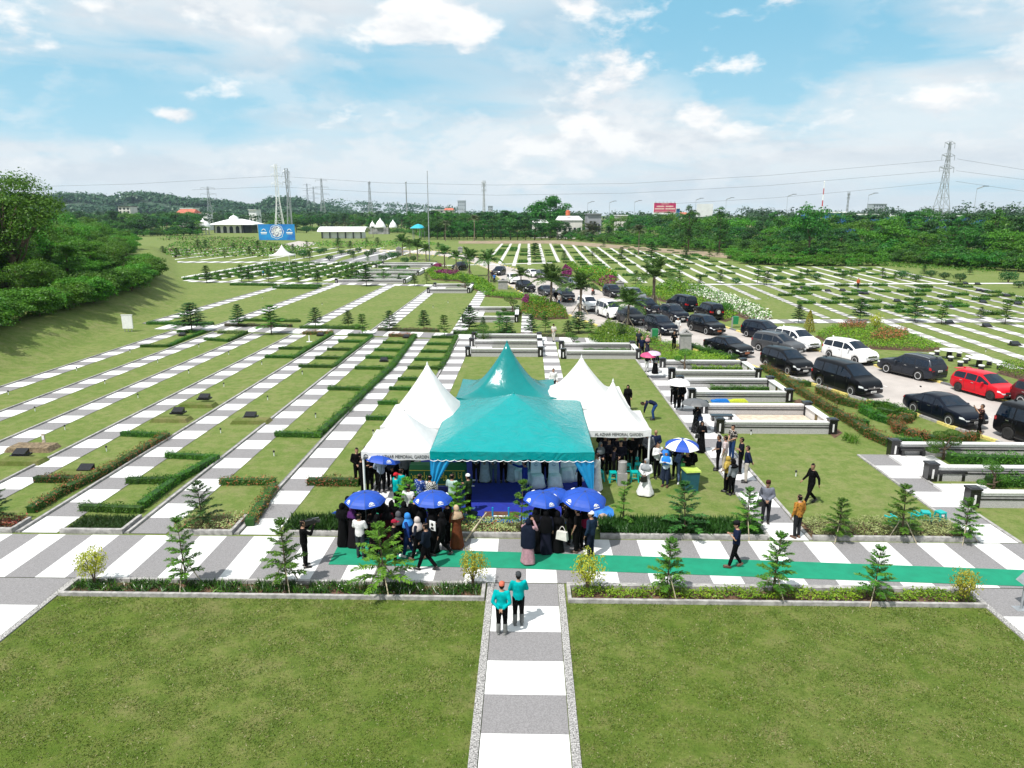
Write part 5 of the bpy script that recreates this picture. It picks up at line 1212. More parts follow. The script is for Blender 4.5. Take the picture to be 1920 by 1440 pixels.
for px,yb,l in ((1227,640,'green litter bin on a white post beside the dark car'),(1378,614,'dark green litter bin on the grass right of the road')):
    c=P(px,yb); r=thing('litter_bin',l,'bin',(c.x,c.y,0)); MB().box((0,0,.75),(.5,.42,.75),tap=1.08).build('body',M_gbin,r); MB().box((-.32,0,.55),(.12,.12,1.1)).build('post',M_pillar,r); MB().box((0,0,1.15),(.56,.46,.06)).build('lid',M_gbin,r)
r=thing('traffic_cone','pale traffic cone on the road corner by the stone pillar','cone',P(1238,640)); MB().box((0,0,.02),(.34,.34,.04)).build('base',M_kerb,r); MB().lathe([(.13,.04),(.03,.7)],12).build('cone',plain('cone_cream',(.6,.5,.4),.6),r)
def stone_table(label,px,py):
    c=P(px,py); r=thing('stone_table',label,'table',(c.x,c.y,0)); MB().lathe([(.35,0),(.22,.1),(.2,.6),(.3,.66)],10).build('pedestal',M_blackg,r); MB().lathe([(.75,.66),(.78,.70),(.75,.74)],20).build('table_top',M_pale,r)
    for k in range(5):
        a=.5+1.257*k; t=thing('stone_stool','short round stone stool, %s around the %s'%(nth(k),label.split(' on ')[0]),'stool',(c.x+1.35*cos(a),c.y+1.35*sin(a),0),group='stone stools around the outdoor tables'); MB().lathe([(.16,0),(.2,.12),(.15,.3)],10).build('foot',M_blackg,t); MB().lathe([(.2,.3),(.23,.36),(.2,.42)],12).build('seat',M_pale,t)
stone_table('dark stone table on the grass beside the slate car',1779,672); stone_table('white topped stone table on the grass above the red car',1835,688)
r=thing('lectern_sign','slanted grey information board on a post at the right edge','sign',P(1914,1142)); MB().tube([(0,0,0),(0,0,.95)],.035,8).build('post',M_gmetal,r); MB().box((0,0,.012),(.4,.3,.024)).build('base',M_gmetal,r); MB().box((.02,0,1.0),(.42,.5,.03),M=Matrix.Rotation(-.9,3,'Y')).build('panel',M_gmetal,r)
# ------------------------------------------------------------------ tents
def pvc(name,col,rough=.35,b=.5,sc=1.2,trans=0):
    m,t,bs=newmat(name); vec=opos(t); n=noise(t,vec,sc,4,.6,1.0)
    t.links.new(mixc(t,sstep(t,n,.3,.7),tuple(c*.9 for c in col),col),bs.inputs['Base Color']); bs.inputs['Roughness'].default_value=rough
    w=nn(t,'ShaderNodeTexNoise'); w.inputs['Scale'].default_value=1.5; w.inputs['Detail'].default_value=5; w.inputs['Distortion'].default_value=2.2
    t.links.new(vec,w.inputs['Vector']); bp=nn(t,'ShaderNodeBump'); bp.inputs['Strength'].default_value=b; bp.inputs['Distance'].default_value=.12
    t.links.new(w.outputs[0],bp.inputs['Height']); t.links.new(bp.outputs[0],bs.inputs['Normal'])
    if trans:
        tr=nn(t,'ShaderNodeBsdfTranslucent'); tr.inputs[0].default_value=(*col,1); mx=nn(t,'ShaderNodeMixShader'); mx.inputs[0].default_value=trans; t.links.new(bs.outputs[0],mx.inputs[1]); t.links.new(tr.outputs[0],mx.inputs[2]); t.links.new(mx.outputs[0],t.nodes['Material Output'].inputs[0])
    return m
M_teal=pvc('teal_tent_fabric',(.0,.30,.305),.22,.55,1.2,.16); M_tealD=pvc('deep_teal_tent_fabric',(.0,.20,.20),.2,.14,1.2,.12); M_tentw=pvc('white_tent_fabric',(.82,.82,.82),.6,.2,1.2,.28)
M_sky=pvc('sky_blue_curtain',(.02,.33,.66),.3,.3,1.2,.25)
def tent_roof(a,b,e,h,n=10,mlev=12,power=1.9,flare=.0,sag=.0):
    rings=[]; 
    for j in range(mlev+1):
        t=j/mlev; k=1-t; z=e+(h-e)*t**power; ring=[]
        k=max(k,.012)
        for s in range(4):
            for i in range(n):
                u=-1+2*i/n; x,y=((u,-1),(1,u),(-u,1),(-1,-u))[s]
                q=math.hypot(x,y); ro=min(1,t**.55*1.05); f=1+(1.12/q-1)*ro; x,y=x*f,y*f
                zz=z+flare*(abs(u)**3)*(1-t)**3-sag*(1-u*u)*(1-t)*t*2+.015*sin(x*9+y*7+j)*(1-t)
                ring.append((x*a*k,y*b*k,zz))
        rings.append(ring)
    return rings
def pagoda(label,cx,cy,a,b,e,h,mat,power=1.9,flare=.06,val=.30,posts=None,pm=M_wmetal,name='tent',scal=0):
    r=thing(name,label,'tent',(cx,cy,0)); m=MB(); m.rings(tent_roof(a,b,e,h,10,12,power,flare,.1),cap=False); m.f.append(tuple(range(len(m.v)-40,len(m.v)))); m.m.append(0)
    o=m.build('canopy',mat,r,smooth=True); MB().lathe([(.05,h-.12),(.045,h+.03),(.0,h+.14)],8).build('finial',mat,r)
    m=MB(); top=tent_roof(a,b,e,h,10 if not scal else scal,12,power,flare,.1)[0]; n=len(top)
    lo=[(x*1.003,y*1.003,z-val-(.05*abs(sin(pi*(i%8)/8)) if scal else 0)) for i,(x,y,z) in enumerate(top)]
    m.rings([lo,[(x*1.003,y*1.003,z+.005) for x,y,z in top]],cap=False); m.build('valance',mat,r)
    for sx,sy in posts or ((-1,-1),(1,-1),(1,1),(-1,1)): MB().tube([(sx*(a-.06),sy*(b-.06),0),(sx*(a-.06),sy*(b-.06),e)],.045,8).build('post',pm,r)
    return r
tL=pagoda('white peaked tent in front on the left, with black lettering on its edge',-5.08,28.25,1.52,1.5,2.28,3.62,M_tentw,power=1.25)
tR=pagoda('white peaked tent in front on the right, with black lettering on its edge',3.90,31.5,1.55,1.6,2.28,4.15,M_tentw,power=1.6)
pagoda('taller white peaked tent behind the left lettered tent',-4.62,32.0,1.9,1.9,2.3,4.80,M_tentw,power=1.25)
pagoda('taller white peaked tent behind the right lettered tent',2.78,35.75,2.25,2.2,2.3,4.42,M_tentw,power=1.65)
c=P(524,497); pagoda('small white peaked tent far off on the left grave field',c.x,c.y+2.5,2.4,2.4,2.3,4.6,M_tentw)
M_ink=plain('lettering_black',(.02,.02,.02),.6)
for t,a,bb,sz in ((tL,1.52,1.5,.20),(tR,1.55,1.6,.20)):
    textobj('lettering','Al Azhar Memorial Garden'.upper(),sz,M_ink,t,Matrix.Translation((.14,-bb*1.003-.012,2.28-.16))@UP@Matrix.Diagonal((.74,1,1,1)))
    m=MB(); x0=-a+.18
    m.tube([(x0-.08+.16*k/6,-bb*1.003-.012,2.15+.07*sin(pi*k/6)) for k in range(7)],.014,4); m.box((x0,-bb*1.003-.012,2.10),(.2,.012,.03)); m.box((x0,-bb*1.003-.012,2.04),(.22,.012,.035)); m.build('emblem',M_ink,t)
# teal hip roof in front: corners, raised centre, scalloped edge
def teal_front():
    x0,x1,y0,y1=-3.78,2.62,26.25,34.3; cx,cy=(x0+x1)/2,(y0+y1)/2; a,b=(x1-x0)/2,(y1-y0)/2
    r=pagoda('large teal canopy with a low peaked roof and scalloped edge in front',cx,cy,a,b,2.52,3.85,M_teal,power=.95,flare=.0,val=.30,pm=M_sky,scal=40)
    return r
tf=teal_front()
pagoda('deep teal tent with a tall pointed peak behind the front canopy',-1.06,36.4,2.52,2.1,2.5,5.05,M_tealD,power=2.0,flare=.12,val=.25,pm=M_wmetal)
# scallop trim line and curtains of the front canopy
m=MB(); a,b=3.2,4.025
m.tube([(-a-.01+2*a*i/160,-b-.022,2.2-.055*abs(sin(pi*(i%8)/8))-.012) for i in range(161)],.012,4); m.build('trim',M_wmetal,tf)
def curtain(x,dirx,y):
    m=MB(); rings=[]
    for j in range(13):
        t=j/12; z=2.22-1.55*t; w=.80*(1-t)**1.25+.07; ring=[]
        if t>.8: w=.07+.25*(t-.8)
        for i in range(15):
            u=i/14; ring.append((x+dirx*(u*w-.03),y+.05*sin(u*20)*(.4+.6*(1-t))-.02*t,z))
        rings.append(ring)
    m.rings(rings,cap=False,closed=False); m.build('curtain',M_sky,tf,smooth=True)
curtain(-a+.02,1,-b+.02); curtain(a-.02,-1,-b+.02); curtain(a-.02,-1,b-.05)
# ------------------------------------------------------------------ carpets and grave
M_gcarpet=plain('green_carpet',(.0,.21,.115),.9,.08,2,space='w',bump=.1); M_bcarpet=plain('blue_carpet',(.006,.018,.26),.9,.1,3,space='w'); M_bedge=plain('light_blue_tarp',(.01,.16,.55),.6,.2,4,bump=.4)
def rug(label,poly,z,mat,th=.014):
    m=MB(); m.prism(poly,z-th,z,0); return tag(m.build('carpet',mat),label,'carpet')
top=[(633,1027),(745,1031),(960,1037),(1440,1053),(1925,1071)]; bot=[(1925,1101),(1440,1084),(960,1067),(616,1060)]
rug('long green carpet laid along the front cross path',PX2(*top,*bot),.042,M_gcarpet)
rug('short green carpet leading from the path to the tent',PX2((634,1026),(692,952),(735,952),(748,1030)),.040,M_gcarpet)
rug('deep blue carpet under the front canopy',[(-5.3,26.6),(-4.4,25.3),(2.75,25.3),(3.1,26.5),(3.1,33.2),(-5.0,33.2)],.05,M_bcarpet)
rug('light blue sheet along the front edge of the blue carpet',[(-2.3,25.15),(2.3,25.15),(2.3,25.55),(-2.3,25.55)],.062,M_bedge)
c=P(940,970); r=thing('open_grave','open brown grave with a low blue railing at the carpet front','open grave',(c.x,c.y,.052)); m=MB(); m.box((0,.0,.03),(1.35,.62,.06)); m.build('boards',plain('brown_boards',(.10,.045,.025),.7,.3,6),r)
for x in (-.32,.30): MB().tube([(x,-.36,0),(x,-.36,.52)],.035,8).build('rail_post',M_sky,r)
MB().tube([(-.32,-.36,.16),(.30,-.36,.16)],.025,6).build('rail',M_wmetal,r)
# bier with green cloth and gold writing
a=P(772,925); c=P(820,925); r=thing('bier','coffin bier under a dark green cloth with gold Arabic lettering','bier',(c.x+.05,28.25,0)); M_gcl=pvc('green_velvet',(.006,.11,.035),.8,.2)
m=MB(); rg=[]
for x in (-1.18,1.18): rg.append([(x,-.42,.48),(x,-.36,1.16),(x*.985,-.2,1.30),(x*.985,.2,1.30),(x,.36,1.16),(x,.42,.48)])
m.rings(rg); m.build('cloth_cover',M_gcl,r)
M_gold=plain('gold_lettering',(.80,.64,.06),.5,.1)
ar='\u0625\u0646\u0627 \u0644\u0644\u0647 \u0648\u0625\u0646\u0627 \u0625\u0644\u064a\u0647 \u0631\u0627\u062c\u0639\u0648\u0646'
try:
    g='\ufee5\ufeee\ufecc\ufe9f\ufe8d\ufead \ufeea\ufef4\ufedf\ufe87 \ufe8e\ufee7\ufe87\ufeed \ufeea\ufee0\ufedf \ufe8e\ufee7\ufe87'
    textobj('lettering',g,.33,M_gold,r,Matrix.Translation((-.05,-.402,.92))@Matrix.Rotation(pi/2-.1,4,'X')@Matrix.Diagonal((.80,1.12,1,1)),.006)
except Exception as ex: print('arabic',ex)
for z in (.54,1.13): MB().box((0,-.425 if z<1 else -.372,z),(2.3,.012,.02)).build('gold_border',M_gold,r)
for y in (-.33,.33): MB().tube([(-1.55,y,.45),(1.55,y,.45)],.03,8).build('carrying_pole',M_wmetal,r)
for x in (-1,1):
    for y in (-.33,.33): MB().tube([(x,y,.05),(x,y,.45)],.022,6).build('leg',M_gmetal,r)
# ------------------------------------------------------------------ stools, chairs
M_stool=plain('turquoise_plastic',(.0,.36,.34),.35,.08,4)
def stool_proto():
    r=thing('plastic_stool','stool','stool'); m=MB(); m.box((0,0,.43),(.29,.29,.035),tap=.95); m.box((0,0,.40),(.27,.27,.04)); m.build('seat',M_stool,r)
    for sx in (-1,1):
        for sy in (-1,1): m=MB(); m.add([(sx*.185,sy*.185,0),(sx*.135,sy*.185,0),(sx*.135,sy*.135,0),(sx*.185,sy*.135,0),(sx*.135,sy*.135,.40),(sx*.09,sy*.135,.40),(sx*.09,sy*.09,.40),(sx*.135,sy*.09,.40)],[(0,1,2,3),(7,6,5,4),(0,4,5,1),(1,5,6,2),(2,6,7,3),(3,7,4,0)]); m.build('leg',M_stool,r)
    m=MB()
    for s in (-1,1): m.box((0,s*.148,.17),(.27,.02,.04)); m.box((s*.148,0,.17),(.02,.27,.04))
    m.build('brace',M_stool,r); return Proto(r)
ST=stool_proto()
for i,(px,py,l) in enumerate(((1149,903,'turquoise plastic stool left of the concrete pipe stub'),(1189,902,'turquoise plastic stool right of the concrete pipe stub, nearest'),(1181,866,'turquoise plastic stool farthest back under the right tent'),(1191,876,'turquoise plastic stool second from the back under the right tent'),(1176,888,'turquoise plastic stool hidden behind the concrete pipe'),(1196,887,'turquoise plastic stool in the middle under the right tent'),(1204,898,'turquoise plastic stool behind the woman in white'),(1124,901,'turquoise plastic stool behind the man in the long white robe'),
    (1733,980,'turquoise plastic stool on the right lawn, left of two upright ones'),(1761,980,'turquoise plastic stool on the right lawn, right of two upright ones'))): ST.put(P(px,py),rnd.uniform(-.3,.3),1.05,l)
for px,py,l in ((1662,980,'turquoise plastic stool tipped over at the left of the right lawn group'),(1704,972,'turquoise plastic stool tipped over behind the middle right sapling')):
    o=ST.put(P(px,py)+Vector((0,0,.17)),.5,1.05,l); o.rotation_euler=(pi/2,0,.5)
r=thing('black_tray','flat black board leaning beside the two upright stools','board',P(1763,990)); MB().box((0,0,.09),(.62,.45,.05),M=Matrix.Rotation(.3,3,'X')).build('panel',M_black,r)
for k in range(3): MB().box((-.14+.14*k,-.02,.118),(.03,.22,.008),M=Matrix.Rotation(.3,3,'X')).build('slat',plain('tray_copper',(.4,.2,.12),.5),r)
M_chair=plain('chair_cover',(.70,.82,.88),.85,.06,6)
def chair_proto():
    r=thing('covered_chair','chair','chair'); m=MB(); rg=[]
    for z,w,d,y in ((0,.29,.29,0),(.2,.25,.26,0),(.44,.225,.23,0),(.47,.22,.22,0)):
        ring=[]
        for k in range(32):
            an=2*pi*k/32; q=1/max(abs(cos(an)),abs(sin(an))); f=1+(.07*sin(an*9) if z<.4 else 0)*(1-z/.44)
            ring.append((w*cos(an)*min(q,1.25)*f,y+d*sin(an)*min(q,1.25)*f,z))
        rg.append(ring)
    m.rings(rg); m.build('seat_cover',M_chair,r,smooth=True)
    m=MB(); rg=[]
    for k in range(9):
        z=.40+.58*k/8; w=.215*(1-.28*(k/8)**3); y=.16+.10*k/8; rg.append([(-w,y,z),(w,y,z),(w*.95,y+.06,z),(-w*.95,y+.06,z)])
    m.rings(rg); m.build('back_cover',M_chair,r)
    m=MB(); m.tube([(-.06+.12*k/5,.20,.80+.04*sin(pi*k/5)) for k in range(6)],.008,4); m.box((0,.20,.76),(.13,.01,.014)); m.build('emblem',plain('emblem_blue',(.05,.2,.35),.6),r); return Proto(r)
CH=chair_proto()
for i,(px,py,rz) in enumerate(((1007,917,.25),(1040,917,.15),(1062,906,.1),(1082,904,.1),(985,910,.3),(965,905,.2))):
    p=P(px,py-4); CH.put((p.x,p.y,.05),rz,1.12,'pale blue covered chair under the front canopy, %s from the left'%nth((985,965,1007,1040,1062,1082).index(px) if False else sorted([1007,1040,1062,1082,985,965]).index(px)),'covered chairs under the canopy')
# ------------------------------------------------------------------ umbrellas
M_umb=pvc('umbrella_blue',(.0015,.055,.38),.6,.1); M_umbw=pvc('umbrella_white',(.78,.78,.78),.6,.1); M_umbg=pvc('umbrella_grey',(.11,.115,.12),.5,.1); M_umbp=pvc('umbrella_pink',(.55,.05,.16),.5,.1); M_umbl=pvc('umbrella_lilac',(.55,.42,.60),.5,.1)
def umbrella(label,px,py,z,rad,mats,tilt=0.0,az=0.0,logo=True,shaft=1.0,rise=.42):
    c=P(px,py,z); r=thing('umbrella',label,'umbrella',(c.x,c.y,z)); r.rotation_euler=(tilt*cos(az),tilt*sin(az),.2)
    m=MB(); K=8; H=rad*rise; S=4; M_=6
    ap=len(m.v); 
    rows=[]
    for j in range(M_+1):
        t=j/M_; row=[]
        for k in range(K*S):
            a=2*pi*k/(K*S); u=(k%S)/S; sc=1-.075*sin(pi*u)*t; rr=rad*sin(t*1.25)/sin(1.25)*sc
            row.append((rr*cos(a),rr*sin(a),-H*(1-cos(t*1.25))/(1-cos(1.25))+.03*sin(pi*u)*t*rad*-.3))
        rows.append(row)
    b=len(m.v); n=K*S
    for row in rows: m.v+=row
    for j in range(M_):
        for k in range(n): m.f.append((b+j*n+k,b+(j+1)*n+k,b+(j+1)*n+(k+1)%n,b+j*n+(k+1)%n)); m.m.append((k//S)%len(mats))
    can=m.build('canopy',list(mats),r)
    m=MB(); m.tube([(0,0,.06),(0,0,-shaft)],.012,6); m.build('shaft',M_dmetal,r); MB().tube([(0,0,-shaft),(0,0,-shaft-.16)],.022,7).build('handle',M_black,r)
    m=MB()
    for k in range(K):
        a=2*pi*k/K; m.tube([rows[t][k*S] for t in range(M_+1)],.006,3)
    m.build('ribs',M_dmetal,r)
    if logo:
        for k in (0,2,4,6):
            m=MB(); a=2*pi*(k+.5)/K
            def on(u,t):
                rr=rad*sin(t*1.25)/sin(1.25)*(1-.075*t); zz=-H*(1-cos(t*1.25))/(1-cos(1.25))-.03*t*rad*.3+.014
                return Vector((rr*cos(a+u),rr*sin(a+u),zz))
            m.tube([on(-.13+.26*i/6,.80-.09*sin(pi*i/6)) for i in range(7)],.02,4)
            for (u0,u1,t0,t1) in ((-.20,.20,.83,.87),(-.17,.17,.885,.92)): m.quad(on(u0,t0),on(u1,t0),on(u1,t1),on(u0,t1))
            m.quad(on(-.05,.76),on(.05,.76),on(.06,.82),on(-.06,.82)); m.build('emblem',M_wmetal,r)
    return r
umbrella('blue umbrella with white emblems tilted before the left white tent',719,850,2.15,.72,[M_umb],.22,2.2)
umbrella('blue umbrella with white emblems over the women in black at the left',684,924,2.15,.72,[M_umb],.03)
umbrella('blue umbrella with white emblems at the left canopy post',811,923,2.1,.70,[M_umb],.02)
umbrella('pale lit blue umbrella with white emblems over women at the front right of the canopy',1018,924,2.05,.68,[M_umb],.12,1.0)
umbrella('largest blue umbrella with white emblems, by the right canopy post',1097,922,2.15,.80,[M_umb],.14,.3)
umbrella('dark blue umbrella half hidden behind the man taking a photo',1042,918,1.75,.60,[M_umb],.05,0,False)
umbrella('umbrella of alternating blue and white panels on the right lawn',1280,824,2.1,.76,[M_umbw,M_umb],.04,0,False)
umbrella('white umbrella over three women in black on the pale path',1273,710,2.05,.72,[M_umbw],.03,0,False)
umbrella('dark grey umbrella over a mourner in black on the pale path',1305,747,1.95,.78,[M_umbg],.10,2.6,False)
umbrella('pink umbrella over a couple in black on the pale path',1216,661,1.95,.60,[M_umbp],.06,0,False)
umbrella('lilac umbrella overlapping the pink umbrella',1226,658,2.05,.55,[M_umbl],.04,0,False)
def folded(label,px,py,z,rot,L=.8):
    c=P(px,py,z); r=thing('umbrella',label,'umbrella',(c.x,c.y,z)); r.rotation_euler=rot
    m=MB(); rg=[]
    for t,rd in ((0,.02),(.15,.05),(.6,.12),(.95,.16),(1.0,.15)):
        rg.append([((rd*(1+.3*sin(6*a)))*cos(a),(rd*(1+.3*sin(6*a)))*sin(a),-t*L) for a in [2*pi*k/24 for k in range(24)]])
    m.rings(rg); m.build('canopy',M_umb,r); MB().tube([(0,0,.08),(0,0,-L-.15)],.012,6).build('shaft',M_dmetal,r); return r
folded('folded blue umbrella lying on the grass left of the crowd',622,963,.12,(1.45,0,-.9)); folded('half folded blue umbrella hanging at the left canopy post',795,945,1.45,(.15,.1,.3),1.0)
# tarp and earth beside the right post
c=P(1128,962); m=MB(); rg=[]
for k in range(7):
    w=.62*(1-.1*k/6); rg.append([(-w+2*w*i/8,-.5+1.0*k/6,.05+.42*sin(pi*min(1,(k+.6)/7))*(.6+.4*sin(pi*i/8))+.04*sin(i*2.3+k)) for i in range(9)])
m.rings(rg,cap=False,closed=False); tag(m.build('tarpaulin',M_bedge,loc=(c.x-.2,c.y-.3,0),smooth=True),'crumpled blue tarpaulin heaped below the largest umbrella','tarpaulin')
M_sack=plain('sack_cloth',(.55,.48,.40),.9,.35,7,bump=.5,col2=(.28,.14,.08))
for i,(px,py,z) in enumerate(((1126,985,.0),(1134,980,.0),(1130,978,.13),(1142,972,.0),(1136,968,.12))):
    c=P(px,py); m=MB(); m.ell((0,0,.08),(.30,.18,.09),10,6); tag(m.build('sandbag',M_sack,loc=(c.x,c.y,z),rz=.3+.5*i,smooth=True),'pale earth filled sack heaped beside the blue tarpaulin','sack','earth sacks by the tarpaulin')
for i,(px,py) in enumerate(((1152,985),(1160,979))):
    c=P(px,py); m=MB(); m.box((0,0,.05+.06*i),(1.1,.18,.06)); tag(m.build('plank',plain('rough_plank',(.20,.13,.08),.9,.3,5),loc=(c.x,c.y,0),rz=.2+.2*i),('lower','upper')[i]+' rough wooden plank beside the earth sacks','plank')
c=P(1183,985); m=MB(); m.box((0,0,.12),(.5,.22,.24),tap=.9); tag(m.build('blue_crate',M_umb,loc=(c.x,c.y,0),rz=.35),'small dark blue crate at the edge of the dark grass bed','crate')
m=MB(); c=P(872,1018); e_=P(895,1000); f_=P(912,975); m.tube([(c.x,c.y,.06),(e_.x,e_.y,.35),(f_.x,f_.y,.3)],.035,6); tag(m.build('bamboo_pole',M_bamboo),'pale pole lying across the variegated bed to the grave','pole')
r=thing('plant_pot','black flower pot at the left edge of the blue carpet','pot',P(886,975)); MB().lathe([(.15,0),(.2,.28),(.22,.3),(.18,.3)],14).build('pot',M_black,r); MB().lathe([(.17,.27),(.001,.28)],14,cap=False).build('soil',M_soil,r)
# ------------------------------------------------------------------ cars
def pw(x,tab):
    for (a,b),(c,d) in zip(tab,tab[1:]):
        if x<=c:
            t=max(0,(x-a)/(c-a)); return b+(d-b)*t
    return tab[-1][1]
M_glass=plain('car_glass',(.004,.010,.022),.02,.2,2,spec=.45); M_tyre=plain('tyre_rubber',(.012,.012,.012),.85,.2,9); M_alloy=plain('alloy_rim',(.60,.61,.63),.35,.1,4,metal=.35); M_rimd=plain('dark_rim',(.05,.05,.055),.35,.1,4,metal=.6)
M_head=plain('headlight_glass',(.72,.75,.78),.12,.1,8,spec=.8); M_tail=plain('taillight_red',(.42,.012,.015),.2,.15,8); M_chrome=plain('chrome',(.62,.63,.65),.18,.05,3,metal=.9); M_plw=plain('plate_white',(.75,.75,.74),.5); M_plo=plain('plate_orange',(.55,.17,.06),.5); M_plb=plain('plate_black',(.02,.02,.02),.5); M_trim=plain('dark_trim',(.02,.02,.021),.5,.2,6)
def paint(name,col,metal=.0): return plain(name,col,.3,.06,.8,metal=metal,coat=.22,spec=.12)
PNT=dict(black=paint('black_paint',(.0035,.004,.006)),navy=paint('midnight_paint',(.004,.006,.013)),white=paint('white_paint',(.78,.78,.78)),grey=paint('grey_paint',(.085,.088,.095),.4),slate=paint('slate_paint',(.028,.032,.042),.4),red=paint('red_paint',(.52,.008,.018)),silver=paint('silver_paint',(.20,.215,.23),.4),maroon=paint('maroon_paint',(.10,.008,.012)))
# kind: L,W,H, wheel radius, hood z, belt z, profile of top as fractions of L from rear(-.5) to front(.5)
CARK=dict(
 sedan=dict(L=4.75,W=1.82,H=1.44,r=.33,wb=2.75,belt=.92,top=[(-.5,.62),(-.492,.88),(-.46,.98),(-.36,1.03),(-.20,1.38),(-.10,1.44),(.04,1.42),(.20,1.03),(.235,.98),(.40,.90),(.47,.78),(.495,.62),(.5,.5)],ws=(.055,.20),rw=(-.345,-.195),sw=(-.30,.175),pil=(-.16,.02)),
 suv=dict(L=4.6,W=1.84,H=1.68,r=.355,wb=2.7,belt=1.03,top=[(-.5,.68),(-.494,1.0),(-.475,1.15),(-.43,1.55),(-.38,1.65),(-.15,1.70),(.03,1.66),(.20,1.18),(.235,1.10),(.41,1.02),(.475,.86),(.496,.66),(.5,.55)],ws=(.04,.195),rw=(-.468,-.42),sw=(-.42,.18),pil=(-.20,.0)),
 mpv=dict(L=4.55,W=1.76,H=1.70,r=.325,wb=2.75,belt=1.02,top=[(-.5,.62),(-.495,.95),(-.482,1.12),(-.455,1.52),(-.42,1.62),(-.15,1.70),(.06,1.66),(.26,1.16),(.29,1.09),(.42,.98),(.475,.82),(.496,.62),(.5,.5)],ws=(.075,.255),rw=(-.478,-.44),sw=(-.45,.235),pil=(-.24,.0)),
 van=dict(L=4.95,W=1.86,H=1.93,r=.34,wb=3.0,belt=1.12,top=[(-.5,.7),(-.497,1.1),(-.49,1.3),(-.475,1.78),(-.45,1.88),(-.15,1.94),(.10,1.91),(.30,1.28),(.33,1.2),(.43,1.06),(.478,.90),(.497,.68),(.5,.55)],ws=(.115,.295),rw=(-.487,-.462),sw=(-.47,.27),pil=(-.26,.01)),
 hatch=dict(L=3.95,W=1.70,H=1.50,r=.30,wb=2.5,belt=.95,top=[(-.5,.6),(-.495,.9),(-.475,1.08),(-.43,1.38),(-.37,1.48),(-.12,1.53),(.06,1.49),(.28,1.02),(.31,.97),(.42,.88),(.475,.74),(.496,.58),(.5,.48)],ws=(.075,.275),rw=(-.468,-.42),sw=(-.43,.255),pil=(-.20,.02)),
 jeep=dict(L=4.5,W=1.85,H=1.80,r=.38,wb=2.7,belt=1.12,top=[(-.5,.72),(-.497,1.1),(-.49,1.3),(-.475,1.72),(-.45,1.78),(-.15,1.83),(.06,1.80),(.16,1.22),(.19,1.16),(.43,1.08),(.48,.9),(.497,.7),(.5,.58)],ws=(.07,.155),rw=(-.487,-.462),sw=(-.45,.14),pil=(-.20,-.03)))
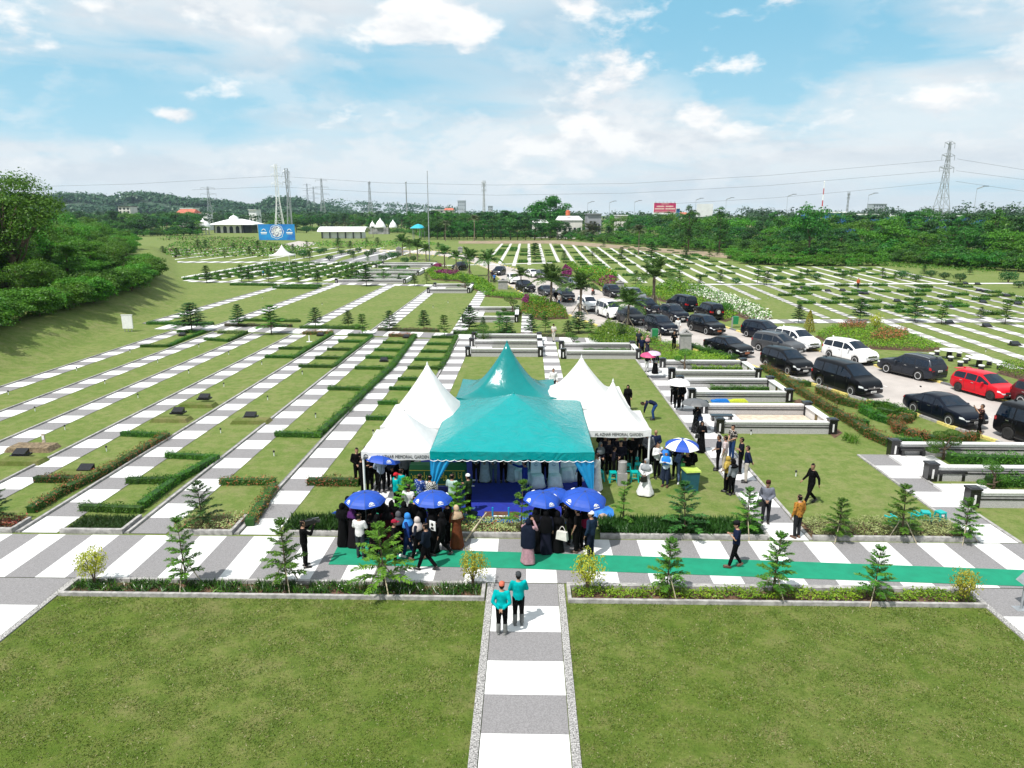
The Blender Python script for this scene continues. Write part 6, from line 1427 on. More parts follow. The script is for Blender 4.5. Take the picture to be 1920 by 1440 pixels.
def car_proto(kind,col,plate='white',rim=None,rails=False,spare=False,spoiler=False):
    K=CARK[kind]; L,Wd,H,r,wb=K['L'],K['W'],K['H'],K['r'],K['wb']; hw=Wd/2; pm=PNT[col]
    root=thing('parked_car','car','car'); xf=wb/2+.02*L*.0; xr=-wb/2; shift=(.5-(.5*L-wb/2-.05)/L-.5)*0
    wx=(wb/2-.02,-wb/2+.02)
    tab=[(a*L,b) for a,b in K['top']]
    def top(x): 
        # light smoothing of the profile
        return sum(pw(min(max(x+d,-L/2),L/2),tab) for d in (-.06,-.03,0,.03,.06))/5
    def wid(x):
        s=max(0,(abs(x)-.30*L)/(.20*L)); return hw*(1-(.20 if x>0 else .13)*s**2.4)
    def bot(x):
        b=.24+.10*max(0,(abs(x)-.42*L)/(.08*L)); 
        for w in wx:
            d=abs(x-w); R_=r+.055
            if d<R_: b=max(b,r-.02+math.sqrt(R_*R_-d*d))
        return min(b,top(x)-.05)
    def sec(x):
        w=wid(x); t=top(x); b=bot(x); bl=min(K['belt']+.02*x/L*0-.03*(x/L),t-.015); g=max(0,t-bl); k=min(1,g/.45)
        wr=w*(.965-.20*k); zz=b+max(.02,(bl-b))
        return [(w*.93,b),(w*.985,b+(bl-b)*.22),(w,b+(bl-b)*.58),(w*.985,b+(bl-b)*.82),(w*.965,bl),(w*.965+(wr-w*.965)*.85,bl+g*.84),(wr*.93,bl+g*.965),(wr*.62,t+.012),(0,t+.03*k+.015)]
    xs=sorted(set([round(v,3) for v in list(np.linspace(-L/2,L/2,58))+[w+s*(r+.055)*q for w in wx for s in (-1,1) for q in (.999,.97,.88,.7,.45)]]))
    rings=[]
    for x in xs:
        s=sec(x); rings.append([(x,y,z) for y,z in s]+[(x,-y,z) for y,z in s[-2::-1]])
    m=MB(); m.rings(rings,cap=False,closed=False); n=len(rings[0]); m.f=[f[::-1] for f in m.f]
    m.f.append(tuple(range(n))); m.m.append(0); e=(len(xs)-1)*n; m.f.append(tuple(e+k for k in range(n-1,-1,-1))); m.m.append(0)
    body=m.build('body',pm,root,smooth=True)
    m=MB(); m.box((0,0,.40),(L*.9,Wd*.80,.30)); 
    for w in wx: m.box((w,0,.45),(2*r+.14,Wd*.86,.5))
    m.build('underbody',M_trim,root)
    m=MB()
    for s in (-1,1): m.box((0,s*hw*.945,.25),(wb-2*r-.12,.05,.09))
    m.build('sill',M_trim if col!='red' else pm,root)
    def glass(name,fn,par=root,mat=M_glass):
        m=MB(); 
        for q in fn: m.quad(*q)
        return m.build(name,mat,par)
    # side windows
    a,b=K['sw']; p1,p2=K['pil']; parts=[(a,p1-.008),(p1+.008,p2-.008),(p2+.008,b)]
    for s in (-1,1):
        for u,v in parts:
            xx=np.linspace(u*L,v*L,9); q=[]
            for x0,x1 in zip(xx,xx[1:]):
                def pt(x,f):
                    S=sec(x); (y4,z4),(y5,z5)=S[4],S[5]; g=top(x)-z4
                    f0=.06; f1=.90
                    f_=f0+(f1-f0)*f; return (x,s*(y4+(y5-y4)*f_+.008),z4+(z5-z4)*f_)
                q.append((pt(x0,0),pt(x1,0),pt(x1,1),pt(x0,1)) if s<0 else (pt(x1,0),pt(x0,0),pt(x0,1),pt(x1,1)))
            glass('side_window',q)
    def strip(x0,x1,f,dz,dx):
        q=[]; xx=np.linspace(x0*L,x1*L,9); cols=(-1,-.8,-.4,0,.4,.8,1)
        def pt(x,c):
            S=sec(x); 
            y5,z5=S[6]; y=abs(c)*y5*f; 
            pts_=S[6:][::1]; ys=[p[0] for p in pts_]; zs=[p[1] for p in pts_]
            z=np.interp(y,ys[::-1],zs[::-1]); return (x+dx,math.copysign(y,c) if c else 0,z+dz)
        for a_,b_ in zip(xx,xx[1:]):
            for c0,c1 in zip(cols,cols[1:]): q.append((pt(a_,c0),pt(b_,c0),pt(b_,c1),pt(a_,c1)))
        return q
    glass('windshield',strip(K['ws'][0],K['ws'][1],.97,.010,.006)); glass('rear_window',strip(K['rw'][0],K['rw'][1],.92,.010,-.008))
    # lamps: follow the plan curve of the nose / tail
    def lamp(name,sgn,s,y0,xin,z0,z1,mat,z0b=None):
        pts=[]
        for k in range(7):
            t=k/6
            if t<.4: y=y0+(hw*(.80 if sgn>0 else .87)-y0)*t/.4; x=sgn*(L/2+.008); 
            else:
                x=sgn*(L/2-(L/2-xin)*(t-.4)/.6); y=wid(x)+.009; x+=sgn*.004
            pts.append((x,s*y,t))
        q=[]
        zz=lambda x: min(z1,top(x)-.04)
        for (xa,ya,ta),(xb,yb,tb) in zip(pts,pts[1:]):
            A=(xa,ya,z0+.04*ta),(xb,yb,z0+.04*tb),(xb,yb,zz(xb*.999)-.0),(xa,ya,zz(xa*.985)); q.append(A if s*sgn>0 else A[::-1])
        glass(name,q,mat=mat)
    hz=K['top'][-3][1]; 
    for s in (-1,1):
        lamp('headlight',1,s,hw*.52,L*.425,.60 if kind in('sedan','hatch') else .68,.74 if kind in('sedan','hatch') else .84,M_head)
        lamp('taillight',-1,s,hw*.55,L*.455,.78 if kind in('sedan','hatch') else .85,.92 if kind in('sedan','hatch') else 1.08,M_tail)
    fx=L/2+.012
    m=MB(); m.box((fx,0,.60 if kind in('sedan','hatch') else .70),(.03,hw*1.0,.13)); m.box((fx,0,.40),(.03,hw*1.25,.12)); m.build('grille',M_trim,root)
    m=MB(); 
    for dz in (.0,.055): m.box((fx+.012,0,(.575 if kind in('sedan','hatch') else .67)+dz),(.016,hw*.98,.014))
    m.lathe([(.001,0),(.06,0),(.06,.02),(.001,.02)],10,axis='x',c=(fx+.015,0,.66 if kind in('sedan','hatch') else .76))
    m.build('grille_chrome',M_chrome,root)
    plm={'white':M_plw,'orange':M_plo,'black':M_plb}[plate]
    for sg,nm in ((1,'front'),(-1,'rear')):
        z=.46 if sg>0 else (.72 if kind in('sedan','hatch') else .80); m=MB(); m.box((sg*(L/2+.025),0,z),(.02,.42,.13)); pl=m.build('number_plate',plm,root)
        m=MB(); [m.box((sg*(L/2+.037),-.15+.06*k,z),(.004,.035,.06)) for k in range(6)]; m.build('number',M_plb if plate!='black' else M_plw,pl)
    MB().box((-L/2-.012,0,.38),(.04,hw*1.5,.16)).build('rear_bumper',M_trim if kind in('suv','jeep') else pm,root)
    for s in (-1,1):
        xm=K['ws'][1]*L-.42; m=MB(); m.ell((xm,s*(wid(xm)+.10),K['belt']+.07),(.09,.11,.075),8,6); m.build('mirror',pm if col!='x' else M_trim,root,smooth=True)
        for xh in ((K['pil'][0]-.06)*L,(K['pil'][1]-.055)*L): MB().box((xh,s*(wid(xh)+.008),K['belt']-.10),(.20,.03,.03)).build('door_handle',M_chrome if col!='red' else M_chrome,root)
        if rails: MB().tube([(x,s*sec(x)[6][0]*.95,top(x)+.05) for x in np.linspace(-.40*L,.04*L,7)],.02,6).build('roof_rail',M_chrome if col!='black' else M_trim,root)
        m=MB(); [m.box((x*L,s*(wid(x*L)-.002),(K['belt']+.28)/2+.02),(.012,.012,K['belt']-.42)) for x in (p1,p2,b*.98)]; m.build('door_seam',M_trim,root)
    if spoiler: MB().box((-.455*L,0,H-.03),(.30,Wd*.66,.035)).build('spoiler',pm,root)
    if spare:
        MB().lathe([(.001,-.12),(.30,-.12),(.34,-.08),(.34,.08),(.30,.1),(.001,.1)],20,axis='x',c=(-L/2-.14,0,.98)).build('spare_wheel',M_tyre,root); MB().lathe([(.001,0),(.22,0),(.22,.02),(.001,.02)],16,axis='x',c=(-L/2-.275,0,.98)).build('spare_cover',M_alloy,root)
    MB().ell((-.42*L,0,H+.02),(.10,.03,.05),8,5).build('roof_antenna',pm,root)
    for w in wx:
        for s in (-1,1):
            wh=bpy.data.objects.new('wheel',None); link(wh,root); wh.location=(w,s*(hw-.115),r); wh.empty_display_size=.1
            key='wheelmesh_%s_%s_%d'%(r,rim,s)
            if key not in MATS:
                m=MB(); m.lathe([(r*.66,-.10),(r*.95,-.105),(r,-.07),(r,.07),(r*.95,.105),(r*.66,.10)],24,axis='y'); t_=m.build('tyre',M_tyre,wh,smooth=True)
                m=MB(); m.lathe([(.001,-.04),(r*.64,-.04),(r*.66,.0),(r*.66,.04)],20,axis='y',cap=False,mat=1)
                for k in range(10):
                    a=2*pi*k/10+(k%2)*.22-.11; d=Vector((cos(a),0,sin(a))); mm=Matrix.Rotation(-a,3,'Y'); m.box(d*r*.38+Vector((0,s*.075,0)),(r*.58,.03,r*.15),M=mm)
                m.lathe([(r*.58,s*.085-.02),(r*.70,s*.085-.02),(r*.70,s*.085+.02),(r*.58,s*.085+.02),(r*.58,s*.085-.02)],24,axis='y',cap=False); m.lathe([(.001,s*.06),(r*.15,s*.06),(r*.14,s*.09),(.001,s*.09)],10,axis='y'); r_=m.build('rim',[{'dark':M_rimd}.get(rim,M_alloy),M_trim],wh)
                MATS[key]=(t_.data,r_.data)
            else:
                for nm,me in zip(('tyre','rim'),MATS[key]): o=bpy.data.objects.new(nm,me); link(o,wh)
    return Proto(root)
CP={}
def car(kind,col,rear,front,label,plate='white',sc=1.0,**kw):
    """rear / front: photo pixels where the tyres nearest the camera touch the road"""
    key=(kind,col,plate,tuple(sorted(kw.items())))
    if key not in CP: CP[key]=car_proto(kind,col,plate,**kw)
    a,b=P(*rear),P(*front); d=(b-a); d.normalize(); nrm=Vector((-d.y,d.x,0)); mid=(a+b)/2
    if nrm.dot(Vector((mid.x,mid.y,0)))<0: nrm=-nrm
    c=mid+nrm*(CARK[kind]['W']/2-.115); c.z=.012
    return CP[key].put(c,math.atan2(d.y,d.x),sc,label,'parked cars along the road')
car('hatch','red',(1796,734),(1856,751),'bright red hatchback with dark rims at the right kerb','black',rim='dark',spoiler=True)
car('suv','slate',(1719,713),(1664,700),'dark slate suv seen from behind at the right kerb',rails=True)
car('sedan','navy',(1712,775),(1780,800),'dark sedan nearest the camera beside the man taking a photo')
car('van','black',(1537,724),(1595,743),'tall black van with chrome grille in the middle of the left lane')
car('mpv','white',(1556,672),(1601,683),'white minivan with rounded nose beside the lime oval bed','black')
car('mpv','black',(1435,689),(1479,704),'black minivan on the left kerb just behind the tall black van')
car('mpv','grey',(1422,658),(1472,668),'grey minivan between the black sedan and the white cars',rails=True)
car('mpv','white',(1457,647),(1502,659),'white crossover with black grille behind the grey minivan','black',rails=True)
car('mpv','navy',(1396,631),(1443,641),'midnight blue minivan at the front of the right row before the white crossover')
car('sedan','black',(1334,660),(1367,669),'black sedan with an orange number plate near the stone pillar','orange')
car('suv','black',(1296,620),(1325,628),'black suv with an orange plate in the middle of the road','orange')
car('suv','navy',(1211,620),(1237,629),'dark crossover beside the green litter bin on a post')
car('suv','navy',(1238,597),(1263,605),'dark crossover behind the man in white at the road',rails=True)
car('suv','slate',(1159,603),(1182,611),'slate crossover half hidden by the palm in front of it',rim='dark')
car('van','white',(1121,592),(1141,599),'tall white van with tinted windows in the left row','black')
car('mpv','white',(1083,578),(1100,585),'white minivan just behind the tall white van','black',rails=True)
car('mpv','navy',(1042,561),(1058,568),'dark minivan with an orange plate beside the left palms','orange')
car('sedan','slate',(1008,551),(1023,557),'slate sedan left of the minivan with the orange plate','black')
car('suv','black',(965,544),(988,550),'black wagon near the pale block pillar','black')
car('mpv','white',(948,528),(960,535),'white car right behind the pale block pillar',rim='dark')
car('suv','navy',(950,514),(936,518),'dark suv at the road bend facing left')
car('suv','black',(876,505),(861,507),'black suv alone behind the upper palms')
car('sedan','white',(984,518),(999,521),'white sedan at the start of the right car row')
car('suv','grey',(1003,521),(1019,526),'grey suv at the start of the right row, beside the white sedan',rim='dark')
car('sedan','black',(1040,533),(1056,538),'black sedan behind the left palm crown')
car('mpv','silver',(1063,538),(1080,544),'silver grey minivan left of the motorcyclist')
car('suv','black',(1128,553),(1150,560),'black suv beside the pale pillar right of the motorcyclist',rails=True)
car('suv','silver',(1168,561),(1190,567),'silver suv behind the palm in the middle of the cars',rails=True)
car('suv','navy',(1190,583),(1212,591),'dark suv left of the man in black on the road',rim='dark',rails=True)
car('van','navy',(1281,585),(1252,578),'dark van with red tail lights facing away, near the grass','black')
car('jeep','black',(1330,601),(1300,592),'black off roader with a spare wheel on its back','black',spare=True)
car('van','black',(1906,830),(1972,852),'black van cut by the right picture edge',rim='dark')
car('suv','maroon',(1925,765),(1975,780),'maroon car cut by the right picture edge behind the red hatchback')
def motorcycle(px,py,label,rz):
    c=P(px,py); r=thing('motorcycle',label,'motorcycle',(c.x,c.y,.012),rz)
    for x in (-.62,.62):
        w=bpy.data.objects.new('wheel',None); link(w,r); w.location=(x,0,.29); MB().lathe([(.2,-.05),(.29,-.05),(.29,.05),(.2,.05)],16,axis='y').build('tyre',M_tyre,w); MB().lathe([(.001,-.02),(.2,-.02),(.2,.02),(.001,.02)],12,axis='y').build('rim',M_rimd,w)
    m=MB(); m.tube([(.62,0,.29),(.42,0,.95)],.04,6); m.tube([(.42,0,.80),(-.1,0,.5),(-.62,0,.35)],.10,8); m.build('frame',M_trim,r)
    MB().ell((.40,0,.75),(.16,.17,.22),8,6).build('front_fairing',plain('orange_fairing',(.5,.08,.03),.3,.1,4),r); MB().ell((-.25,0,.80),(.45,.14,.09),10,6).build('seat',M_black,r); MB().box((-.70,0,1.0),(.36,.44,.34)).build('top_box',M_black,r)
    m=MB(); m.tube([(.36,-.34,1.02),(.42,0,.98),(.36,.34,1.02)],.018,6); m.build('handlebar',M_dmetal,r); MB().ell((.53,0,.82),(.05,.08,.07),8,6).build('headlight',M_head,r)
    return r
motorcycle(1112,553,'motorcycle with an orange front ridden toward the camera','' and 0 or -1.9)
motorcycle(1222,590,'dark motorcycle parked by the dark suv on the road',.8)
# ------------------------------------------------------------------ people
PEND=[]        # (object, mesh builder of details to join after the surface is merged)
M_eye=plain('eye_dark',(.015,.012,.01),.3); M_lip=plain('lip_brown',(.22,.08,.06),.6); M_hair=plain('hair_black',(.006,.0055,.005),.7,.4,30,spec=.12); M_hairg=plain('hair_grey',(.28,.27,.26),.6,.3,30)
SKIN=[plain('skin_a',(.36,.20,.13),.55,.08,8),plain('skin_b',(.27,.145,.09),.55,.08,8)]
M_shoe=plain('shoe_black',(.013,.012,.012),.4,.2,9); M_shoew=plain('shoe_white',(.7,.7,.7),.6,.1,9); M_boot=plain('boot_grey',(.14,.145,.14),.5,.15,6); M_sandal=plain('sandal_brown',(.10,.05,.03),.6)
def limb(m,a,b,ra,rb):
    a,b=Vector(a),Vector(b); d=(b-a)
    if d.length<1e-4: return
    u=d.normalized(); pts=[a-u*ra*.75,a-u*ra*.45,a]+[a+d*t for t in (.35,.7)]+[b,b+u*rb*.45,b+u*rb*.75]
    m.tube(pts,[ra*.5,ra*.85,ra,ra*.98+(rb-ra)*.35*.9,ra+(rb-ra)*.7,rb,rb*.85,rb*.5],10)
def trunk_rings(m,sp,rad,n=16,fold=0,ph=0):
    sp=[Vector(p) for p in sp]; X=Vector((1,0,0)); rg=[]
    for i,p in enumerate(sp):
        t=(sp[min(i+1,len(sp)-1)]-sp[max(i-1,0)]).normalized(); F=t.cross(X); F.normalize()
        if F.y<0: F=-F
        rx,ry=rad[i]; k=(i/max(1,len(sp)-1))
        rg.append([p+X*rx*cos(2*pi*j/n)*(1+fold*(1-k)*sin(2*pi*j/n*5+ph))+F*ry*sin(2*pi*j/n)*(1+fold*(1-k)*sin(2*pi*j/n*5+ph)) for j in range(n)])
    m.rings(rg)
def pend(name,m,mat,parent,vox,extra=None,mats=None):
    o=m.build(name,mats or mat,parent); md=o.modifiers.new('merge','REMESH'); md.mode='VOXEL'; md.voxel_size=vox; md.use_smooth_shade=True
    s=o.modifiers.new('smooth','SMOOTH'); s.factor=.5; s.iterations=2
    PEND.append((o,extra)); return o
def shell(c,rx,ry,rz,keep,n=18,mm=12,M=None):
    t=MB(); t.ell((0,0,0),(1,1,1),n,mm); m=MB(); vs=[Vector(v) for v in t.v]
    fs=[f for f in t.f if len(f)==4 and keep(sum((vs[i] for i in f),Vector())/4) or len(f)>4 and keep(vs[f[0]])]
    V=[Vector((v.x*rx,v.y*ry,v.z*rz)) for v in vs]
    if M is not None: V=[M@v for v in V]
    m.add([v+Vector(c) for v in V],fs); return m
def hand(m,w,d,up,mat,s=1):
    d=Vector(d).normalized(); up=Vector(up); up=(up-d*up.dot(d)).normalized(); sd=d.cross(up)
    w=Vector(w); M=Matrix((sd,up,d)).transposed()
    m.ell(w+d*.045,(.038,.016,.052),8,5,mat,M)
    for i,(o,l) in enumerate(((-.027,.060),(-.009,.072),(.009,.068),(.026,.052))):
        b=w+d*.085+sd*o; q=b+d*l*.55+up*-.006; e=q+d*l*.35-up*l*.35
        m.tube([b-d*.01,b+d*.01,q,e],[.008,.0085,.0075,.005],5,mat)
    b=w+d*.03+sd*.034*s; m.tube([b-sd*.01*s,b+sd*.022*s+d*.02,b+sd*.03*s+d*.048-up*.01],[.011,.010,.006],5,mat)
def head_mesh(m,c,M,fem=False):
    rg=[]; c=Vector(c)
    for z,rx,ryf,ryb in ((-.128,.018,.050,.005),(-.118,.036,.074,.025),(-.095,.050,.084,.045),(-.06,.062,.086,.066),(-.02,.070,.087,.088),(.02,.073,.090,.098),(.055,.072,.086,.098),(.085,.062,.070,.086),(.105,.044,.048,.060),(.117,.018,.020,.024)):
        rg.append([c+M@Vector((rx*cos(a),(ryf if sin(a)>0 else ryb)*sin(a),z)) for a in [2*pi*k/16 for k in range(16)]])
    m.rings(rg,0)
    m.ell(c+M@Vector((0,.094,-.022)),(.014,.022,.024),6,5,0,M)
    for s in (-1,1):
        m.ell(c+M@Vector((s*.074,-.005,-.01)),(.010,.020,.032),6,5,0,M); m.ell(c+M@Vector((s*.030,.080,.008)),(.014,.010,.008),6,4,1,M)
        m.ell(c+M@Vector((s*.031,.083,.027)),(.018,.007,.004),6,4,1,M)
    m.ell(c+M@Vector((0,.083,-.062)),(.024,.009,.008),8,4,2,M)
GRP='mourners in the memorial park'
def person(px,py,hd,label,top=(.01,.01,.012),bot=(.01,.01,.012),pose='stand',h=1.68,sleeve='long',pat=None,col2=(.6,.6,.6),fem=False,head='hair',hcol=None,dress=False,shoe=None,look=0.0,nod=0.0,z=0.02,wide=1.0,walk=None,skin=None,dpat=None,scarf=1.18,loc=None,flare=1.0):
    c=Vector(loc) if loc is not None else P(px,py); k=h/1.68; rt=thing('person',label,'person',(c.x,c.y,z),-R(hd),sc=k)
    sk=SKIN[skin if skin is not None else rnd.randrange(2)]; w=wide
    lean=0.0; sp=[(0,0,.90),(0,0,.98),(0,.005,1.08),(0,.005,1.20),(0,.0,1.32),(0,-.005,1.40)]; nk=(0,.0,1.41); hc=Vector((0,.02,1.555))
    sh=[(-.175*w,-.005,1.365),(.175*w,-.005,1.365)]
    hip=[(-.088,0,.89),(.088,0,.89)]; kn=[(-.095,.02,.48),(.095,.02,.48)]; an=[(-.10,0,.085),(.10,0,.085)]; fd=[(-.12,1,0),(.12,1,0)]
    E={'stand':((.245,-.03,1.10),(.25,.06,.86)),'clasp':((.255,.0,1.10),(.055,.20,.96)),'fold':((.255,.06,1.11),(-.06,.20,1.13)),'behind':((.255,-.12,1.10),(.05,-.20,.93)),'photo':((.235,.20,1.22),(.065,.36,1.47)),
       'chest':((.25,.05,1.10),(.05,.22,1.20)),'swing':((.24,.06,1.10),(.22,.26,.93)),'back':((.25,-.13,1.11),(.25,-.16,.87)),'up':((.25,.16,1.16),(.12,.26,1.36)),'point':((.22,.28,1.30),(.16,.54,1.40)),'lift':((.24,.18,1.28),(.18,.34,1.46)),'hang':((.2,.38,.66),(.12,.42,.42)),'lap':((.25,.1,1.08),(.06,.25,1.02))}
    pz={'walk':('back','swing'),'fold':('fold','fold'),'clasp':('clasp','clasp'),'behind':('behind','behind'),'photo':('photo','photo'),'stand':('stand','stand'),'hold':('stand','up'),'umbrella':('stand','up'),'chest':('chest','chest'),'point':('stand','point'),'camera':('lift','photo'),'bend':('hang','hang'),'phone':('clasp','up'),'carry':('stand','chest')}[pose]
    ar=[]
    for i,(s,pn) in enumerate(zip((-1,1),pz)):
        e,wr=E[pn]; ar.append((Vector((s*e[0]*w,e[1],e[2])),Vector((s*wr[0],wr[1],wr[2]))))
    if pose=='walk' or walk:
        st=walk or 1.0
        kn=[(-.09,.13*st,.50),(.09,.03*st,.48)]; an=[(-.09,.27*st,.10),(.10,-.28*st,.15)]; fd=[(-.05,1,.15),(.05,.8,-.65)]
        hip=[(-.088,.01,.875),(.088,-.01,.875)]
    if pose=='bend':
        sp=[(0,-.20,.86),(0,-.14,.93),(0,-.02,1.00),(0,.13,1.03),(0,.27,1.01),(0,.34,.99)]; nk=(0,.36,.98); hc=Vector((0,.49,.93)); sh=[(-.17,.28,.98),(.17,.28,.98)]
        hip=[(-.09,-.20,.85),(.09,-.20,.85)]; kn=[(-.11,-.05,.47),(.11,-.06,.47)]; an=[(-.11,-.12,.085),(.11,-.14,.085)]; nod=-70
    HM=Matrix.Rotation(-R(look),3,'Z')@Matrix.Rotation(R(nod),3,'X')
    hc=hc+Vector((0,.02*max(0,-nod)/40,-.01*max(0,-nod)/40))
    # body: one merged surface; face and fingers are joined to it
    m=MB(); trunk_rings(m,sp,[(.14*w,.10),(.145*w,.10),(.13*w,.095),(.15*w,.105),(.165*w,.10),(.09,.07)])
    limb(m,nk,hc-Vector((0,.02,.06)),.052,.048)
    for i in (0,1):
        limb(m,sh[i],ar[i][0],.052,.040); limb(m,ar[i][0],ar[i][1],.039,.026); limb(m,hip[i],kn[i],.080,.055); limb(m,kn[i],an[i],.052,.036)
        f=Vector(fd[i]).normalized(); limb(m,Vector(an[i])-Vector((0,0,.04))-f*.03,Vector(an[i])-Vector((0,0,.045))+f*.13,.036,.028)
    ex=MB(); head_mesh(ex,hc,HM,fem)
    for i in (0,1): d=ar[i][1]-ar[i][0]; hand(ex,ar[i][1],d,Vector((0,0,1)) if abs(d.normalized().z)<.8 else Vector((0,1,0)),0,(1,-1)[i])
    pend('body',m,None,rt,.026,ex,[sk,M_eye,M_lip])
    # shirt or blouse
    cm=cloth(top,pat,col2); g=.020 if not dress else .024
    m=MB(); trunk_rings(m,[Vector(sp[0])-Vector((0,0,.06 if pose!='bend' else -.0))]+list(sp[1:]),[(.165*w+g*.3,.125),(.150*w+g,.105+g),(.138*w+g,.098+g),(.155*w+g,.108+g),(.168*w+g,.10+g),(.10+g*.5,.075+g*.5)])
    for i in (0,1):
        if sleeve=='long': limb(m,sh[i],ar[i][0],.066+g*.3,.056); limb(m,ar[i][0],ar[i][0].lerp(ar[i][1],.93),.055,.042)
        else: limb(m,sh[i],Vector(sh[i]).lerp(ar[i][0],.78),.068,.064)
    if dress:
        st=1 if walk else 0
        trunk_rings(m,[(0,.0,.03),(0,0,.12),(0,0,.45),(0,0,.75),(0,0,.98)],[(.27*flare,(.25+.05*st)*flare),(.26*flare,(.24+.05*st)*flare),(.215*(flare+1)/2,.19*(flare+1)/2),(.185,.15),(.16,.125)],28,.07,px)
    pend('dress' if dress else 'shirt',m,cm,rt,.024)
    if not dress:
        m=MB(); bm_=cloth(bot,dpat)
        P0=Vector(sp[0]); trunk_rings(m,[P0-Vector((0,0,.07)),P0,Vector(sp[1])+Vector((0,0,.02))],[(.165*w,.118),(.165*w,.122),(.152*w,.112)])
        for i in (0,1): limb(m,hip[i],kn[i],.100,.074); limb(m,kn[i],Vector(kn[i]).lerp(Vector(an[i]),.93),.073,.060)
        pend('trousers',m,bm_,rt,.024)
    sm={'white':M_shoew,'boot':M_boot,'sandal':M_sandal}.get(shoe,M_shoe)
    for i in (0,1):
        f=Vector(fd[i]).normalized(); s_=f.cross(Vector((0,0,1))).normalized(); u=s_.cross(f); M=Matrix((s_,f,u)).transposed(); m=MB(); cc=Vector(an[i])+f*.055-Vector((0,0,.045))
        m.ell(cc,(.050,.145,.045),12,7,0,M); m.box(cc-u*.036,(.088,.27,.018),M=M,tap=.97)
        if shoe=='boot': limb(m,an[i],Vector(kn[i]).lerp(Vector(an[i]),.35),.066,.070)
        m.build('boot' if shoe=='boot' else 'shoe',sm,rt,smooth=True)
    # headwear
    def fin(mb,nm,mt): return mb.build(nm,mt,rt,smooth=True)
    if head=='hair' or head in('cap','peci','whitecap','grey','band'):
        lim=(lambda v: not (v.y>.30 and v.z<.52) and v.z>-.72 and not(v.y>-.10 and v.z<-.12))
        if head!='bald': fin(shell(hc+HM@Vector((0,-.004,.008)),.080,.104,.120,lim,18,12,HM),'hair',M_hairg if head=='grey' else M_hair)
    if head=='bun':
        fin(shell(hc+HM@Vector((0,-.004,.008)),.084,.110,.125,(lambda v: not (v.y>.30 and v.z<.50)),18,12,HM),'hair',M_hair); m=MB(); trunk_rings(m,[hc+Vector((0,-.10,-.30)),hc+Vector((0,-.10,-.12)),hc+Vector((0,-.05,.02))],[(.08,.03),(.09,.05),(.07,.05)]); fin(m,'long_hair',M_hair)
    if head=='cap':
        m=shell(hc+HM@Vector((0,0,.03)),.088,.112,.105,(lambda v: v.z>-.05),18,12,HM); m.ell(hc+HM@Vector((0,.12,.035)),(.075,.075,.012),10,4,0,HM); fin(m,'cap',cloth(hcol or (.35,.03,.04)))
    if head=='peci':
        m=MB(); m.rings([[hc+HM@Vector((rx*cos(a),-.004+ry*sin(a),zz)) for a in [2*pi*q/18 for q in range(18)]] for zz,rx,ry in ((.035,.088,.112),(.13,.080,.100),(.137,.070,.092))]); fin(m,'songkok_cap',cloth(hcol or (.012,.012,.014)))
    if head=='whitecap': fin(shell(hc+HM@Vector((0,-.004,.03)),.086,.108,.100,(lambda v: v.z>.0),18,12,HM),'skull_cap',cloth((.75,.75,.75)))
    if head=='hijab':
        hm=cloth(hcol or (.005,.005,.006))
        m=shell(hc+HM@Vector((0,-.012,-.005)),.102,.122,.142,(lambda v: not (v.y>.60 and -.62<v.z<.48 and abs(v.x)<.62)),22,16,HM)
        rg=[]
        for q,(zz,rx,ry,yo) in enumerate(((1.475,.090,.100,.0),(1.43,.125,.115,.0),(1.385,.200,.140,-.005),(1.30,.235*w,.170,0),(scarf+.04,.240*w,.185,0),(scarf,.235*w,.18,0))):
            rg.append([Vector((rx*cos(a)*(1+.035*sin(7*a+px)*(q/5)),yo+ry*sin(a)*(1+.05*sin(6*a)*(q/5)),zz-.05*(q>3)*(sin(a) if scarf>1 else 0))) for a in [2*pi*j/24 for j in range(24)]])
        if pose!='bend': m.rings(rg[::-1],cap=False)
        fin(m,'headscarf',hm)
    return rt
K_=(.0045,.0045,.005); NV=(.010,.016,.045); W_=(.72,.72,.72); DK=(.02,.021,.025)
def held(o,label,cat,name,px,py,z,mbs,rz=0.0):
    pass
# path and lawn on the right
person(1377,1066,-78,'man in navy short sleeves and songkok walking along the green carpet at the right',NV,K_,'chest',1.66,'short',head='peci',shoe='sandal',walk=.7,nod=-14,z=.045)
person(1518,945,-100,'man in black walking alone on the right lawn, looking away',K_,K_,'walk',1.74,look=-35)
person(1493,1009,-25,'man in orange batik shirt standing at the edge of the pale path',(.36,.16,.03),DK,'stand',1.68,pat='batik',col2=(.14,.06,.02),shoe='sandal')
person(1434,980,-165,'man in grey shirt with a small bag on the pale path, looking left',(.15,.16,.20),DK,'clasp',1.70,look=35,head='peci',hcol=(.06,.02,.02))
person(1398,905,-75,'man in navy top and beige trousers with hands behind his back',NV,(.50,.46,.40),'behind',1.70)
person(1387,888,-80,'man in black with folded arms beside the man in beige trousers',(.008,.010,.02),K_,'fold',1.72,'short')
person(1371,861,-115,'man in black and white batik shirt and jeans behind the group on the pale path',(.02,.02,.02),(.02,.05,.14),'clasp',1.72,'short',pat='batik',col2=(.55,.50,.46))
person(1357,884,-60,'man in pinkish patterned shirt and beige trousers at the path edge',(.50,.42,.42),(.45,.40,.32),'stand',1.72,'short',pat='floral',col2=(.30,.22,.23),shoe='white')
person(1345,882,-75,'man in dark navy shirt partly behind the man in the pinkish shirt',(.012,.015,.025),K_,'clasp',1.70,'short')
person(1371,928,-30,'woman in grey top and black headscarf at the path edge, seen from behind',(.20,.22,.24),K_,'stand',1.58,fem=True,head='hijab',scarf=1.30)
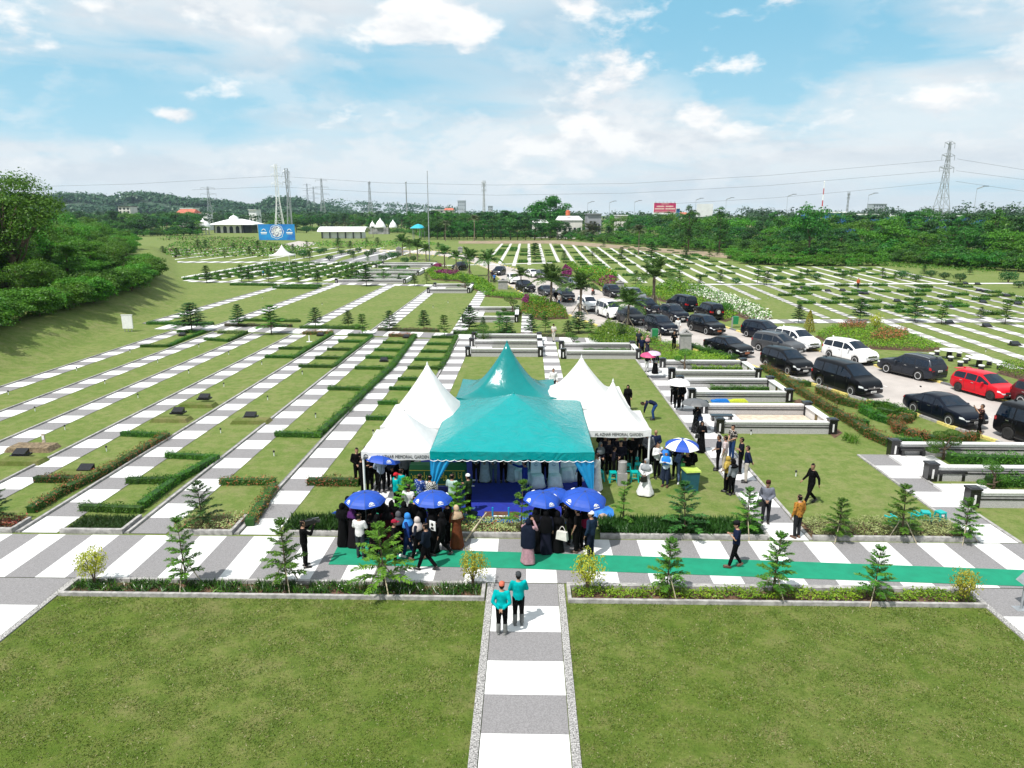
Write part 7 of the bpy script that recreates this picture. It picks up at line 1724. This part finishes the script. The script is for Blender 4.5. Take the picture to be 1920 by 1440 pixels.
person(1361,922,-50,'woman in mustard scarf and black trousers beside the woman in grey',(.40,.28,.05),K_,'clasp',1.58,'short',fem=True,head='hijab',hcol=(.36,.26,.06),pat='floral',col2=(.5,.42,.2))
person(1313,848,178,'woman in a black robe with sunglasses standing on the pale path',K_,K_,'chest',1.60,fem=True,head='hijab',dress=True,scarf=1.22)
person(1304,812,170,'mourner in black with a patterned scarf under the grey umbrella',(.012,.012,.013),K_,'hold',1.58,pat='floral',col2=(.10,.10,.11),fem=True,head='hijab',dress=True,scarf=1.28)
person(1268,768,175,'middle woman in black under the white umbrella',K_,K_,'phone',1.62,fem=True,head='hijab',shoe='white')
person(1277,767,175,'right woman in black under the white umbrella',K_,K_,'clasp',1.60,fem=True,head='hijab',shoe='white')
person(1261,758,170,'woman with printed sleeves under the white umbrella, rear left',(.03,.03,.03),K_,'umbrella',1.62,pat='floral',col2=(.4,.38,.36),fem=True,head='hijab')
person(1212,698,175,'woman in black top and white trousers under the pink umbrella',K_,(.65,.65,.65),'umbrella',1.62,fem=True,head='hijab')
person(1228,701,175,'woman in a long black robe under the lilac umbrella',K_,K_,'clasp',1.60,fem=True,head='hijab',dress=True)
person(1203,669,170,'man in navy shirt walking in front on the path corner, bald head',NV,K_,'stand',1.70,'short',head='bald',walk=.5)
person(1213,663,170,'woman with a pink scarf behind the navy man on the path corner',(.03,.03,.05),K_,'clasp',1.56,fem=True,head='hijab',hcol=(.45,.25,.25),dress=True)
person(1197,655,170,'man with grey hair in dark shirt behind the couple on the path corner',(.03,.035,.05),K_,'stand',1.70,'short',head='grey')
person(1037,738,178,'man in white shirt and dark trousers walking toward the tents on the striped path',W_,DK,'stand',1.70,head='hair',walk=.6)
person(1038,641,-150,'man in cream clothes looking down on the path beside the granite plots',(.58,.55,.50),(.58,.55,.48),'clasp',1.70,'short',nod=-35,walk=.4)
person(1221,787,-82,'man in navy top and jeans bending down to the lawn',NV,(.02,.06,.20),'bend',1.70)
person(1176,770,200,'woman in black half hidden behind the right white tents',K_,K_,'stand',1.58,fem=True,head='hijab',dress=True)
person(1227,870,185,'bald man in a navy shirt behind the right lettered tent',(.012,.02,.05),K_,'clasp',1.68,head='bald',nod=-20)
person(1247,899,-150,'woman in bright blue patterned scarf beside the blue and white umbrella',(.03,.04,.07),K_,'clasp',1.60,fem=True,head='hijab',hcol=(.05,.20,.60),dress=True,look=30,scarf=1.22)
person(1231,896,160,'man in white shirt and black trousers at the post of the right tent',W_,K_,'chest',1.68,'long')
person(1247,912,-155,'woman in pale blue tunic and long sky blue scarf in front of the right tent',(.42,.52,.62),(.02,.03,.06),'chest',1.60,fem=True,head='hijab',hcol=(.03,.22,.72),pat='floral',col2=(.6,.66,.7),shoe='sandal',scarf=1.12)
person(1266,898,-160,'woman in grey blouse and black headscarf under the blue and white umbrella',(.24,.27,.36),K_,'umbrella',1.62,fem=True,head='hijab')
person(1276,907,-170,'woman in blue jeans clothes under the blue and white umbrella',(.10,.15,.28),(.12,.18,.32),'clasp',1.60,fem=True,head='bun',shoe='white')
person(1286,912,-140,'woman in black with long dark hair and a green bag under the umbrella',K_,K_,'chest',1.62,fem=True,head='bun',dress=True)
person(1294,905,-150,'woman in black headscarf behind the bin',K_,K_,'clasp',1.60,fem=True,head='hijab',dress=True)
person(1209,928,-155,'woman in a wide white robe with a grey patterned scarf on the lawn',W_,W_,'clasp',1.60,fem=True,head='hijab',hcol=(.30,.32,.34),dress=True,look=25,scarf=1.26,wide=1.08,flare=1.45)
person(1119,920,-70,'man in a long white robe at the right canopy post',W_,W_,'chest',1.70,dress=True,head='hair')
# left group at the white tent
person(680,925,80,'man in black clasping his hands before the left white tent',K_,K_,'chest',1.68)
person(694,922,150,'mourner in black with a red headband before the left white tent',K_,K_,'chest',1.62,head='cap',hcol=(.35,.02,.03))
person(716,924,150,'grey haired man in a pale blue shirt with hands behind his back',(.30,.36,.46),K_,'behind',1.72,head='grey')
person(703,914,170,'person in black behind the man in the pale blue shirt',K_,K_,'umbrella',1.66,fem=True,head='hijab')
person(733,916,150,'person in dark clothes right of the man in the pale blue shirt',(.03,.035,.05),K_,'clasp',1.66)
person(744,912,140,'man in a black shirt looking right at the left white tent',K_,K_,'stand',1.74,look=40)
person(761,914,140,'man with a dark cap beside the green bier cloth',(.12,.13,.14),K_,'stand',1.66,head='cap',hcol=(.03,.03,.05))
person(726,908,180,'mourner in black in the second row under the left white tent',K_,K_,'stand',1.66)
person(752,905,180,'mourner in black deepest under the left white tent',K_,K_,'stand',1.68)
person(744,958,60,'worker in turquoise shirt and red cap at the green carpet end',(.0,.33,.34),K_,'clasp',1.60,head='cap',hcol=(.5,.02,.03))
person(754,950,40,'second worker in turquoise behind the worker with the red cap',(.0,.33,.34),K_,'stand',1.62)
person(789,966,30,'man in blue batik shirt carrying the bier',(.02,.05,.22),K_,'chest',1.68,pat='batik',col2=(.4,.45,.6),z=.06)
person(808,968,15,'man in a black and white checkered shirt at the bier',(.02,.02,.02),K_,'chest',1.66,pat='check',col2=(.6,.6,.58),z=.06)
person(849,967,20,'man in a pale green shirt at the right end of the bier',(.35,.48,.45),DK,'chest',1.70,'short',z=.06)
person(879,964,-60,'man in dark green with a white skull cap at the end of the bier',(.02,.045,.02),K_,'chest',1.64,head='whitecap',z=.06)
# under the canopy at the back
for px,py,t,b,hd,l,kw in ((866,905,(.02,.02,.03),K_,170,'man in dark shirt standing left at the back of the blue carpet',{}),(893,905,(.30,.42,.50),(.02,.02,.02),175,'man in pale blue shirt and dark trousers at the back of the blue carpet',{}),(909,905,(.42,.52,.58),(.3,.4,.45),180,'man in a grey blue robe at the back of the blue carpet',{'dress':True}),(925,905,(.55,.60,.66),(.10,.16,.20),180,'man in white shirt and teal sarong at the back of the blue carpet',{}),
    (944,905,K_,K_,170,'man in black between white clad men at the back of the carpet',{}),(958,903,(.4,.5,.56),(.4,.5,.55),185,'man in a pale robe right of the man in black at the carpet back',{'dress':True}),(1000,902,K_,K_,190,'dark clad man among the covered chairs',{}),(1022,902,(.02,.02,.04),K_,190,'man in dark clothes behind the covered chairs',{})):
    person(px,py,hd,l,t,b,'clasp',1.68,z=.06,**kw)
person(984,938,-80,'official in royal blue uniform and cap stretching out his arm on the blue carpet',(.012,.03,.22),(.012,.02,.12),'point',1.70,head='peci',hcol=(.01,.012,.04),z=.06)
person(1087,918,-60,'person in blue jeans standing behind the right blue curtain',(.02,.07,.25),K_,'stand',1.60,z=.06)
for px,py,hd,l in ((1124,893,150,'mourner with grey scarf at the left under the right lettered tent'),(1140,886,160,'mourner in black with glasses under the right lettered tent'),(1150,893,90,'short man in black facing right under the right lettered tent'),(1162,890,200,'man in dark navy with a phone under the right lettered tent'),(1133,878,170,'mourner in black in the second row under the right lettered tent'),(1155,878,185,'mourner in dark shirt in the second row under the right lettered tent'),(1170,878,190,'mourner in black at the right of the second row under the right tent')):
    person(px,py,hd,l,(.012,.012,.02),K_,'clasp',1.60 if px!=1150 else 1.4,fem=px==1124,head='hijab' if px==1124 else 'hair',hcol=(.12,.14,.15) if px==1124 else None)
person(1195,868,185,'man in black trousers standing behind the stools',(.02,.02,.02),K_,'clasp',1.68); person(1202,866,185,'man in brown shirt behind the stools at the right tent',(.18,.07,.03),K_,'clasp',1.68)
person(1214,876,180,'man in a black and grey striped shirt at the right edge of the right tent',(.02,.02,.03),K_,'clasp',1.70,pat='stripe',col2=(.22,.23,.25))
# front crowd at the left
person(645,1024,25,'woman in a black robe at the left end of the front crowd, back turned',K_,K_,'clasp',1.62,fem=True,head='hijab',dress=True,scarf=1.1)
person(664,1026,30,'woman with a purple scarf beside the woman in black',(.012,.010,.012),K_,'clasp',1.58,fem=True,head='hijab',hcol=(.07,.02,.11),dress=True)
person(677,1047,12,'man in a white t shirt and charcoal trousers seen from behind',W_,(.035,.04,.05),'chest',1.66,'short',look=10)
person(704,1034,20,'woman in a dark flowered dress behind the man in the white t shirt',(.02,.012,.015),K_,'clasp',1.58,pat='floral',col2=(.30,.12,.14),fem=True,head='hijab',dress=True)
person(668,1000,150,'woman in black top under the left front umbrella',K_,K_,'umbrella',1.62,'short',fem=True,head='bun')
person(694,1004,160,'second woman in black under the left front umbrella',K_,K_,'clasp',1.62,fem=True,head='hijab',dress=True)
person(682,1012,90,'tall mourner in black below the rim of the left front umbrella',K_,K_,'clasp',1.66)
person(737,1018,-30,'woman in black holding up a phone in the crowd',K_,K_,'phone',1.60,fem=True,head='hijab',dress=True)
person(768,990,20,'man in a white shirt bending toward the carpet, seen from behind',(.70,.71,.72),K_,'stand',1.70,'short',nod=-25,z=.06)
person(760,1020,-25,'woman in black headscarf left of the woman with the blue scarf',K_,K_,'clasp',1.62,fem=True,head='hijab',dress=True)
person(741,1056,80,'man with a dark red cap in black, hidden by the bright sapling',K_,K_,'clasp',1.58,head='cap',hcol=(.30,.015,.04))
person(767,1046,-75,'woman in a bright blue scarf and navy clothes walking left',(.012,.035,.16),(.010,.025,.09),'walk',1.62,fem=True,head='hijab',hcol=(.04,.22,.62),shoe='white',walk=.55,z=.045,scarf=1.2)
person(785,1052,-75,'woman with a pale beige scarf in navy walking left',(.014,.018,.03),K_,'clasp',1.58,fem=True,head='hijab',hcol=(.50,.44,.42),walk=.7,shoe='sandal',z=.045)
person(801,1070,-70,'man in a dark navy shirt striding in front of the crowd',(.008,.014,.025),K_,'clasp',1.70,walk=1.0,nod=-10)
person(812,1036,-60,'tall woman in a full black robe behind the striding man',K_,K_,'clasp',1.66,fem=True,head='hijab',dress=True)
person(830,1044,-80,'woman in black carrying a framed portrait, striding left',K_,K_,'carry',1.62,fem=True,head='hijab',walk=1.05,z=.045)
person(857,1028,-30,'woman with a beige headscarf and long brown dress',(.13,.040,.018),K_,'clasp',1.62,fem=True,head='hijab',hcol=(.50,.36,.24),dress=True,scarf=1.16)
for px,py,hd,l,kw in ((720,1012,20,'woman in black wedged between the two front left umbrellas',dict(fem=True,head='hijab',dress=True)),(728,1030,-10,'woman in dark maroon dress in the middle of the front crowd',dict(fem=True,head='hijab',dress=True)),(750,1040,-40,'young woman in black with a grey scarf behind the red capped man',dict(fem=True,head='hijab',hcol=(.08,.08,.09))),
  (792,1026,-60,'woman in black behind the pale beige scarf',dict(fem=True,head='hijab',dress=True)),(780,1012,-20,'man in black behind the woman with the bright blue scarf',dict()),(818,1015,-40,'woman in black below the left canopy post umbrella',dict(fem=True,head='hijab',dress=True)),(840,1022,-70,'man in a black shirt behind the woman with the portrait',dict()),
  (656,1008,120,'woman in black at the outer left under the front umbrella',dict(fem=True,head='hijab',dress=True)),(710,1046,30,'girl in dark clothes beside the man in the white t shirt',dict(fem=True,head='hijab')),(672,908,160,'man in dark grey at the left post of the white tent',dict()),(688,905,170,'man in black behind the red headband',dict()),(770,905,170,'man in black left of the bier end',dict())):
    person(px,py,hd,l,K_ if 'maroon' not in l else (.05,.008,.012),K_,'clasp',1.60 if kw.get('fem') else 1.68,**kw)
# front group right
for px,py,hd,l,kw in ((1034,1022,5,'woman in black between the veiled woman and the tote bag',dict(fem=True,head='hijab',dress=True)),(1012,1018,0,'woman in black under the pale lit umbrella',dict(fem=True,head='hijab',dress=True)),(1072,1022,-20,'man in dark shirt behind the young man in the black t shirt',dict()),(1100,1012,-30,'person in black under the largest umbrella',dict(fem=True,head='hijab')),
  (1146,868,180,'man in black at the back under the right lettered tent',dict()),(1128,868,175,'man in dark grey at the back left under the right lettered tent',dict()),(1184,880,200,'man in black beside the stools under the right tent',dict())):
    person(px,py,hd,l,K_,K_,'clasp',1.60 if kw.get('fem') else 1.68,**kw)
o=person(990,1058,20,'woman in a long navy veil and pink skirt holding up a phone',(.36,.22,.25),K_,'photo',1.62,fem=True,head='hijab',hcol=(.008,.012,.025),dress=True,scarf=.62,z=.045,wide=1.1)
person(1004,1036,10,'woman in black standing close behind the pink skirted woman',K_,K_,'clasp',1.64,fem=True,head='hijab',dress=True)
person(1023,1038,0,'woman in a wide black veil in the front right group, back turned',(.010,.011,.022),K_,'stand',1.62,fem=True,head='hijab',dress=True,scarf=.85)
person(1045,1035,15,'woman in black with a white tote bag at her side',K_,K_,'stand',1.52,fem=True,head='hijab',dress=True)
person(1060,1010,-12,'man in a dark flowered shirt raising a phone to take a picture',(.015,.013,.012),(.30,.28,.26),'photo',1.70,'short',pat='floral',col2=(.32,.22,.14))
person(1082,1036,-60,'young man in a black t shirt and sandals seen from the side',K_,K_,'stand',1.68,'short',shoe='sandal')
person(1095,1030,-30,'person in dark red and black behind the men of the front right group',(.20,.01,.04),K_,'stand',1.66,fem=True,head='hijab')
person(1107,1046,-50,'man in a dark blue shirt and white skull cap seen from behind',(.014,.028,.055),(.010,.014,.03),'stand',1.72,head='whitecap',look=-35)
person(573,1064,62,'cameraman in black filming with a camcorder on his shoulder',K_,K_,'camera',1.70,look=15)
person(941,1190,5,'worker in turquoise shirt and orange cap with hands behind his back',(.0,.36,.37),K_,'behind',1.62,head='cap',hcol=(.55,.14,.09),shoe='boot')
person(972,1172,-6,'worker in turquoise shirt and dark cap with folded arms',(.0,.36,.37),K_,'fold',1.66,head='cap',hcol=(.05,.055,.06),shoe='boot')
person(1835,815,-75,'man in black and orange taking a photo beside the dark sedan',(.02,.015,.015),K_,'photo',1.68,'short',pat='floral',col2=(.28,.10,.07),walk=.35)
# road
person(1263,657,175,'man in black standing in front of the dark crossover',K_,K_,'chest',1.70); person(1270,628,180,'man in white walking between the cars',(.68,.68,.66),(.5,.5,.5),'stand',1.70)
person(1048,575,-160,'man in pale shirt and jeans beside the left palms',(.55,.50,.46),(.02,.04,.09),'stand',1.70,'short'); person(1042,568,170,'man in black beside the minivan with the orange plate',K_,K_,'stand',1.70)
person(1208,603,175,'man in black standing near the slate crossover',K_,K_,'chest',1.70); person(927,531,180,'person in bright blue shirt by the pale block pillar',(.03,.14,.45),K_,'stand',1.66,'short'); person(922,524,180,'person in dark clothes behind the one in bright blue',(.05,.04,.05),K_,'stand',1.66)
person(1608,541,175,'gardener in orange shirt far off in the right grave field',(.50,.12,.05),DK,'stand',1.68); c=P(1112,553); person(1112,553,165,'rider in black standing over the motorcycle with the orange front',K_,K_,'chest',1.66,head='cap',hcol=(.02,.02,.02),loc=(c.x,c.y+.55,0))
person(532,508,90,'short person in dark blue under the far white tent',(.02,.04,.09),K_,'clasp',1.3); person(494,520,90,'person in turquoise on the third cross path',(.0,.20,.32),DK,'clasp',1.45); person(509,474,180,'person in black far off on the left grave field',K_,K_,'stand',1.7)
person(1268,800-0,178,'',K_,K_) if False else None
def finish_people():
    dg=bpy.context.evaluated_depsgraph_get(); dg.update(); new=[]
    for o,ex in PEND: new.append(bpy.data.meshes.new_from_object(o.evaluated_get(dg)))
    for (o,ex),me in zip(PEND,new):
        o.modifiers.clear(); old=o.data; mats=list(old.materials)
        if ex is not None:
            bm=bmesh.new(); bm.from_mesh(me)
            for f in bm.faces: f.material_index=0
            vs=[bm.verts.new(v) for v in ex.v]
            for f,mi in zip(ex.f,ex.m):
                try: q=bm.faces.new([vs[i] for i in f]); q.material_index=mi; q.smooth=True
                except ValueError: pass
            bm.to_mesh(me); bm.free()
        me.materials.clear()
        for m in mats: me.materials.append(m)
        o.data=me; me.polygons.foreach_set('use_smooth',[True]*len(me.polygons)); bpy.data.meshes.remove(old)
finish_people()
# ------------------------------------------------------------------ things in hands
def at(px,py,hd,off,h=1.68,z=.02):
    c=P(px,py); a=-R(hd); k=h/1.68; x,y,zz=[q*k for q in off]; return Vector((c.x+x*cos(a)-y*sin(a),c.y+x*sin(a)+y*cos(a),z+zz))
def bag(label,p,rz,mat,w=.30,h=.24,d=.12,strap=.3,name='handbag'):
    r=thing(name,label,'bag',p,rz); m=MB(); m.box((0,0,0),(w,d,h),tap=.85); m.build('body',mat,r); m=MB(); m.tube([(-w*.32*(1-.3*abs(k/6)),0,h*.45) if k==0 else (w*.32*(-1+2*k/8),0,h*.45+strap*sin(pi*k/8)) for k in range(9)],.012,5); m.build('handle',mat,r); return r
bag('white tote bag hanging at the arm of a woman in black',at(1045,1035,15,(.20,-.18,.72)),-.5,plain('bag_white',(.62,.60,.56),.5,.08,6),.42,.30,.16,.20)
bag('small black handbag held before the white robe',at(1209,928,-155,(.0,.26,.78)),.4,M_black,.26,.24,.12,.2); bag('black shoulder bag of the man in the grey shirt',at(1434,980,-165,(.24,.10,.80)),.3,M_black,.26,.28,.1,.5); bag('small green bag of the woman with long hair',at(1286,912,-140,(.1,.22,1.02)),.3,plain('bag_green',(.02,.22,.08),.4,.1,6),.2,.15,.08,.2)
bag('blue bag held by the mourner under the grey umbrella',at(1304,812,170,(-.12,.26,.86)),.4,plain('bag_blue',(.02,.05,.16),.5,.1,6),.28,.22,.1,.15); bag('black crossbody bag of the woman with sunglasses',at(1313,848,178,(.22,.12,.86)),.2,M_black,.24,.2,.1,.5); bag('dark grey crossbody bag of the woman under the lilac umbrella',at(1228,701,175,(.0,.2,.95)),.0,plain('bag_grey',(.10,.12,.12),.5,.1,6),.26,.16,.1,.35)
r=thing('framed_portrait','framed black and white portrait held by the striding woman','picture',at(830,1044,-80,(-.10,.30,1.16)),-.55); MB().box((0,0,0),(.26,.025,.34)).build('frame',M_wmetal,r); MB().box((0,-.016,0),(.20,.008,.28)).build('photo',M_plw,r); m=MB(); m.ell((0,-.021,.04),(.05,.004,.06),10,6); m.box((0,-.021,-.09),(.14,.006,.09),tap=.8); m.build('portrait_figure',M_black,r)
r=thing('video_camera','black shoulder camcorder of the cameraman','camera',at(573,1064,62,(.02,.26,1.56),1.70),-R(62)); MB().box((0,-.02,0),(.11,.34,.15)).build('body',M_black,r); MB().lathe([(.045,.15),(.05,.24),(.065,.30),(.06,.30)],14,axis='y').build('lens',M_black,r); m=MB(); m.tube([(0,-.12,.075),(0,-.10,.13),(0,.08,.13),(0,.10,.075)],.014,6); m.build('handle',M_black,r); MB().lathe([(.02,.0),(.02,.22)],8,axis='y',c=(.03,.05,.12)).build('microphone',M_dmetal,r); MB().box((-.07,-.06,.02),(.03,.12,.08)).build('viewfinder',M_black,r)
for (px,py,hd,off,l) in ((1060,1010,-12,(0,.42,1.52),'phone raised by the man in the dark flowered shirt'),(990,1058,20,(0,.42,1.50),'phone raised by the woman in the pink skirt'),(1835,815,-75,(0,.42,1.52),'phone held up by the man beside the dark sedan'),(737,1018,-30,(.12,.32,1.42),'phone held up by a woman in the crowd')):
    r=thing('phone',l,'phone',at(px,py,hd,off),-R(hd)); MB().box((0,0,0),(.08,.012,.16)).build('body',M_black,r); MB().box((0,-.008,0),(.07,.004,.14)).build('screen',M_glass,r)
# ------------------------------------------------------------------ close lawns: real tufts
def lawn_tufts():
    rng=np.random.default_rng(8); V=[]
    for x0,x1,y0,y1,n in ((-14.45,-1.25,11.0,19.55,130000),(1.22,13.75,11.0,19.5,130000)):
        x=rng.uniform(x0,x1,n); y=y0+(y1-y0)*rng.random(n)**1.0
        k=np.abs(x)<.82*y+1.5; x,y=x[k],y[k]
        f=np.sin(x*1.7+y*.9+np.sin(y*1.3))*np.sin(y*2.6-x*.6)+.8*np.sin(x*3.9+np.sin(y*2.2)*2)*np.sin(y*5.7+x*.8)+rng.normal(size=len(x))*.75
        k=f>-.25; x,y=x[k],y[k]; n_=len(x)
        hgt=rng.uniform(.018,.048,n_)
        p=np.stack([x,y,hgt*.5],1); u=np.stack([rng.normal(size=n_)*.7,rng.normal(size=n_)*.7,np.ones(n_)],1)
        V.append(leafq(p,rng.normal(size=(n_,3)),hgt*1.6,rng,.30,u))
    tag(np_obj('grass',np.concatenate(V),4,L_blade),'grass blades of the two front lawns',kind='stuff')
lawn_tufts()
for a in (PN,PNB,PF,[SG[0],CN,RS,RSD,B1,B2,B3,B4],PA,[PT,PW],TR,BU,[BT,LT,LT2,LT3,LB,LB2,GH,HS,PEG,BENCH,ST,CH],list(CP.values())):
    for p in a: p.drop()

sheet('dry_bank',PX2((860,452),(1050,451),(1200,463),(1340,473),(1420,482),(1420,489),(1300,479),(1180,468),(1040,457),(860,457)),.05,plain('dry_grass',(.26,.20,.13),.95,.25,.4,space='w'),'dry brown strip at the foot of the far trees')
bpx('ground_cover','band of mixed green planting in front of the white pavilion',[(560,463),(600,455),(800,455),(830,462),(700,467)],[L_treeb,L_lime,L_brown,L_hedge],.9,.8,.9,weights=[.45,.2,.1,.25],soil=False,patchy=.4)
bpx('ground_cover','band of low planting beside the prayer hall',[(290,452),(330,442),(390,446),(480,448),(480,452),(400,454)],[L_treeb,L_brown,L_hedge],1.0,.9,.5,weights=[.5,.2,.3],soil=False,patchy=.4)
# ------------------------------------------------------------------ haze: the humid air over the plain
def haze():
    m=bpy.data.materials.new('haze_air'); m.use_nodes=True; t=m.node_tree; t.nodes.remove(t.nodes['Principled BSDF'])
    v=nn(t,'ShaderNodeVolumePrincipled'); v.inputs['Color'].default_value=(.62,.82,1,1); v.inputs['Density'].default_value=.00008; v.inputs['Anisotropy'].default_value=.2
    t.links.new(v.outputs[0],t.nodes['Material Output'].inputs['Volume'])
    b=MB(); b.box((0,1100,45),(5200,2560,92)); tag(b.build('haze',m),'thin humid haze over the whole plain',kind='stuff')
haze()
